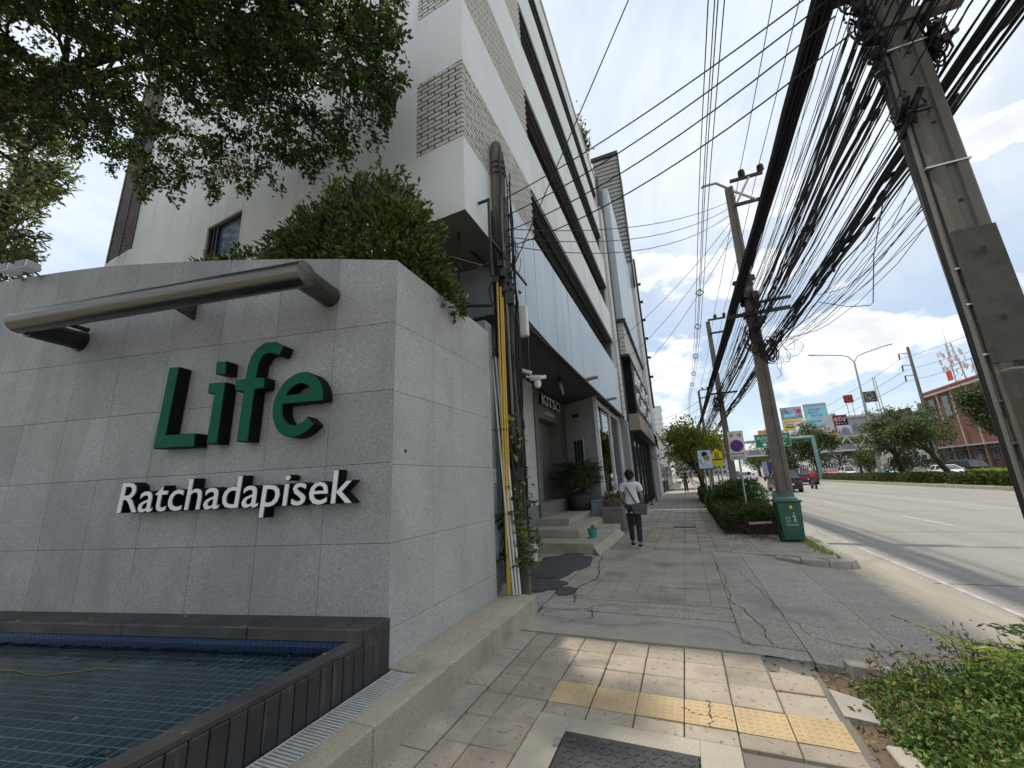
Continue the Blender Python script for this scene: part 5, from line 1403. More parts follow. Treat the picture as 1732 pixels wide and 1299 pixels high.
loops(mb, (-2.28, 5.42, 2.0), 7, .22, rk, wire=.012); loops(mb, (-2.3, 5.42, 3.5), 4, .3, rk, wire=.006)
mb.build('cable_tangle', 'cable', kp)
mb = MB()
for k in range(14): mb.obox((-2.36 + rk.uniform(-.12, .2), 5.45 + rk.uniform(-.05, .1), rk.uniform(4.4, 5.4)), (1, .3, 0), (-.3, 1, 0), (0, 0, 1), rk.uniform(.02, .06), .04, rk.uniform(.03, .12))
mb.obox((-2.25, 5.42, 1.72), (1, .3, 0), (-.3, 1, 0), (0, 0, 1), .11, .06, .09)
mb.build('splice_boxes', 'black_plastic', kp)
MB().tube([(-2.28, 5.46, 7.2), (-2.27, 5.44, 5.5), (-2.25, 5.43, 4.0), (-2.24, 5.42, 2.6)], .02, 6).build('pale_cable', 'cable_grey', kp)
for k in range(3): MB().tube([(-2.38 + .125 * math.cos(t * .7), 5.6 + .125 * math.sin(t * .7), 7.25 - k * .12) for t in range(10)], .012, 5).build('wire_tie', 'cable', kp)
# service drops
for i, (za, b) in enumerate(((6.45, (1.95, 3.95, 6.28)), (6.1, (1.95, 3.95, 6.08)), (5.8, (1.95, 3.95, 5.85)), (5.5, (2.05, 3.95, 5.6)))):
    o = MB().tube(catenary((-2.3, 5.55, za), b, .14 + .06 * i, 12), .009, 5).build('service_drop', 'cable'); tag(o, ['highest', 'second highest', 'third', 'lowest'][i] + ' of four black service drops crossing from the old pole to the main bundle', 'cable', 'service drops from the old pole')
o = MB().tube([(-2.2, 5.55, 5.0), (.25, 4.55, 8.25), (2.4, 3.75, 11.0)], .009, 5).build('stay_wire', 'cable'); tag(o, 'straight stay wire rising steeply from the old pole across the white facade', 'wire')
for i in range(6):
    za = 9.5 - i * .22; b = ((-2.3, 5.6, 5.9 - i * .16) if i < 3 else (-2.45, 12.5 + i * 1.5, 8.8 - i * .55))
    o = MB().tube(catenary((2.3, 12.15, za), b, .35 + .12 * (i % 3), 12), .008, 5).build('crossing_wire', 'cable'); tag(o, 'black wire sagging from the pole behind the bin to the buildings', 'wire', 'wires crossing to the buildings')
for i in range(4):
    o = MB().tube(catenary((2.3, 24 + i, 6.2 - i * .35), (-2.2, 38, 6.6 - i * .4), .5, 10), .012, 5).build('crossing_wire', 'cable'); tag(o, 'far black wire crossing the pavement towards the dark shops', 'wire', 'far wires crossing the pavement')

# things round the old pole
afr = thing('awning_frame', 'rusty open metal frame standing off the white corner behind the shrub', 'frame', (-2.8, 5.0, 4.9))
for a, b in (((-2.31, 5.0, 4.7), (-2.31, 5.0, 6.06)), ((-2.87, 5.0, 4.6), (-2.87, 5.0, 6.02)), ((-3.6, 5.0, 6.03), (-2.29, 5.0, 6.06)), ((-3.6, 5.0, 4.98), (-2.31, 5.0, 4.90)), ((-2.31, 5.0, 5.35), (-2.31, 6.6, 5.3)), ((-2.87, 5.02, 6.0), (-2.87, 6.6, 5.6)), ((-3.3, 5.02, 5.98), (-2.4, 6.5, 5.1)), ((-3.5, 5.0, 4.45), (-2.31, 5.0, 4.20))):
    MB().bar(a, b, .035).build('frame_bar', 'dark_metal', afr)
yb = thing('pipe_bundle', 'yellow and white plastic pipes leaning against the old pole', 'pipes', (-2.2, 5.2, .2))
for i, (a, b) in enumerate((((-2.285, 5.10, .22), (-2.365, 5.33, 4.75)), ((-2.255, 5.10, .22), (-2.325, 5.36, 4.68)), ((-2.23, 5.13, .22), (-2.305, 5.38, 4.50)))):
    MB().tube([a, ((a[0] + b[0]) / 2 + .01, (a[1] + b[1]) / 2 - .03, (a[2] + b[2]) / 2), b], .017, 10).build('yellow_pipe', 'yellow_pvc', yb, smooth=True)
for i, (a, b) in enumerate((((-2.20, 5.08, .22), (-2.49, 5.3, 3.48)), ((-2.165, 5.10, .22), (-2.44, 5.32, 3.5)), ((-2.18, 5.14, .22), (-2.41, 5.36, 3.47)), ((-2.13, 5.12, .22), (-2.39, 5.34, 3.46)))):
    MB().tube([a, ((a[0] + b[0]) / 2 + .01, (a[1] + b[1]) / 2 - .03, (a[2] + b[2]) / 2), b], .015, 8).build('white_pipe', 'white_pvc', yb, smooth=True)
mb = MB(); mb.tube([(-2.40 + .19 * math.cos(t * .5), 5.24 + .12 * math.sin(t * .5), 2.35) for t in range(13)], .006, 4); mb.build('wire_tie', 'rust', yb)
gp_ = thing('grey_pipe', 'blue grey pipe standing beside the old pole with scrawled marks', 'pipe', (-2.40, 6.1, 0))
MB().tube([(-2.41, 6.1, 0), (-2.40, 6.1, 2.55)], .055, 14).build('tube', 'bluegrey_pvc', gp_, smooth=True)
MB().lathe([(.03, 0), (.075, .02), (.08, .1), (.03, .14)], (-2.40, 6.1, 2.5), 12).build('cap', 'rust', gp_)
mb = MB()
for k in range(5): mb.tube([(-2.385 + .02 * math.sin(k + t * 1.7), 6.042 + .004 * (t % 2), 2.0 - k * .09 - .05 * math.cos(t * 1.3)) for t in range(5)], .005, 4)
mb.build('scrawl', 'print_black', gp_)
tag_y = MB().add([(-2.36, 6.035, 1.15), (-2.30, 6.03, 1.05), (-2.42, 6.03, 1.02)], [(0, 1, 2)]); tag_y.build('yellow_marker', 'orange_sign', gp_)
wp_ = thing('hanging_pot', 'small white hanging pot with a trailing plant tied to the grey pipe', 'plant pot', (-2.3, 6.0, .6))
MB().lathe([(.055, 0), (.085, .26), (.095, .26), (.095, .28), (.075, .28)], (-2.27, 6.05, .42), 14).build('pot', 'white_pvc', wp_, smooth=True)
link('trailing_leaves', leaf_mesh('trailing_leaves', [(-2.27 + rk.gauss(0, .07), 6.03 + rk.gauss(0, .06), .70 + rk.gauss(0, .12)) for _ in range(70)] + [(-2.30 + rk.gauss(0, .04), 6.0, rk.uniform(.1, 1.9)) for _ in range(40)], .09, .45), 'leaf_fern', wp_)
cc = thing('security_camera', 'cluster of white security cameras on a drop rod under the canopy', 'camera', (-2.3, 6.5, 3.4))
MB().bar((-2.27, 6.4, 4.55), (-2.30, 6.4, 3.42), .025).build('drop_rod', 'dark_metal', cc)
for a, b in (((-2.45, 6.35, 3.55), (-2.25, 6.4, 3.47)), ((-2.30, 6.45, 3.38), (-2.05, 6.6, 3.42))): MB().tube([a, b], .035, 8).build('bullet_body', 'white_paint', cc)
MB().lathe([(.02, .08), (.06, .07), (.065, .0), (.045, -.05), (.01, -.065)], (-2.18, 6.5, 3.27), 12).build('dome_body', 'white_paint', cc, smooth=True)
MB().bar((-2.35, 6.4, 3.42), (-2.1, 6.45, 3.40), .04).build('junction', 'white_paint', cc)
ub = thing('sign_box', 'slim white light box hung on the far side of the old pole', 'light box', (-2.2, 5.9, 4.0))
B(-2.25, -2.10, 5.9, 6.0, 4.0, 4.55).build('case', 'white_paint', ub, bevel=.01); 
for k in range(8): B(-2.252, -2.25, 5.905 + k * .011, 5.91 + k * .011, 4.02, 4.53).build('vent_slot', 'grey_facade', ub)
ntc = thing('notice', 'small white paper notice stuck beside the vine at the wall end', 'notice', (-2.45, 5.1, 1.7))
B(-2.449, -2.444, 5.04, 5.20, 1.62, 1.80).build('sheet', 'print_white', ntc)
for k in range(6): B(-2.4435, -2.443, 5.055, 5.18 - .02 * (k % 3), 1.64 + k * .026, 1.647 + k * .026).build('print_line', 'print_black', ntc)

# ------------------------------------------------------------------ trees and plants
r7 = np.random.default_rng(77)
# big overhanging tree beside the wall: limbs reach in from the left, sprays of small leaves
bt = thing('overhanging_tree', 'large dark leaved tree whose canopy hangs over the sign wall', 'tree', (-11.0, 1.6, 0))
EDGE_X = [-400, -50, 60, 130, 200, 235, 300, 380, 470, 520, 600, 650, 690]
EDGE_Y = [215, 240, 225, 250, 280, 322, 332, 318, 306, 288, 272, 235, 130]
mb = MB(); tips = []
mb.tube([(-11.2, .8, -.2), (-11.0, .9, 2.5), (-10.6, 1.1, 5.2), (-10.2, 1.3, 7.2)], [.36, .28, .2, .13], 12)
LIMBS = [[(-10.2, 1.3, 7.2), (-8.6, 1.9, 8.5), (-7.0, 2.4, 8.9), (-5.6, 2.7, 8.8), (-4.4, 2.9, 8.8)],
         [(-10.2, 1.3, 7.2), (-9.0, 2.2, 8.9), (-7.6, 2.8, 9.3), (-6.4, 3.2, 9.3)],
         [(-10.4, 1.2, 6.8), (-9.6, .5, 8.2), (-7.8, .2, 8.6), (-5.8, .4, 9.3), (-4.3, .8, 9.8)],
         [(-10.2, 1.3, 7.2), (-9.4, 1.0, 8.8), (-7.6, 1.4, 9.6), (-5.6, 1.8, 10.2), (-4.0, 2.0, 10.0)],
         [(-10.4, 1.2, 5.8), (-12, 0, 7.6), (-12.5, -1, 9)]]
for lb in LIMBS:
    n = len(lb); mb.tube(lb, [.095 - .06 * k / (n - 1) for k in range(n)], 8)
    for k in range(1, n):
        for _ in range(5):
            p = Vector(lb[k]); d = Vector((r7.uniform(-.3, 1.1), r7.uniform(-.9, .9), r7.uniform(-.35, .5)))
            e_ = p + d * 1.4; q_ = pj(e_)
            if q_[0] > 640 or (q_[0] > -400 and q_[1] > np.interp(q_[0], EDGE_X, EDGE_Y) - 40): continue
            grow(p, d, r7.uniform(.6, 1.1), .045, 1, mb, tips, r7, .7, -.05, 3, (2, 3))
mb.build('trunk', 'bark', bt, smooth=True)
# sprays: drooping leafy twigs through the canopy volume
EDGE__ = 0
def low_z(x): return float(np.interp(x, [-14, -11, -9, -7.2, -5.7, -4.5, -3.5, -3.0], [8.2, 7.5, 7.2, 7.0, 6.65, 6.65, 6.75, 7.7]))
P_, D_ = [], []
def in_crown(p):
    x, y = pj(p)
    if x < -400 or x > 3000 or y < -3000: return True
    if x > 690: return False
    for gx, gy, ga, gb, gr in ((100, 78, 120, 26, .35), (300, 190, 80, 24, .45), (215, 120, 60, 14, .3)):      # gaps between the limbs
        dx, dy = x - gx, y - gy; uu, vv = dx * math.cos(gr) + dy * math.sin(gr), dy * math.cos(gr) - dx * math.sin(gr)
        if (uu / ga) ** 2 + (vv / gb) ** 2 < 1 and r7.uniform() < .8: return False
    return y < np.interp(x, EDGE_X, EDGE_Y) + 16 * math.sin(x * .11) + r7.normal() * 7
def spray(p, d, length, n):
    d = np.array(d, float); d /= np.linalg.norm(d)
    for k in range(n):
        f = r7.uniform(.05, 1.0); q = p + d * length * f + np.array((0, 0, -.28 * length * f * f)) + r7.normal(size=3) * .05
        if not in_crown(q): continue
        P_.append(q); D_.append(d * .5 + r7.normal(size=3) * .8)
for t in tips:
    if t[0] > -2.9: continue
    spray(np.array(t), (r7.uniform(-.6, 1), r7.uniform(-1, 1), r7.uniform(-.6, .3)), r7.uniform(.35, .8), 34)
for k in range(1500):
    x = -3.1 - 9.4 * r7.uniform() ** 1.15; y = r7.uniform(-.6, 3.95)
    if x > -3.7 and y < 1.5 and r7.uniform() < .5: continue
    zl = low_z(x) + (.25 if y < 2.8 else 0)
    z = zl + .1 + 2.9 * r7.uniform() ** 1.35
    # gaps between the limbs where the sky shows
    if math.sin(x * 2.1 + y * 1.3) * math.sin(z * 2.4 + x) > .8: continue
    spray(np.array((x, y, z)), (r7.uniform(-.4, 1.0), r7.uniform(-.7, .7), r7.uniform(-.8, .1)), r7.uniform(.4, .85), 66)
for x, y, z in ((-3.25, 3.7, 7.9), (-3.3, 3.6, 7.4), (-3.5, 3.7, 7.0), (-3.2, 3.5, 8.3), (-3.6, 3.75, 7.7), (-4.0, 3.8, 7.0), (-4.6, 3.8, 6.85), (-5.2, 3.8, 6.75), (-5.7, 3.8, 6.7), (-6.3, 3.75, 6.85), (-6.9, 3.7, 7.0), (-7.6, 3.7, 7.1), (-8.3, 3.6, 7.2), (-8.9, 3.5, 7.3)):
    for _ in range(4): spray(np.array((x, y, z)) + r7.normal(size=3) * .15, (r7.uniform(-.2, 1), r7.uniform(-.5, .5), -.6), r7.uniform(.3, .6), 60)
link('crown', leaf_mesh('crown', P_, .088, .46, 0, .2, D_, rng=r7), 'leaf_tree', bt)

# paler tree at the far left, in level layers
lt = thing('layered_tree', 'pale feathery tree in level tiers at the left edge behind the wall', 'tree', (-15.0, 3.2, 0))
mb = MB(); mb.tube([(-15.2, 3.3, -.2), (-15.0, 3.2, 4), (-14.9, 3.1, 8), (-14.8, 3.1, 11.5)], [.2, .17, .13, .06], 9)
P_, D_ = [], []
for k in range(15):
    z = 6.3 + k * .42
    for j in range(5):
        a = r7.uniform(0, 6.28); Lh = (3.7 - .10 * k) * r7.uniform(.6, 1)
        tipv = Vector((-15 + math.cos(a) * Lh, 3.2 + math.sin(a) * min(Lh, 1.9), z + r7.uniform(-.1, .25)))
        q = pj(tipv)
        if q[0] > np.interp(q[1], [200, 260, 300, 340, 380, 420, 460], [110, 150, 160, 90, 60, 80, 40]): tipv = Vector((-14.9, 3.15, z)) + (tipv - Vector((-14.9, 3.15, z))) * .35
        mb.tube([(-14.9, 3.15, z - .3), ((-14.9 + tipv.x) / 2, (3.15 + tipv.y) / 2, z - .05), tuple(tipv)], [.05, .03, .01], 5)
        for _ in range(135):
            f = r7.uniform(.2, 1.05); w = .5 * (1.1 - f * .5)
            P_.append((-14.9 + (tipv.x + 14.9) * f + r7.normal() * w * .55, 3.15 + (tipv.y - 3.15) * f + r7.normal() * w * .5, z - .3 + (tipv.z - z + .3) * f + r7.normal() * .09))
            q = pj(P_[-1])
            if q[0] > np.interp(q[1], [200, 260, 300, 340, 380, 420, 460], [105, 150, 165, 95, 60, 85, 45]) + r7.normal() * 8: P_.pop(); continue
            D_.append((math.cos(a), math.sin(a), -.1))
mb.build('trunk', 'bark', lt, smooth=True)
link('crown', leaf_mesh('crown', P_, .15, .35, 0, .7, D_, rng=r7), 'leaf_light', lt)

# clipped shrub growing out of the planter behind the wall
def bush(name, label, blobs, n, leaf, m, cat='shrub', group=None, shell=.72, aspect=.45, twigs=True, base=None, seed=5):
    rg = np.random.default_rng(seed)
    t = thing(name, label, cat, base or blobs[0][0], group)
    vol = np.array([b[1][0] * b[1][1] * b[1][2] for b in blobs]) ** .7; k = rg.choice(len(blobs), n, p=vol / vol.sum())
    c = np.array([b[0] for b in blobs])[k]; rr_ = np.array([b[1] for b in blobs])[k]
    d = rg.normal(size=(n, 3)); d /= np.linalg.norm(d, axis=1, keepdims=True)
    rad = shell + (1.10 - shell) * rg.uniform(size=(n, 1)) ** .8
    lump = 1 + .11 * np.sin(d[:, :1] * 9 + c[:, :1] * 3) * np.sin(d[:, 1:2] * 8 + 1) + .08 * np.sin(d[:, 2:] * 11 + c[:, 1:2])
    pos = c + d * rr_ * rad * lump
    link('foliage', leaf_mesh('foliage', pos, leaf, aspect, .25, .55, d, rng=rg), m, t)
    if twigs:
        mb = MB()
        for b in blobs:
            for _ in range(5):
                e = rg.normal(size=3); e /= np.linalg.norm(e); e[2] = abs(e[2])
                bz = base[2] if base else b[0][2] - b[1][2]
                mb.tube([(b[0][0] + rg.normal() * .05, b[0][1] + rg.normal() * .05, bz), (b[0][0] + e[0] * b[1][0] * .4, b[0][1] + e[1] * b[1][1] * .4, b[0][2] + e[2] * b[1][2] * .2), tuple(np.array(b[0]) + e * np.array(b[1]) * .95)], [.025, .015, .006], 5)
        mb.build('stems', 'twig', t)
    return t
bush('round_shrub', 'dense clipped green shrub rising above the granite wall', [((-3.85, 3.75, 4.62), (1.1, .52, 1.18)), ((-3.2, 3.7, 4.5), (.68, .52, .9)), ((-4.65, 3.75, 4.6), (.75, .55, .95)), ((-2.74, 3.75, 4.1), (.36, .42, .46)), ((-4.95, 3.75, 4.5), (.42, .42, .6)), ((-2.44, 3.95, 3.86), (.17, .26, .22))], 24000, .085, 'leaf_shrub', base=(-3.8, 3.75, 3.0), seed=6, twigs=False)
mb = MB()
for k in range(9): mb.tube([(-3.8 + r7.normal() * .15, 3.75, 3.1), (-3.8 + r7.normal() * .5, 3.75 + r7.normal() * .2, 4.3), (-3.9 + r7.normal() * .35, 3.75 + r7.normal() * .15, 5.1)], [.03, .02, .008], 5)
mb.build('stems', 'twig', bpy.data.objects['round_shrub'])
P_, D_ = [], []; mb = MB()
for k in range(120):      # long shoots escaping the clipped outline
    a, b = r7.uniform(0, 6.28), r7.uniform(.1, 1.35)
    e = np.array((math.cos(a) * math.cos(b), math.sin(a) * math.cos(b) * .6, math.sin(b)))
    p0 = np.array((-3.75 + r7.normal() * .2, 3.72, 4.6)) + e * np.array((1.15, .5, 1.15)); Lh = r7.uniform(.12, .34)
    if p0[0] > -3.0: continue
    e2 = e + r7.normal(size=3) * .3; e2[2] += .5; e2 /= np.linalg.norm(e2)
    mb.tube([tuple(p0 - e * .2), tuple(p0 + e2 * Lh)], .004, 4)
    for j in range(10): P_.append(p0 + e2 * Lh * (j + 1) / 10); D_.append(e2 * .7 + r7.normal(size=3) * .6)
mb.build('shoots', 'twig', bpy.data.objects['round_shrub'])
link('shoot_leaves', leaf_mesh('shoot_leaves', P_, .09, .38, .1, .2, D_, rng=r7), 'leaf_shrub', bpy.data.objects['round_shrub'])
bush('low_shrub', 'low leafy shrub peeking over the wall top below the window', [((-6.7, 3.7, 5.1), (.7, .4, .36)), ((-6.0, 3.7, 4.95), (.5, .4, .45)), ((-7.3, 3.7, 5.1), (.4, .35, .3))], 3000, .08, 'leaf_shrub', base=(-6.8, 3.7, 4.3), seed=8)
struct('planter_soil', MB().prism([(-2.71, 3.3), (-2.71, 4.95), (-8.9, 4.95), (-8.9, 2.0)], lambda u, v, d: (u, v, d), 2.9, 3.2), 'soil')

# ferny vine at the end of the wall
vn = thing('climbing_vine', 'green ferny vine growing up the old pole and pipes', 'vine', (-2.35, 5.3, .2))
P_, D_ = [], []
mb = MB()
for k in range(34):
    z = r7.uniform(.45, 1.55); x0 = -2.33 + r7.normal() * .08; y0 = 5.28 + r7.normal() * .06
    a = r7.uniform(-1.9, 1.6) - .9; Lh = r7.uniform(.18, .38)
    e = np.array((math.cos(a), -abs(math.sin(a)) * .6, r7.uniform(-.5, .3))); s_ = np.array((-e[1], e[0], .2))
    mb.tube([(x0, y0, z), (x0 + e[0] * Lh, y0 + e[1] * Lh, z + e[2] * Lh)], .004, 4)
    for j in range(16):
        f = .15 + .85 * j / 15
        for sgn in (-1, 1): P_.append(np.array((x0, y0, z)) + e * Lh * f); D_.append(s_ * sgn + e * .4)
for k in range(5): mb.tube([(-2.33 + r7.normal() * .05, 5.3, .2), (-2.36 + r7.normal() * .06, 5.3, .8), (-2.33 + r7.normal() * .08, 5.32, 1.6), (-2.30, 5.4, 2.4)], .007, 5)
mb.build('stems', 'twig', vn)
link('leaflets', leaf_mesh('leaflets', P_, .085, .36, 0, .15, D_, rng=r7, fold=.06), 'leaf_fern', vn)
link('young_leaves', leaf_mesh('young_leaves', [(-2.28 + r7.normal() * .1, 5.36 + r7.normal() * .06, r7.uniform(.3, 2.6)) for _ in range(120)], .10, .5, 0, rng=r7), 'leaf_lime', vn)

# near planting bed: mounded ground cover, bare twigs, bright sprays, dry litter
n = 85000
u = r7.uniform(.95, 3.1, n); v = r7.uniform(1.2, 4.35, n)
def mound(x, y):
    e = np.clip((x - .93) / .28, 0, 1) * np.clip((4.45 - y) / .7, 0, 1) * np.clip(1.0 - .0 * x, 0, 1)
    return e * (.34 + .19 * np.clip((x - 1.3), 0, 1.2)) * (1 + .28 * np.sin(x * 6.3 + 1) * np.sin(y * 5.1) + .18 * np.sin(x * 13 + y * 9))
keep = ~((u < 1.4) & (v > 3.55 + .5 * (u - 1.05)) & (r7.uniform(size=n) < .6))
gapn = np.sin(u * 9.1 + 2 * np.sin(v * 4.3)) * np.sin(v * 8.3 + 1.5 * np.sin(u * 5))
keep &= ~((gapn > .62) & (r7.uniform(size=n) < .8))
u, v = u[keep], v[keep]; h = mound(u, v)
z = -.08 + h * (1 - r7.uniform(size=len(u)) ** 2.2 * .65) + r7.normal(size=len(u)) * .015
gc = thing('ground_cover', 'bright green mound of small leaved ground cover filling the near bed', 'ground cover', (1.9, 3, -.1), kind='stuff')
link('foliage', leaf_mesh('foliage', np.stack([u, v, z], 1), .034, .55, .45, rng=r7), 'leaf_cover', gc)
m_ = 2200; uu_, vv_ = r7.uniform(1.05, 2.9, m_), r7.uniform(1.4, 4.4, m_)
link('withered_leaves', leaf_mesh('withered_leaves', np.stack([uu_, vv_, -.07 + mound(uu_, vv_) * r7.uniform(.6, 1.04, m_)], 1), .036, .5, .2, rng=r7), 'leaf_dry', gc)
st = MB()
for k in range(60):
    x, y = r7.uniform(1.15, 2.4), r7.uniform(1.8, 4.0); hh = float(mound(np.array([x]), np.array([y]))[0])
    a = r7.uniform(0, 6.28); st.tube([(x, y, hh - .1), (x + .1 * math.cos(a), y + .1 * math.sin(a), hh + r7.uniform(0, .1)), (x + .25 * math.cos(a), y + .25 * math.sin(a), hh + r7.uniform(-.05, .12))], .0018, 4)
st.build('runners', 'leaf_lime', gc)
bs = thing('bare_shrub', 'half bare twiggy shrub at the back of the near planting bed', 'shrub', (1.55, 4.15, -.1))
mb = MB(); tips = []
for k in range(9):
    a = r7.uniform(0, 6.28); grow((1.55 + r7.normal() * .05, 4.1 + r7.normal() * .04, -.1), (math.cos(a) * .8, math.sin(a) * .5, 1), r7.uniform(.16, .26), .016, 3, mb, tips, r7, .75, .05, 3, (2, 3))
mb.tube([(1.62, 3.9, -.1), (1.60, 3.92, .15), (1.57, 3.95, .33)], [.05, .045, .035], 8)
mb.build('twigs', 'twig', bs)
T = np.array(tips); T = T[r7.uniform(size=len(T)) < .5]
link('sparse_leaves', leaf_mesh('sparse_leaves', clumps(T, 420, .035, r7), .04, .35, 0, rng=r7), 'leaf_dry', bs)
for i, (lab, pts, cnt) in enumerate((('bright lime sprays arching over the ground cover mound', ((1.75, 3.75, .40), (1.95, 3.7, .42), (1.55, 3.85, .36), (1.85, 3.6, .38)), 620),
                                     ('feathery green sprays at the rear of the near planting bed', ((1.95, 4.2, .34), (2.15, 4.2, .38), (2.35, 4.2, .36), (2.05, 4.1, .40)), 900))):
    t = thing('fern_spray', lab, 'plant', (pts[0][0], pts[0][1], 0))
    P_, D_ = [], []; mb = MB()
    for c in pts:
        for _ in range(9):
            a = r7.uniform(0, 6.28); Lh = r7.uniform(.15, .32); e = np.array((math.cos(a), math.sin(a), r7.uniform(-.1, .35)))
            s_ = np.array((-e[1], e[0], .1)); b0 = np.array(c) + r7.normal(size=3) * .05
            mb.tube([(c[0], c[1], 0), tuple(b0), tuple(b0 + e * Lh)], .003, 4)
            for j in range(cnt // 70):
                f = .1 + .9 * j / (cnt // 70)
                for sg in (-1, 1): P_.append(b0 + e * Lh * f); D_.append(s_ * sg + e * .5)
    mb.build('stalks', 'twig', t); link('leaflets', leaf_mesh('leaflets', P_, .05, .3, 0, .12, D_, rng=r7, fold=.05), 'leaf_lime' if i == 0 else 'leaf_fern', t)
n = 420
lit = link('leaf_litter', leaf_mesh('leaf_litter', np.stack([r7.uniform(.76, 1.5, n), r7.uniform(2.0, 4.45, n), r7.uniform(-.06, -.01, n)], 1), .045, .4, .1, rng=r7), 'leaf_dry')
tag(lit, 'brown dry leaf litter along the edge of the near bed', 'leaf litter', kind='stuff')
mb = MB(); rs = random.Random(9)
for k in range(46):
    x, y = rs.choice(((rs.uniform(.42, .8), rs.uniform(4.2, 4.6)), (rs.uniform(.75, 1.0), rs.uniform(3.6, 4.5)), (rs.uniform(-1.6, -.9), rs.uniform(4.85, 5.1))))
    s = rs.uniform(.004, .013); mb.obox((x, y, s * .3 - .02), (1, rs.uniform(-.6, .6), 0), (rs.uniform(-.6, .6), 1, .2), (0, -.2, 1), s * 1.4, s * .8, s * .35)
tag(mb.build('rubble', 'mortar'), 'broken concrete rubble at the damaged pavement corner', 'rubble', kind='stuff')

# hedges of the far bed
def hedge(name, label, x0, x1, y0, y1, h, n, leaf, m, cat='hedge', group=None, seed=1, z0=0.0, cut=.05, stems=True):
    rg = np.random.default_rng(seed); t = thing(name, label, cat, ((x0 + x1) / 2, (y0 + y1) / 2, z0), group)
    pts = rg.uniform(size=(n, 3)); f = rg.integers(0, 6, n)
    lx, ly = x1 - x0, y1 - y0
    ar = np.array((ly * h, ly * h, lx * h, lx * h, lx * ly * 1.3, lx * ly * .1)); f = rg.choice(6, n, p=ar / ar.sum())
    dp = np.abs(rg.normal(size=n)) * .07
    X = x0 + lx * pts[:, 0]; Y = y0 + ly * pts[:, 1]; Z = z0 + h * (pts[:, 2] ** .8)
    X = np.where(f == 0, x0 + dp, np.where(f == 1, x1 - dp, X)); Y = np.where(f == 2, y0 + dp, np.where(f == 3, y1 - dp, Y)); Z = np.where(f == 4, z0 + h - dp * .8, Z)
    w = .06 * np.sin(X * 5 + seed) * np.sin(Y * 4.3) + .04 * np.sin(X * 11 + Y * 9)
    Z += w * (Z - z0) / h; X += .05 * np.sin(Y * 6 + Z * 7); Y += .05 * np.sin(X * 6 + Z * 5)
    nd = np.stack([(f == 1) * 1. - (f == 0), (f == 3) * 1. - (f == 2), (f == 4) + .25], 1)
    link('foliage', leaf_mesh('foliage', np.stack([X, Y, Z], 1), leaf, .5, .2, .7, nd, rng=rg), m, t)
    B(x0 + .13, x1 - .13, y0 + .13, y1 - .13, z0 - .02, z0 + h - .14).build('inner_growth', 'twig', t)
    return t
hedge('clipped_hedge', 'low clipped hedge along the pavement nearest the bin', .80, 2.30, 12.75, 17.6, .54, 14000, .075, 'leaf_hedge', seed=3)
hedge('clipped_hedge', 'second clipped hedge beyond the no parking sign', .80, 2.3, 18.2, 23.5, .70, 9000, .09, 'leaf_hedge', seed=4)
hedge('clipped_hedge', 'far clipped hedge past the lit poster case', .75, 2.3, 25.5, 31, .7, 5000, .11, 'leaf_hedge', seed=5)
bush('leafy_bush', 'taller leafy bush standing above the hedge behind the no parking sign', [((2.0, 17.4, .75), (.6, .7, .5)), ((1.6, 18.0, .8), (.6, .6, .45))], 3600, .11, 'leaf_fern', base=(1.9, 17.5, 0), seed=12)
bt2 = thing('cut_branches', 'pile of brown cut branches at the foot of the hedge beside the bin', 'branches', (1.6, 12.4, 0))
mb = MB(); rs = random.Random(4)
for k in range(150):
    x, y = rs.uniform(1.25, 2.0), rs.uniform(12.1, 12.75); a = rs.uniform(0, 6.28)
    mb.tube([(x, y, rs.uniform(0, .15)), (x + .2 * math.cos(a), y + .12 * math.sin(a), rs.uniform(.08, .38))], .006, 4)
mb.build('twigs', 'twig', bt2)
MB().hexa([(1.35, 12.1, .30), (1.85, 12.08, .32), (1.85, 12.3, .32), (1.35, 12.3, .30), (1.35, 12.1, .335), (1.85, 12.08, .355), (1.85, 12.3, .355), (1.35, 12.3, .335)]).build('board', 'driveway_patch', bt2)
n = 260
lit = link('leaf_litter', leaf_mesh('leaf_litter', np.stack([r7.uniform(.75, 2.4, n), r7.uniform(11.3, 13, n), r7.uniform(-.012, .0, n)], 1), .05, .4, .1, rng=r7), 'leaf_dry')
tag(lit, 'scattered dry leaves on the paving before the hedge and bin', 'leaf litter', kind='stuff')
n = 700
lit = link('verge_grass', leaf_mesh('verge_grass', np.stack([r7.normal(2.36, .07, n), r7.uniform(9.8, 12.2, n), np.full(n, -.02)], 1), .05, .2, 1.2, rng=r7), 'leaf_lime')
tag(lit, 'thin tufts of grass growing inside the far kerb', 'grass', kind='stuff')
# yellow leaved street tree
make_tree('street_tree', 'yellow green street tree with dark leaning stems over the far pavement', (1.35, 28.5, 0), 5.0, 1.75, 'leaf_yellow', 'bark', 21, lean=(-.35, 0, 1), n_leaf=5200, leaf=.20, trunk_r=.14, flat=.9, fork=.42)
make_tree('street_tree', 'dark rounded street tree farther down the pavement', (1.3, 40, 0), 5.2, 2.0, 'leaf_median', 'bark', 22, n_leaf=3500, leaf=.25, trunk_r=.13)
make_tree('street_tree', 'bushy street tree beyond the distant utility pole', (2.0, 55, 0), 6, 2.6, 'leaf_hedge', 'bark', 23, n_leaf=3500, leaf=.3, trunk_r=.15)

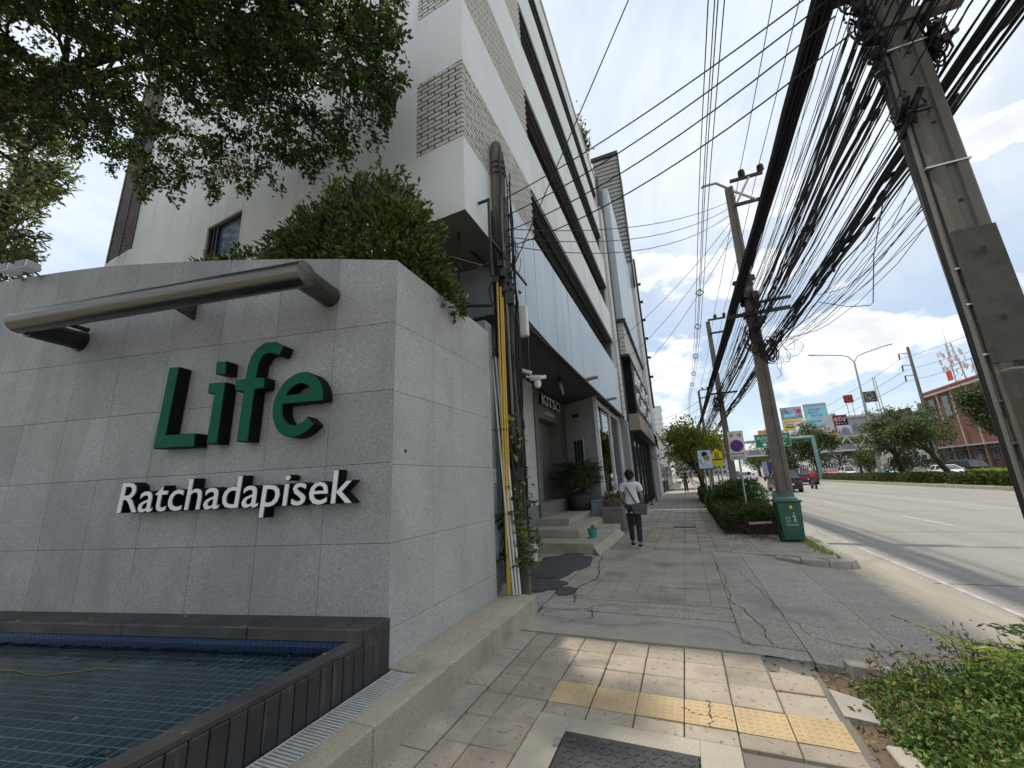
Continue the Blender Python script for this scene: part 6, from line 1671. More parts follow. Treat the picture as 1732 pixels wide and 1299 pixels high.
# ------------------------------------------------------------------ street furniture
bn = thing('litter_bin', 'green wheeled litter bin at the foot of the concrete pole', 'bin', (2.1, 11.6, 0))
def tprism(x, y, w0, d0, z0, w1, d1, z1): return MB().hexa([(x - w0, y - d0, z0), (x + w0, y - d0, z0), (x + w0, y + d0, z0), (x - w0, y + d0, z0), (x - w1, y - d1, z1), (x + w1, y - d1, z1), (x + w1, y + d1, z1), (x - w1, y + d1, z1)])
BX, BY = 2.13, 11.62
tprism(BX, BY, .205, .20, .03, .245, .25, .86).build('body', 'bin_green', bn, bevel=.02, segs=2)
tprism(BX, BY, .275, .275, .862, .28, .28, .91).build('rim', 'bin_green', bn, bevel=.015)
for sx in (-.13, .13): tprism(BX + sx, BY - .262 + .03, .035, .01, .30, .035, .012, .84).build('body_rib', 'bin_green', bn) if False else None
mb = MB(); mb.prism([(-.235, .912), (-.235, 1.09), (-.17, 1.10), (-.09, 1.03), (.05, 1.03), (.14, 1.10), (.2, 1.09), (.235, .912)], lambda u, v, d: (BX + u, BY + .1 + d, v), 0, .03); mb.build('lid_back', 'bin_lid', bn)
tprism(BX, BY + .05, .25, .16, .911, .22, .12, .975).build('lid', 'bin_lid', bn, bevel=.02, segs=2)
for sx in (-.2, .2): MB().tube([(BX + sx - .025, BY + .2, .09), (BX + sx + .025, BY + .2, .09)], .09, 14).build('wheel', 'tyre', bn)
MB().tube([(BX - .2, BY + .3, .88), (BX + .2, BY + .3, .88)], .018, 8).build('handle', 'bin_green', bn)
B(BX - .26, BX - .19, BY - .2, BY + .1, .0, .22).build('foot_block', 'black_plastic', bn)
def bface(z): return BY - .20 - .05 * (z - .03) / .83 - .006
mb = MB(); n_ = 12
mb.add([(BX + .03 + .03 * math.cos(2 * math.pi * k / n_), bface(.76), .76 + .04 * math.sin(2 * math.pi * k / n_)) for k in range(n_)], [tuple(range(n_))]); mb.build('emblem', 'sign_yellow', bn)
mb = MB()
for a, b, w in (((.06, .60), (.075, .50), .014), ((.05, .57), (.02, .53), .01), ((.06, .57), (.095, .54), .01), ((.068, .50), (.045, .42), .012), ((.075, .50), (.10, .42), .012), ((-.10, .52), (-.09, .42), .008), ((-.03, .52), (-.04, .42), .008), ((-.09, .425), (-.04, .425), .01), ((-.105, .53), (-.025, .53), .012)):
    mb.bar((BX + a[0], bface(a[1]), a[1]), (BX + b[0], bface(b[1]), b[1]), w, .002, up=(0, 1, 0))
mb.add([(BX + .062 + .013 * math.cos(k), bface(.625) - .001, .625 + .013 * math.sin(k)) for k in np.linspace(0, 5.5, 8)], [tuple(range(8))])
mb.build('litter_pictogram', 'print_white', bn)
text_on('lettering', 'กรุงเทพมหานคร', .24, .055, (BX - .12, bface(.34) - .001, .33), (1, 0, -.01), (0, -.05, 1), 'print_white', bn, extrude=.001)

def disc(c, r_, n=28): return [(c[0] + r_ * math.cos(2 * math.pi * k / n), c[1] + r_ * math.sin(2 * math.pi * k / n)) for k in range(n)]
def ringmb(c, r0, r1, fn, d, n=28):
    mb = MB(); a, b = disc(c, r0, n), disc(c, r1, n)
    for k in range(n): mb.quad(fn(*a[k], d), fn(*a[(k + 1) % n], d), fn(*b[(k + 1) % n], d), fn(*b[k], d))
    return mb
ns = thing('no_parking_sign', 'white no parking sign with blue red ringed disc on a post in the hedge', 'sign', (1.72, 15.5, 0))
MB().cyl((1.72, 15.55, 0), (1.78, 15.55, 2.5), .032, .032, 10).build('post', 'galvanised', ns)
nf = lambda u, v, d: (1.76 + u + (v - 2.48) * .03, 15.5 - d, v)
MB().prism([(-.235, 2.0), (.235, 2.0), (.235, 2.97), (-.235, 2.97)], nf, -.012, 0).build('plate', 'print_white', ns)
MB().add([nf(*p, .003) for p in disc((0, 2.47), .195)], [tuple(range(28))]).build('blue_disc', 'print_blue', ns)
ringmb((0, 2.47), .175, .205, nf, .006).build('red_ring', 'print_red', ns)
MB().bar(nf(-.13, 2.61, .007), nf(.13, 2.33, .007), .03, .003, up=(0, 1, 0)).build('red_slash', 'print_red', ns)
for sx in (-.12, .12):
    ringmb((sx, 2.82), .045, .062, nf, .004, 18).build('small_ring', 'print_red', ns); MB().bar(nf(sx - .035, 2.855, .006), nf(sx + .035, 2.785, .006), .012, .002, up=(0, 1, 0)).build('small_slash', 'print_red', ns)
    MB().bar(nf(sx - .01, 2.79, .004), nf(sx + .01, 2.85, .004), .02, .002, up=(0, 1, 0)).build('small_mark', 'print_black', ns)
MB().prism([(-.20, 2.20), (-.15, 2.235), (-.15, 2.212), (.15, 2.212), (.15, 2.235), (.20, 2.20), (.15, 2.165), (.15, 2.188), (-.15, 2.188), (-.15, 2.165)], nf, .001, .004).build('double_arrow', 'print_black', ns)
text_on('lettering', 'ตลอดแนว', .40, .10, nf(-.2, 2.04, .003), (1, 0, 0), (0, 0, 1), 'print_black', ns, extrude=.002)
xs = thing('crossing_sign', 'fluorescent yellow children crossing sign beyond the no parking sign', 'sign', (1.42, 20, 0))
for x in (1.36, 1.5): MB().cyl((x, 20.05, 0), (x, 20.05, 2.5), .03, .03, 8).build('post', 'galvanised', xs)
xf = lambda u, v, d: (1.43 + u, 20 - d, v)
MB().prism([(-.22, 2.22), (.22, 2.22), (.22, 2.45), (0, 2.68), (-.22, 2.45)], xf, -.01, 0).build('pentagon_plate', 'sign_yellow', xs)
mb = MB()
for a, b in (((-.06, 2.30), (-.05, 2.45)), ((.05, 2.30), (.05, 2.42)), ((-.05, 2.40), (.04, 2.38)), ((-.06, 2.3), (-.1, 2.25)), ((-.05, 2.3), (-.02, 2.25)), ((.05, 2.3), (.02, 2.25)), ((.05, 2.3), (.09, 2.25))): mb.bar(xf(*a, .003), xf(*b, .003), .035, .003, up=(0, 1, 0))
for c in ((-.045, 2.50), (.055, 2.47)): mb.add([xf(*p, .003) for p in disc(c, .03, 10)], [tuple(range(10))])
mb.build('children_pictogram', 'print_black', xs)
MB().prism([(-.2, 1.9), (.22, 1.9), (.22, 2.15), (-.2, 2.15)], xf, -.01, 0).build('lower_plate', 'sign_yellow', xs)
B(1.22, 1.62, 19.985, 19.998, 2.16, 2.21).build('plate_gap', 'print_black', xs)
pc = thing('poster_case', 'framed street poster case with a pale blue advertisement beside the tree', 'poster', (1.1, 24, 0))
for x in (1.0, 1.2): MB().cyl((x, 24.06, 0), (x, 24.06, 1.9), .04, .04, 8).build('leg', 'galvanised', pc)
pf = lambda u, v, d: (1.12 + u, 24 - d, v)
MB().prism([(-.39, 1.82), (.39, 1.82), (.37, 2.88), (-.37, 2.88)], pf, -.08, 0).build('case', 'dark_metal', pc)
MB().prism([(-.34, 1.87), (.34, 1.87), (.33, 2.83), (-.33, 2.83)], pf, .001, .004).build('poster_sheet', 'poster', pc)
for c, r_, m in (((.08, 2.42), .15, 'skin'), ((.0, 2.62), .15, 'hair'), ((.2, 2.2), .13, 'print_white'), ((-.14, 2.22), .12, 'print_white')):
    MB().add([pf(p[0], p[1], .006 if m == 'skin' else .005 if m == 'hair' else .0045) for p in disc(c, r_, 16)], [tuple(range(16))]).build('printed_shape', m, pc)
MB().bar(pf(-.28, 2.35, .007), pf(-.16, 2.08, .007), .05, .002, up=(0, 1, 0)).build('printed_shape', 'bill_deep', pc)
for i in range(3):
    gpz = thing('green_planter', ['nearest', 'middle', 'farthest'][i] + ' of three dark green planters below the poster case', 'planter', (1.4, 25 + i, 0))
    tprism(1.2 + .25 * i, 25.0 + i * .9, .22, .3, 0, .28, .36, .55).build('tub', 'bin_green', gpz, bevel=.02)
    link('plant', leaf_mesh('plant', [(1.2 + .25 * i + rs.gauss(0, .12), 25 + i * .9 + rs.gauss(0, .15), .56 + abs(rs.gauss(0, .15))) for _ in range(200)], .1, .4, .4), 'leaf_hedge', gpz)

# ------------------------------------------------------------------ people
def skin_mesh(name, verts, edges, radii, levels=2, root=0):
    me = bpy.data.meshes.new(name); me.from_pydata([tuple(v) for v in verts], edges, [])
    o = bpy.data.objects.new(name, me); COL.objects.link(o)
    sk = o.modifiers.new('skin', 'SKIN'); sk.use_smooth_shade = True
    for i, r_ in enumerate(radii): me.skin_vertices[0].data[i].radius = r_ if isinstance(r_, tuple) else (r_, r_)
    me.skin_vertices[0].data[root].use_root = True
    ss = o.modifiers.new('sub', 'SUBSURF'); ss.levels = levels; ss.render_levels = levels
    dg = bpy.context.evaluated_depsgraph_get()
    out = bpy.data.meshes.new_from_object(o.evaluated_get(dg)); bpy.data.objects.remove(o); bpy.data.meshes.remove(me)
    out.name = name; return out
def head_mb(c, s=1.0):
    """a head looking along +Y: cranium, jaw, nose, ears"""
    mb = MB(); prof = [(.010, -.125), (.045, -.118), (.062, -.085), (.074, -.03), (.078, .03), (.074, .075), (.055, .11), (.022, .128), (.004, .13)]
    mb.lathe([(r_ * s, z * s) for r_, z in prof], c, 16, 1.0, 1.22)
    for sx in (-1, 1): mb.lathe([(.004, -.03 * s), (.014 * s, -.015 * s), (.016 * s, .012 * s), (.006, .03 * s)], (c[0] + sx * .078 * s, c[1] - .01, c[2]), 8)
    mb.lathe([(.004, -.03), (.014, -.02), (.006, .02)], (c[0], c[1] + .095 * s, c[2] - .02), 6)
    return mb
def person(t, o, top_m, leg_m, stride=.22, h=1.0, arm_l=None, arm_r=None, hair=True):
    ox, oy, oz = o
    V = lambda x, y, z: Vector((ox + x * h, oy + y * h, oz + z * h))
    hipL, hipR = V(-.09, 0, .90), V(.09, 0, .90)
    kneeL, kneeR = V(-.10, stride * .45 + .03, .50), V(.10, -stride * .2 + .02, .50)
    ankL, ankR = V(-.10, stride * .55, .085), V(.10, -stride * .75, .10)
    sh = 1.42
    aL = arm_l or [V(-.19, .0, sh), V(-.245, -.05, 1.14), V(-.235, .06, .90)]
    aR = arm_r or [V(.19, .0, sh), V(.245, .04, 1.14), V(.235, .10, .92)]
    verts = [V(0, 0, .95), V(0, -.01, 1.12), V(0, -.01, 1.32), V(0, 0, 1.44), V(0, .01, 1.53), hipL, kneeL, ankL, hipR, kneeR, ankR] + aL + aR
    e = [(0, 1), (1, 2), (2, 3), (3, 4), (0, 5), (5, 6), (6, 7), (0, 8), (8, 9), (9, 10), (3, 11), (11, 12), (12, 13), (3, 14), (14, 15), (15, 16)]
    rad = [(.13, .10), (.125, .09), (.145, .10), (.09, .075), .052, (.085, .085), .056, .038, (.085, .085), .056, .038, .06, .040, .028, .06, .040, .028]
    rad = [(tuple(q * h for q in r_) if isinstance(r_, tuple) else r_ * h) for r_ in rad]
    body = link('body', skin_mesh('body', verts, e, rad), 'skin', t)
    hd = head_mb(V(0, .02, 1.625), h).build('head', 'skin', t, smooth=True)
    # clothing shells
    tv = [V(0, 0, .93), V(0, -.01, 1.12), V(0, -.01, 1.32), V(0, 0, 1.43), aL[0], aL[0] + (aL[1] - aL[0]) * .62, aR[0], aR[0] + (aR[1] - aR[0]) * .62, V(0, .0, 1.475), V(0, 0, .86)]
    link('shirt', skin_mesh('shirt', tv, [(0, 1), (1, 2), (2, 3), (3, 4), (4, 5), (3, 6), (6, 7), (3, 8), (0, 9)], [tuple(q * h for q in r_) for r_ in ((.185, .125), (.165, .115), (.185, .122), (.12, .09), (.085, .085), (.078, .078), (.085, .085), (.078, .078), (.065, .06), (.188, .128))]), top_m, t)
    link('trousers', skin_mesh('trousers', [V(0, 0, .93), hipL, kneeL, ankL + Vector((0, 0, .02)), hipR, kneeR, ankR + Vector((0, 0, .02))], [(0, 1), (1, 2), (2, 3), (0, 4), (4, 5), (5, 6)], [tuple(q * h for q in r_) for r_ in ((.165, .118), (.10, .105), (.072, .075), (.06, .062), (.10, .105), (.072, .075), (.06, .062))]), leg_m, t)
    for k, a in enumerate((ankL, ankR)):
        a = Vector(a); lift = .0 if k == 0 else .02
        sh_ = thing_part = MB()
        sh_.hexa([(a.x - .04, a.y - .08, oz + lift), (a.x + .04, a.y - .08, oz + lift), (a.x + .048, a.y + .17, oz), (a.x - .048, a.y + .17, oz), (a.x - .038, a.y - .07, oz + .10), (a.x + .038, a.y - .07, oz + .10), (a.x + .04, a.y + .14, oz + .055), (a.x - .04, a.y + .14, oz + .055)])
        s_o = sh_.build('shoe', 'black_plastic', t, bevel=.015, segs=2)
        MB().box(a.x - .046, a.x + .046, a.y - .085, a.y + .172, oz - .002 + lift * .5, oz + .022 + lift * .5).build('sole', 'sole_white', s_o)
    # hands: palm, four fingers, thumb
    for k, arm in enumerate((aL, aR)):
        w = Vector(arm[2]); d = (Vector(arm[2]) - Vector(arm[1])).normalized(); d = (d + Vector((0, 0, -.6))).normalized(); sd = Vector((0, 1, 0)); sd = (sd - d * sd.dot(d)).normalized(); fw_ = d.cross(sd)
        pv = [w, w + d * .05, w + d * .085]; pe = [(0, 1), (1, 2)]; pr = [(.024, .024), (.036, .018), (.034, .016)]
        for j in range(4):
            b = w + d * .08 + sd * (-.026 + .0175 * j); L1 = (.034, .040, .037, .028)[j]
            i0 = len(pv); pv += [b, b + d * L1 + fw_ * .006, b + d * L1 * 1.8 + fw_ * .022]; pe += [(2, i0), (i0, i0 + 1), (i0 + 1, i0 + 2)]; pr += [(.009, .009), (.0085, .0085), (.007, .007)]
        i0 = len(pv); pv += [w + d * .03 + sd * .035, w + d * .062 + sd * .052 + fw_ * .012]; pe += [(1, i0), (i0, i0 + 1)]; pr += [(.011, .011), (.009, .009)]
        link('hand', skin_mesh('hand', pv, pe, pr, 1), 'skin', t)
    if hair:
        c = V(0, .0, 1.645)
        mb = MB(); mb.lathe([(.05 * h, -.10 * h), (.082 * h, -.06 * h), (.09 * h, .0), (.088 * h, .06 * h), (.066 * h, .105 * h), (.028 * h, .128 * h), (.004, .132 * h)], c + Vector((0, -.018, 0)), 18, 1.0, 1.12)
        hm = mb.build('hair', 'hair', t, smooth=True)
        rg = np.random.default_rng(3); d = rg.normal(size=(420, 3)); d /= np.linalg.norm(d, axis=1, keepdims=True); d[:, 2] = d[:, 2] * .8 + .25; d[:, 1] -= .15
        link('hair_tufts', leaf_mesh('hair_tufts', np.array(c) + d * np.array((.085, .095, .105)) * h, .045, .3, -.2, .5, d, rng=rg), 'hair', t)
    return V
man = thing('person', 'person in white shirt and dark jeans walking away with a grey shoulder bag', 'person', (-1.26, 10.35, 0))
WORLD_PARTS[0] = True
V = person(man, (-1.26, 10.35, 0.0), 'shirt_white', 'denim', .22, 1.0, arm_l=[Vector((-1.45, 10.35, 1.42)), Vector((-1.50, 10.33, 1.14)), Vector((-1.46, 10.50, .95))], arm_r=[Vector((-1.07, 10.35, 1.42)), Vector((-1.02, 10.37, 1.14)), Vector((-1.04, 10.50, .98))])
bag = thing('shoulder_bag', 'grey flap shoulder bag slung across the walking person', 'bag', (-1.06, 10.2, .8))
MB().obox((-1.08, 10.19, .86), (1, .25, -.12), (-.25, 1, 0), (.12, 0, 1), .155, .05, .115).build('pouch', 'bag_grey', bag, bevel=.02, segs=2)
MB().obox((-1.085, 10.133, .905), (1, .25, -.12), (-.25, 1, 0), (.12, 0, 1), .158, .008, .072).build('flap', 'bag_grey', bag, bevel=.006)
def strap(pts, w=.035): 
    mb = MB()
    for i in range(len(pts) - 1): mb.bar(pts[i], Vector(pts[i + 1]) + (Vector(pts[i + 1]) - Vector(pts[i])) * .04, w, .006, up=(0, 1, .2))
    return mb
strap([(-1.39, 10.40, 1.478), (-1.385, 10.30, 1.465), (-1.34, 10.235, 1.36), (-1.26, 10.205, 1.20), (-1.18, 10.20, 1.05), (-1.13, 10.19, .95)]).build('strap', 'bag_grey', bag)
ped = thing('person', 'distant person in dark clothes walking far down the pavement', 'person', (.0, 41, 0))
person(ped, (-.02, 41, 0), 'print_black', 'denim', .2, 1.0)

# ------------------------------------------------------------------ vehicles
WORLD_PARTS[0] = False
def make_car(paint, kind='sedan'):
    t = thing('car', 'car', 'car')
    hh, rear = {'sedan': (1.46, -1.75), 'suv': (1.78, -2.12), 'pickup': (1.75, -.35), 'van': (1.95, -2.2)}[kind]
    st = [(-2.28, .62, .70), (-2.22, .90, .80), (-1.9, .98, .88), (-.8, .99, .90), (.6, .98, .90), (1.35, .93, .89), (2.0, .80, .84), (2.26, .58, .70)]
    if kind in ('suv', 'van', 'pickup'): st = [(y_, z * 1.10, w * 1.03) for y_, z, w in st]
    mb = MB(); rings = []
    for y_, z, w in st: rings.append([(-w * .9, y_, .24), (-w, y_, .42), (-w, y_, z * .80), (-w * .93, y_, z), (w * .93, y_, z), (w, y_, z * .80), (w, y_, .42), (w * .9, y_, .24)])
    for i in range(len(rings) - 1): mb.add(rings[i] + rings[i + 1], [(k, (k + 1) % 8, (k + 1) % 8 + 8, k + 8) for k in range(8)])
    mb.add(rings[0], [tuple(range(7, -1, -1))]); mb.add(rings[-1], [tuple(range(8))])
    body = mb.build('body', paint, t, smooth=True)
    b0 = st[3][1] - .02; f0, f1 = 1.15, .25
    if kind == 'van': f0, f1 = 1.9, 1.25
    if kind == 'pickup': f0, f1 = 1.2, .45
    r1 = rear + (.55 if kind == 'sedan' else .22)
    MB().hexa([(-.84, rear, b0), (.84, rear, b0), (.84, f0, b0), (-.84, f0, b0), (-.64, r1, hh - .05), (.64, r1, hh - .05), (.64, f1, hh - .05), (-.64, f1, hh - .05)]).build('windows', 'glass_dark', t)
    MB().hexa([(-.665, r1 - .04, hh - .052), (.665, r1 - .04, hh - .052), (.665, f1 + .04, hh - .052), (-.665, f1 + .04, hh - .052), (-.60, r1 + .03, hh), (.60, r1 + .03, hh), (.60, f1 - .05, hh), (-.60, f1 - .05, hh)]).build('roof', paint, t)
    mb = MB()
    for sx in (-1, 1):
        for (ya, yb) in ((rear, r1), (f0, f1)): mb.bar((sx * .845, ya, b0), (sx * .648, yb, hh - .04), .07, .06)
        ym = (rear + f0) / 2 - .1; mb.bar((sx * .85, ym, b0), (sx * .655, (r1 + f1) / 2, hh - .04), .07, .05)
    mb.build('pillars', paint, t)
    if kind == 'pickup': B(-.86, .86, -2.25, -.5, .98, 1.12).build('load_bed', paint, t)
    for sx in (-1, 1):
        for y_ in (-1.38, 1.42):
            w = MB().tube([(sx * .70, y_, .33), (sx * .93, y_, .33)], .33, 18).build('wheel', 'tyre', t); MB().tube([(sx * .931, y_, .33), (sx * .94, y_, .33)], .20, 12).build('rim', 'galvanised', w)
        MB().obox((sx * .70, -2.235, .80), (1, 0, 0), (0, 1, 0), (0, 0, 1), .12, .03, .07).build('taillight', 'taillight', t)
        MB().obox((sx * .66, 2.17, .66), (1, 0, 0), (0, 1, 0), (0, 0, 1), .15, .05, .06).build('headlight', 'headlight', t)
        MB().obox((sx * .98, .95, b0 + .05), (1, 0, 0), (0, 1, 0), (0, 0, 1), .09, .05, .06).build('wing_mirror', paint, t)
    B(-.8, .8, -2.31, -2.2, .36, .54).build('bumper', 'black_plastic', t); B(-.26, .26, -2.318, -2.312, .56, .68).build('number_plate', 'print_white', t)
    return t
cars = {}
def car(paint, kind, x, y, label, away=True, group='cars in traffic on the road', rz=0.0):
    t = make_car(paint, kind)
    t.location = (x, y, ROAD_Z + .002); t.rotation_euler = (0, 0, (0 if away else math.pi) + rz)
    tag(t, label, 'car', group); return t
car('car_black', 'suv', 7.55, 40.5, 'black car in the near lane just behind the concrete pole', rz=.0)
car('car_maroon', 'suv', 12.9, 57.5, 'dark maroon car with red tail lamps ahead of the motorcycle')
car('car_white', 'pickup', 9.9, 82, 'white pickup truck to the left of the concrete pole')
car('car_white', 'sedan', 11.9, 92, 'white sedan in the middle lane behind the black car')
car('car_silver', 'van', 7.2, 74, 'silver van in the kerb lane down the road')
car('car_green', 'sedan', 12.0, 68, 'pale green taxi hidden behind the concrete pole')
car('car_white', 'sedan', 27.6, 62, 'white sedan parked across the median behind the leaning tree', False)
car('car_paleblue', 'sedan', 27.2, 75, 'pale blue sedan across the median left of the white sedan', False)
car('car_pink', 'sedan', 27.3, 101, 'pink taxi across the median beyond the gantry post', False)
car('car_yellow', 'sedan', 27.0, 112, 'yellow taxi across the median near the green gantry', False)
car('car_white', 'van', 30.5, 103, 'white van across the median beside the footbridge stairs', False)
car('car_black', 'van', 31.5, 66, 'dark van parked by the brick building fence', False)
tk = thing('box_truck', 'truck with a dark blue cargo box in the outer lane', 'truck', (14.3, 84, ROAD_Z))
B(-1.1, 1.1, -3.2, 2.0, .95, 3.3).build('cargo_box', 'car_blue', tk, bevel=.03); B(-1.0, 1.0, 2.1, 3.6, .6, 2.4).build('cab', 'car_white', tk, bevel=.08)
B(-1.0, 1.0, -3.1, 3.4, .5, .7).build('chassis', 'black_plastic', tk)
for sx in (-1, 1):
    for y_ in (-2.2, 2.6): MB().tube([(sx * .75, y_, .42), (sx * 1.02, y_, .42)], .42, 16).build('wheel', 'tyre', tk)
WORLD_PARTS[0] = True
def motorcycle(x, y, label, shirt, helmet, paint):
    WORLD_PARTS[0] = False
    t = thing('motorcycle', label + ' (the machine)', 'motorcycle', (0, 0, 0)); t['label'] = label
    for y_ in (-.62, .62):
        w = MB().tube([(-.05, y_, .29), (.05, y_, .29)], .29, 18).build('wheel', 'tyre', t); MB().tube([(-.055, y_, .29), (.055, y_, .29)], .15, 12).build('rim', 'galvanised', w)
    MB().tube([(0, -.6, .45), (0, -.1, .42), (0, .35, .55), (0, .55, .75), (0, .5, .98)], [.09, .14, .12, .07, .05], 8).build('frame', paint, t, smooth=True)
    B(-.12, .12, -.7, .15, .70, .80).build('seat', 'black_plastic', t, bevel=.03); B(-.09, .09, -.88, -.68, .55, .75).build('tail', paint, t, bevel=.02)
    MB().tube([(-.34, .42, 1.02), (0, .52, 1.0), (.34, .42, 1.02)], .02, 6).build('handlebar', 'dark_metal', t)
    MB().obox((0, -.885, .68), (1, 0, 0), (0, 1, 0), (0, 0, 1), .07, .01, .04).build('taillight', 'taillight', t); MB().tube([(0, .62, .29), (0, .5, .95)], .03, 6).build('fork', 'galvanised', t)
    for sx in (-1, 1): MB().obox((sx * .3, .45, 1.14), (1, 0, 0), (0, 1, 0), (0, 0, 1), .05, .01, .035).build('mirror', 'dark_metal', t)
    t.location = (x, y, ROAD_Z); WORLD_PARTS[0] = True
    return t
def rider(x, y, label, shirt, helmet):
    t = thing('person', label, 'person', (x, y, ROAD_Z)); o = Vector((x, y, ROAD_Z)); V = lambda a, b, c: o + Vector((a, b, c))
    vs = [V(0, -.28, .88), V(0, -.25, 1.12), V(0, -.16, 1.34), V(0, -.1, 1.46), V(-.11, -.2, .84), V(-.22, .18, .74), V(-.2, .06, .36), V(.11, -.2, .84), V(.22, .18, .74), V(.2, .06, .36), V(-.2, -.12, 1.36), V(-.32, .1, 1.14), V(-.3, .38, 1.05), V(.2, -.12, 1.36), V(.32, .1, 1.14), V(.3, .38, 1.05)]
    e = [(0, 1), (1, 2), (2, 3), (0, 4), (4, 5), (5, 6), (0, 7), (7, 8), (8, 9), (2, 10), (10, 11), (11, 12), (2, 13), (13, 14), (14, 15)]
    link('body', skin_mesh('body', vs, e, [(.17, .12), (.17, .12), (.19, .12), .06, .1, .075, .055, .1, .075, .055, .075, .055, .04, .075, .055, .04], 1), shirt, t)
    MB().lathe([(.03, -.13), (.10, -.10), (.13, 0), (.12, .08), (.07, .135), (.01, .15)], V(0, -.07, 1.62), 14).build('helmet', helmet, t, smooth=True)
    link('trousers', skin_mesh('trousers', [vs[0], vs[4], vs[5], vs[6], vs[7], vs[8], vs[9]], [(0, 1), (1, 2), (2, 3), (0, 4), (4, 5), (5, 6)], [(.18, .13), .115, .09, .07, .115, .09, .07], 1), 'denim', t)
motorcycle(10.4, 43.9, 'motorcycle ridden in the middle of the road right of the pole', None, None, 'car_black'); rider(10.4, 43.9, 'rider in red jacket and pale helmet on the motorcycle', 'jacket_red', 'car_silver')
motorcycle(4.7, 37.0, 'motorcycle by the kerb behind the no parking sign', None, None, 'car_white'); rider(4.7, 37.0, 'rider in white top by the kerb behind the no parking sign', 'shirt_white', 'car_blue')

# ------------------------------------------------------------------ median planting and the far side
segs = [(33.2, 36.4), (37.0, 41.0), (41.6, 46.0), (46.6, 53.5), (54.2, 62), (63, 74), (75, 90), (91, 110)]
names = ['at the right frame edge', 'second from the right frame edge', 'below the leaning median tree', 'below the forked median tree', 'below the street lamp', 'left of the street lamp', 'in front of the gantry post', 'beyond the gantry post']
for i, (a, b) in enumerate(segs):
    hedge('median_hedge', 'clipped box hedge on the median ' + names[i], 18.0, 19.1, a, b, .72, 2600 if i < 4 else 2000, .16, 'leaf_hedge', group='clipped hedges along the median', seed=40 + i, z0=.02)
hedge('median_hedge', 'paler second row hedge behind the front median hedges', 20.6, 21.6, 30, 44, .85, 3000, .18, 'leaf_lime', seed=60, z0=.02)
make_tree('median_tree', 'forked dark crowned tree on the median beside the street lamp', (19.6, 51, 0), 7.0, 2.5, 'leaf_median', 'bark', 31, lean=(-.12, 0, 1), n_leaf=8000, leaf=.26, trunk_r=.2, flat=.95, fork=.34, sub=.36)
make_tree('median_tree', 'leaning dark trunked tree on the median in front of the white sedan', (20.2, 44.5, 0), 6.2, 1.9, 'leaf_median', 'bark', 32, lean=(-.45, 0, 1), n_leaf=5000, leaf=.24, trunk_r=.2, flat=.9, fork=.4, sub=.38)
make_tree('median_tree', 'spreading tree at the right edge half hidden by the near pole', (18.9, 32.5, 0), 6.2, 1.4, 'leaf_median', 'bark', 33, lean=(-.5, 0, 1), n_leaf=4500, leaf=.20, trunk_r=.17, flat=.7, fork=.5, sub=.38)
make_tree('median_tree', 'tall tree on the median just right of the green gantry sign', (19.5, 78, 0), 8.2, 2.6, 'leaf_median', 'bark', 34, n_leaf=6000, leaf=.36, trunk_r=.22, fork=.38, flat=.9)
make_tree('median_tree', 'tree on the median behind the green gantry sign', (18.5, 92, 0), 8.2, 3.0, 'leaf_median', 'bark', 35, n_leaf=5000, leaf=.4, trunk_r=.22, fork=.35, flat=.9)
make_tree('topiary_tree', 'small topiary tree with rounded pads on the median', (21.3, 64, 0), 4.2, 1.4, 'leaf_hedge', 'bark', 36, n_leaf=2500, leaf=.2, trunk_r=.1, fork=.3, flat=.7)
for i, (x, y, h, r_, lab) in enumerate(((33.5, 116, 9.5, 4.2, 'leafy tree behind the footbridge truss'), (41, 114, 10, 4.2, 'dark tree beside the footbridge stairs'), (38.8, 66, 4.2, 2.0, 'low spreading tree by the brick building fence'), (22, 118, 9, 4, 'tree under the far end of the footbridge'), (20, 135, 8, 4, 'round tree down the median'), (9, 190, 7, 4, 'low tree closing the street view'), (24, 165, 9, 4.5, 'broad tree beyond the footbridge'), (40, 125, 8, 3.6, 'tall tree below the billboards'))):
    make_tree('roadside_tree', lab + ' on the far side', (x, y, 0), h, r_, 'leaf_median' if i % 2 else 'leaf_hedge', 'bark', 70 + i, n_leaf=3600, leaf=.42, trunk_r=.2, fork=.34, flat=.9)
def tubes(t, nm, m, *runs):
    for pts, r_ in runs: MB().tube(pts, r_, 8).build(nm, m, t, smooth=True)
lp = thing('street_lamp', 'tall double armed street lamp on the median', 'lamp', (20.1, 57.5, 0))
tubes(lp, 'post', 'galvanised', ([(20.0, 57.5, 0), (20.3, 57.5, 13.6)], [.16, .09]))
tubes(lp, 'arm', 'galvanised', ([(20.3, 57.5, 13.6), (19.9, 57.5, 14.3), (19.3, 57.5, 14.6), (16.6, 57.5, 15.1)], .06), ([(20.3, 57.5, 13.6), (20.7, 57.5, 14.25), (21.3, 57.5, 14.5), (23.6, 57.5, 15.1)], .06))
for sx, x in ((-1, 16.4), (1, 23.8)): MB().obox((x, 57.5, 15.12), (1, 0, .15 * -sx * -1), (0, 1, 0), (0, 0, 1), .38, .14, .05).build('lamp_head', 'galvanised', lp, bevel=.03)
gt = thing('road_sign_gantry', 'teal steel gantry arm carrying green direction signs over the road', 'road sign', (18.0, 71, 0))
MB().tube([(18.0, 71, 0), (18.0, 71, 6.3)], .26, 10).build('post', 'teal_steel', gt); MB().tube([(18.15, 71, 6.15), (9.5, 71, 6.05)], .2, 10).build('beam', 'teal_steel', gt)
B(10.55, 15.15, 70.55, 70.65, 5.0, 7.0).build('sign_panel', 'sign_green', gt)
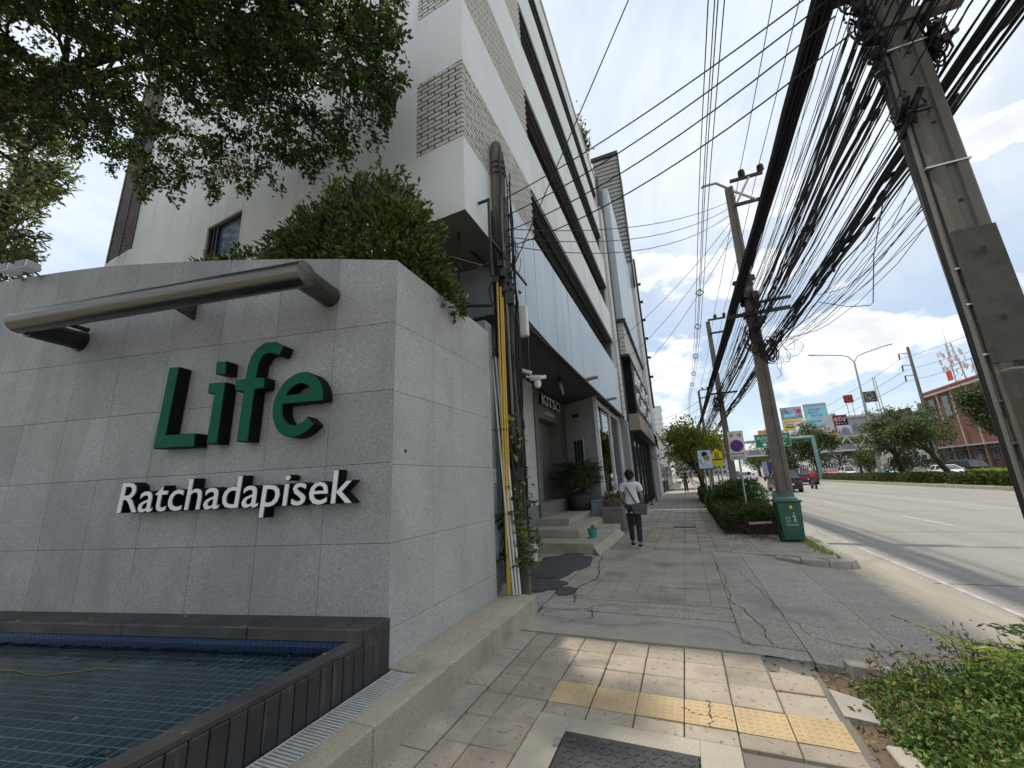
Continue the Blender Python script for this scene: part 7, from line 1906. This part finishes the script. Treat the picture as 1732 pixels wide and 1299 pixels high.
for a in ((10.58, 15.12, 6.93, 6.97), (10.58, 15.12, 5.03, 5.07), (10.58, 10.62, 5.03, 6.97), (15.08, 15.12, 5.03, 6.97), (12.83, 12.87, 5.03, 6.97)): B(a[0], a[1], 70.535, 70.548, a[2], a[3]).build('sign_border', 'print_white', gt)
text_on('lettering', 'พระราม 9', 1.75, .55, (10.85, 70.545, 6.2), (1, 0, 0), (0, 0, 1), 'print_white', gt, extrude=.005)
text_on('lettering', 'Rama 9 Rd', .95, .22, (11.3, 70.545, 5.88), (1, 0, 0), (0, 0, 1), 'print_white', gt, extrude=.005)
text_on('lettering', 'สาทร', 1.4, .5, (13.4, 70.545, 6.2), (1, 0, 0), (0, 0, 1), 'print_white', gt, extrude=.005)
text_on('lettering', 'Sathon', .8, .2, (13.7, 70.545, 5.88), (1, 0, 0), (0, 0, 1), 'print_white', gt, extrude=.005)
for cx_ in (11.75, 14.1): MB().prism([(cx_ - .12, 5.75), (cx_ + .12, 5.75), (cx_ + .12, 5.5), (cx_ + .4, 5.5), (cx_, 5.15), (cx_ - .4, 5.5), (cx_ - .12, 5.5)], lambda u, v, d: (u, 70.545 - d, v), 0, .006).build('down_arrow', 'print_white', gt)
B(11.2, 14.5, 70.9, 71.0, 7.02, 7.2).build('maintenance_rail', 'galvanised', gt)
os_ = thing('orange_sign', 'rounded orange sign above the green direction signs', 'sign', (14, 100, 0))
MB().cyl((17.2, 100, 0), (17.2, 100, 10.4), .12, .1, 8).build('post', 'galvanised', os_); B(15.8, 18.6, 99.9, 100, 8.9, 10.1).build('panel', 'orange_sign', os_, bevel=.04)
fb = thing('footbridge', 'white steel truss footbridge crossing the whole road', 'footbridge', (25, 108, 0))
for x0, x1 in ((-4, 20), (20.2, 45)):
    B(x0, x1, 106.9, 107.1, 7.9, 8.25).build('top_chord', 'bridge_white', fb); B(x0, x1, 106.9, 107.1, 4.9, 5.25).build('bottom_chord', 'bridge_white', fb); B(x0, x1, 107.1, 109.4, 4.9, 5.1).build('deck', 'grey_facade', fb)
    B(x0, x1, 109.0, 109.2, 5.1, 6.5).build('banner', 'purple_banner', fb); B(x0, x1, 106.7, 109.8, 8.3, 8.45).build('roof', 'grey_facade', fb)
for k in range(14):
    x = -3.8 + k * 3.5
    MB().bar((x, 106.98, 5.2), (x + 1.75, 106.98, 7.95), .2).build('diagonal', 'bridge_white', fb); MB().bar((x + 1.75, 106.98, 7.95), (x + 3.5, 106.98, 5.2), .2).build('diagonal', 'bridge_white', fb)
for x in (20, 44.5, -3.5): B(x, x + .6, 107.6, 108.4, -.2, 4.9).build('pier', 'bridge_white', fb)
MB().bar((36.8, 106, 0), (39.5, 106, 5), .35, 1.6).build('stair', 'bridge_white', fb); MB().bar((35.2, 106, 3), (37.2, 106, 5.5), .2).build('brace', 'bridge_white', fb)
pw = thing('power_pole', 'tall grey power pole behind the median trees with side arms', 'pole', (38.0, 86, 0))
MB().cyl((37.7, 86, 0), (38.0, 86, 21.0), .3, .2, 10).build('shaft', 'pole_concrete', pw)
for z in (19.9, 17.8, 16.0):
    MB().bar((37.9, 86, z), (36.6, 86, z + .1), .12).build('arm', 'galvanised', pw); MB().bar((36.6, 86, z + .1), (36.55, 86, z - .9), .16).build('insulator', 'porcelain', pw)
    o = MB().tube(catenary((36.55, 86, z - .9), (43, 20, z - 1.2), 1.2, 14) , .03, 4, cap=False).build('transmission_line', 'cable_grey'); tag(o, 'grey transmission line running right from the tall power pole', 'power line', 'transmission lines right of the tall power pole')
    o = MB().tube(catenary((36.55, 86, z - .9), (37.5, 175, z - 1.0), 1.5, 14) , .04, 4, cap=False).build('transmission_line', 'cable_grey'); tag(o, 'grey transmission line running left from the tall power pole', 'power line', 'transmission lines left of the tall power pole')

def block(name, label, x0, x1, y0, y1, h, m, cat='building', win=None, wm='glass_dark', face='x', group=None, storey=3.4, ww=1.6, wh=1.7, gap=2.8, roofm=None, z_first=1.4):
    t = thing(name, label, cat, ((x0 + x1) / 2, (y0 + y1) / 2, 0), group)
    B(x0, x1, y0, y1, -.4, h).build('wall', m, t); B(x0 - .25, x1 + .25, y0 - .25, y1 + .25, h + .001, h + .35).build('roof', roofm or m, t)
    if win:
        nz = int((h - 1.2) // storey)
        for k in range(nz):
            z = z_first + k * storey
            if 'x' in face:
                n = int((y1 - y0 - .6) // gap)
                for j in range(n):
                    a = y0 + .6 + j * gap; w = B(x0 - .08, x0 - .01, a, a + ww, z, z + wh).build('window', wm, t); B(x0 - .14, x0 - .081, a - .06, a + ww + .06, z - .1, z - .001).build('sill', 'beige_trim', w)
            if 'y' in face:
                n = int((x1 - x0 - .6) // gap)
                for j in range(n):
                    a = x0 + .6 + j * gap; B(a, a + ww, y0 - .08, y0 - .01, z, z + wh).build('window', wm, t)
    return t
br = block('brick_building', 'red brick building with beige columns behind the leaning tree', 42, 62, 58, 95, 13.6, 'brick_red', roofm='roof_red')
for k in range(10):
    a = 58.4 + k * 4.0
    B(41.75, 41.99, a, a + .28, 0, 13.5).build('column', 'beige_trim', br); B(41.85, 41.99, a + 1.2, a + 3.2, 1.5, 4.0).build('window', 'glass_dark', br); B(41.85, 41.99, a + 1.4, a + 3.0, 9.0, 12.4).build('window', 'glass_dark', br)
B(41.6, 42, 58, 95, 13.0, 13.4).build('eaves_band', 'beige_trim', br)
B(40.2, 41.98, 58, 95, 3.9, 4.05).build('awning', 'grey_facade', br)
for k in range(24): B(40.0, 40.06, 58 + k * 1.55, 58.06 + k * 1.55, 0, 3.4).build('fence_post', 'dark_metal', br)
B(40.0, 40.05, 58, 95, 3.3, 3.4).build('fence_rail', 'dark_metal', br); B(40.0, 40.05, 58, 95, 1.7, 1.8).build('fence_rail', 'dark_metal', br)
sg = thing('roof_letters', 'small red sign panel with open letter frames on the brick roof', 'sign', (44, 84, 14))
B(43, 43.1, 87.3, 88.6, 14.8, 16.4).build('red_panel', 'print_red', sg)
for k in range(4): B(43, 43.1, 76.5 + k * 2.6, 76.6 + k * 2.6, 13.9, 17.0).build('frame_post', 'galvanised', sg)
B(43, 43.1, 76.5, 87, 16.9, 17.0).build('frame_rail', 'galvanised', sg)
for k in range(4): MB().tube([(43, 77.6 + k * 2.5 + .7 * math.cos(t * .9), 15.6 + .7 * math.sin(t * .9)) for t in range(6)], .08, 5).build('frame_letter', 'bridge_white', sg)
ct = thing('cell_tower', 'mobile phone mast crowded with panel antennas on the brick roof', 'antenna mast', (46, 92, 14))
for dx, dy in ((-.8, -.8), (.8, -.8), (0, .9)): MB().bar((46 + dx, 92 + dy, 13.6), (46 + dx * .4, 92 + dy * .4, 22.0), .12).build('mast_leg', 'galvanised', ct)
for k in range(9): MB().bar((45.5, 91.5, 14.2 + k * .85), (46.5, 92.2, 14.9 + k * .85), .07).build('mast_brace', 'galvanised', ct)
for k in range(22):
    a = k * .57; z = 17.6 + (k % 3) * 1.3
    MB().obox((46 + 1.5 * math.cos(a), 92 + 1.5 * math.sin(a), z), (math.cos(a), math.sin(a), 0), (-math.sin(a), math.cos(a), 0), (0, 0, 1), .07, .14, .45).build('panel_antenna', 'bridge_white', ct)
MB().cyl((46, 92, 20), (46, 92, 25), .05, .02, 6).build('whip', 'galvanised', ct)
b2 = block('low_shop_row', 'low dark roofed shop row beyond the brick building', 42, 60, 96, 140, 9.5, 'grey_facade', win=True, roofm='dark_facade')
B(41.5, 42, 100, 112, 9.6, 12.2).build('roof_box', 'dark_facade', b2); B(41.4, 42, 112, 118, 9.6, 11.4).build('roof_box', 'sign_green', b2)
b3 = block('commercial_block', 'grey commercial block carrying rooftop signs', 43, 60, 141, 175, 15, 'grey_facade', win=True)
B(42.2, 43, 142, 156, 9.0, 11.5).build('orange_band', 'orange_sign', b3); B(42.0, 43, 143, 150, 12, 17).build('water_tank', 'grey_facade', b3)
b4 = block('pale_block', 'pale mid rise block behind the billboards', 44, 70, 176, 240, 19, 'pale_facade', win=True)
b5 = block('apartment_tower', 'glassy pale apartment tower at the end of the street', -22, -8, 250, 275, 42, 'pale_facade', win=True, wm='glass_blue', face='xy', storey=3.2, ww=2.6, gap=3.4)
B(-7.95, -7.9, 250.5, 274, 2, 41).build('glass_side', 'glass_blue', b5)
b6 = block('street_end_block', 'long grey block closing the view down the street', -6, 30, 320, 345, 16, 'grey_facade', win=True, face='y')
b7 = block('terrace_row', 'low cream terrace row along the left pavement far away', -14, -3.2, 56, 120, 8, 'stucco_cream', win=True, face='y')
B(-3.15, -3.1, 56.5, 119, 1, 3.4).build('shopfront', 'glass_dark', b7)
b8 = block('red_roof_shop', 'small shop with a red roof band at the far end of the dark shops', -8, -3.0, 46, 55, 5.2, 'stucco_cream', roofm='roof_red', win=True, face='y')
bb_specs = [((40.5, 47.6), 195, 17.5, 26.6, 'tall billboard with a photo above a yellow panel'), ((44.0, 50.6), 176, 16.6, 24.6, 'big pale blue billboard with dark blue writing')]
for i, ((x0, x1), y, z0, z1, lab) in enumerate(bb_specs):
    t = thing('billboard', lab, 'billboard', ((x0 + x1) / 2, y, 0))
    B(x0 - .2, x1 + .2, y + .02, y + .5, z0 - .2, z1 + .2).build('frame', 'galvanised', t)
    for x in (x0 + .8, x1 - .8): MB().cyl((x, y + .3, 0), (x, y + .3, z0), .3, .3, 8).build('leg', 'galvanised', t)
    f = lambda u, v, d, x0=x0, z0=z0, y=y: (x0 + u, y - d, z0 + v)
    W_, H_ = x1 - x0, z1 - z0
    if i == 0:
        MB().prism([(0, H_ * .48), (W_, H_ * .48), (W_, H_), (0, H_)], f, 0, .04).build('photo_panel', 'bill_photo', t); MB().prism([(0, 0), (W_, 0), (W_, H_ * .47), (0, H_ * .47)], f, 0, .04).build('yellow_panel', 'bill_yellow', t)
        MB().prism([(.6, H_ * .60), (W_ * .62, H_ * .58), (W_ * .7, H_ * .68), (1.4, H_ * .72)], f, .041, .06).build('printed_shape', 'bill_blue', t); MB().prism([(W_ * .75, H_ * .75), (W_ * .95, H_ * .72), (W_ * .97, H_ * .9), (W_ * .78, H_ * .93)], f, .041, .06).build('printed_shape', 'print_red', t)
        for k, (a, b) in enumerate(((.08, .9), (.1, .82), (.06, .95))): MB().prism([(W_ * a, H_ * (.08 + .12 * k)), (W_ * b, H_ * (.08 + .12 * k)), (W_ * b, H_ * (.15 + .12 * k)), (W_ * a, H_ * (.15 + .12 * k))], f, .041, .05).build('printed_line', 'olive_sign' if k == 0 else 'bill_photo', t)
    else:
        MB().prism([(0, 0), (W_, 0), (W_, H_), (0, H_)], f, 0, .04).build('sheet', 'bill_blue', t); MB().prism([(0, H_ * .9), (W_, H_ * .9), (W_, H_), (0, H_)], f, .041, .06).build('header', 'grey_facade', t)
        for k in range(5):
            xs_ = [W_ * (.18 + .06 * (k % 3) + q * .085) for q in range(6 - k % 2)]
            for q, xx in enumerate(xs_): MB().tube([f(xx + .2 * math.cos(s * 1.3 + q), H_ * (.2 + .14 * k) + .28 * math.sin(s * 1.1 + q * 1.7), .06) for s in range(5)], .09, 5).build('printed_script', 'bill_deep', t)
        MB().prism([(W_ * .84, .3), (W_ * .97, .3), (W_ * .93, H_ * .2), (W_ * .86, H_ * .2)], f, .041, .06).build('printed_shape', 'bill_deep', t)
for nm, lab, x0, x1, y, z0, z1, m, legz in (('shop_sign', 'maroon rooftop sign with white lettering beside the blue billboard', 41.6, 44.8, 141, 13.3, 16.2, 'bill_maroon', 9.5), ('shop_sign', 'small maroon square sign with a red round emblem on a roof post', 42.3, 44.3, 132, 18.3, 20.4, 'bill_maroon', 9.5), ('shop_sign', 'dark olive square sign with a pale tree emblem behind the street lamp', 42.4, 45.2, 121, 16.6, 19.2, 'olive_sign', 9.5)):
    t = thing(nm, lab, 'sign', ((x0 + x1) / 2, y, legz)); B(x0, x1, y, y + .3, z0, z1).build('panel', m, t); cx_, cz = (x0 + x1) / 2, (z0 + z1) / 2
    for x in (x0 + .4, x1 - .4): MB().bar((x, y + .15, legz), (x, y + .15, z0), .12).build('post', 'galvanised', t)
    f = lambda u, v, d, y=y: (u, y - .005 - d, v)
    if 'lettering' in lab:
        mb = MB()
        for k in range(3): mb.tube([f(x0 + .6 + k * .9 + .28 * math.cos(s * 1.2 + k), cz + .1 + .5 * math.sin(s * 1.0 + k), .05) for s in range(6)], .13, 5)
        for k in range(7): mb.tube([f(x0 + .35 + k * .4, z0 + .35, .05), f(x0 + .5 + k * .4, z0 + .62, .05)], .07, 4)
        mb.build('letter_strokes', 'print_white', t)
    elif 'round' in lab: ringmb((cx_, cz), .35, .72, f, .03, 20).build('emblem', 'print_red', t)
    else:
        ringmb((cx_, cz + .25), .55, .8, f, .03, 20).build('emblem_crown', 'beige_trim', t); MB().bar(f(cx_, z0 + .5, .03), f(cx_, cz + .3, .03), .2, .02, up=(0, 1, 0)).build('emblem_trunk', 'beige_trim', t); MB().bar(f(cx_ - .7, z0 + .5, .03), f(cx_ + .7, z0 + .5, .03), .16, .02, up=(0, 1, 0)).build('emblem_base', 'beige_trim', t)
ps = thing('poster_hoarding', 'white hoarding with a blue picture under the maroon rooftop sign', 'hoarding', (42, 138, 0)); B(41.5, 44.6, 139, 139.2, 9.6, 13.0).build('panel', 'print_white', ps); MB().prism([(42, 9.8), (44.4, 9.8), (44, 12), (43, 12.6), (42.2, 11.8)], lambda u, v, d: (u, 138.99 - d, v), 0, .02).build('picture', 'bill_photo', ps)
lm = thing('lattice_mast', 'slender red and white lattice mast far behind the signs', 'mast', (62, 165, 0))
for dx, dy in ((-.6, -.6), (.6, -.6), (0, .7)): MB().bar((62 + dx, 165 + dy, 0), (62 + dx * .5, 165 + dy * .5, 30), .16).build('mast_leg', 'galvanised', lm)
for k in range(16): MB().bar((61.5, 164.5, 15 + k), (62.5, 165.2, 15.8 + k * 1.0), .1).build('mast_brace', 'bridge_white', lm)
# things down the left pavement
bs_ = thing('bus_shelter', 'low white roofed shelter on the far pavement behind the tree', 'shelter', (-.6, 50, 0))
B(-2.2, .2, 47, 54, 2.5, 2.65).build('roof', 'white_paint', bs_)
for x, y in ((-2, 47.2), (0, 47.2), (-2, 53.6), (0, 53.6)): MB().cyl((x, y, 0), (x, y, 2.5), .06, .06, 8).build('post', 'galvanised', bs_)
B(-2.15, -2.1, 47.3, 53.5, .5, 2.2).build('back_panel', 'glass_blue', bs_); B(-1.9, -1.5, 48, 53, .42, .5).build('bench', 'galvanised', bs_)
fn = thing('black_fence', 'low black railing along the inner edge of the far pavement', 'fence', (-2.0, 43, 0))
for k in range(26): B(-2.03, -1.99, 41 + k * .45, 41.04 + k * .45, 0, 1.1).build('picket', 'dark_metal', fn)
B(-2.04, -1.98, 41, 52.4, 1.06, 1.12).build('rail', 'dark_metal', fn); B(-2.04, -1.98, 41, 52.4, .3, .35).build('rail', 'dark_metal', fn)
o = thing('white_van', 'white delivery van parked past the black railing', 'van', (-4.6, 44, 0)); WORLD_PARTS[0] = False
v = make_car('car_white', 'van'); v.location = (-4.3, 44.5, 0); tag(v, 'white delivery van parked past the black railing', 'van')
bpy.data.objects.remove(o); WORLD_PARTS[0] = True
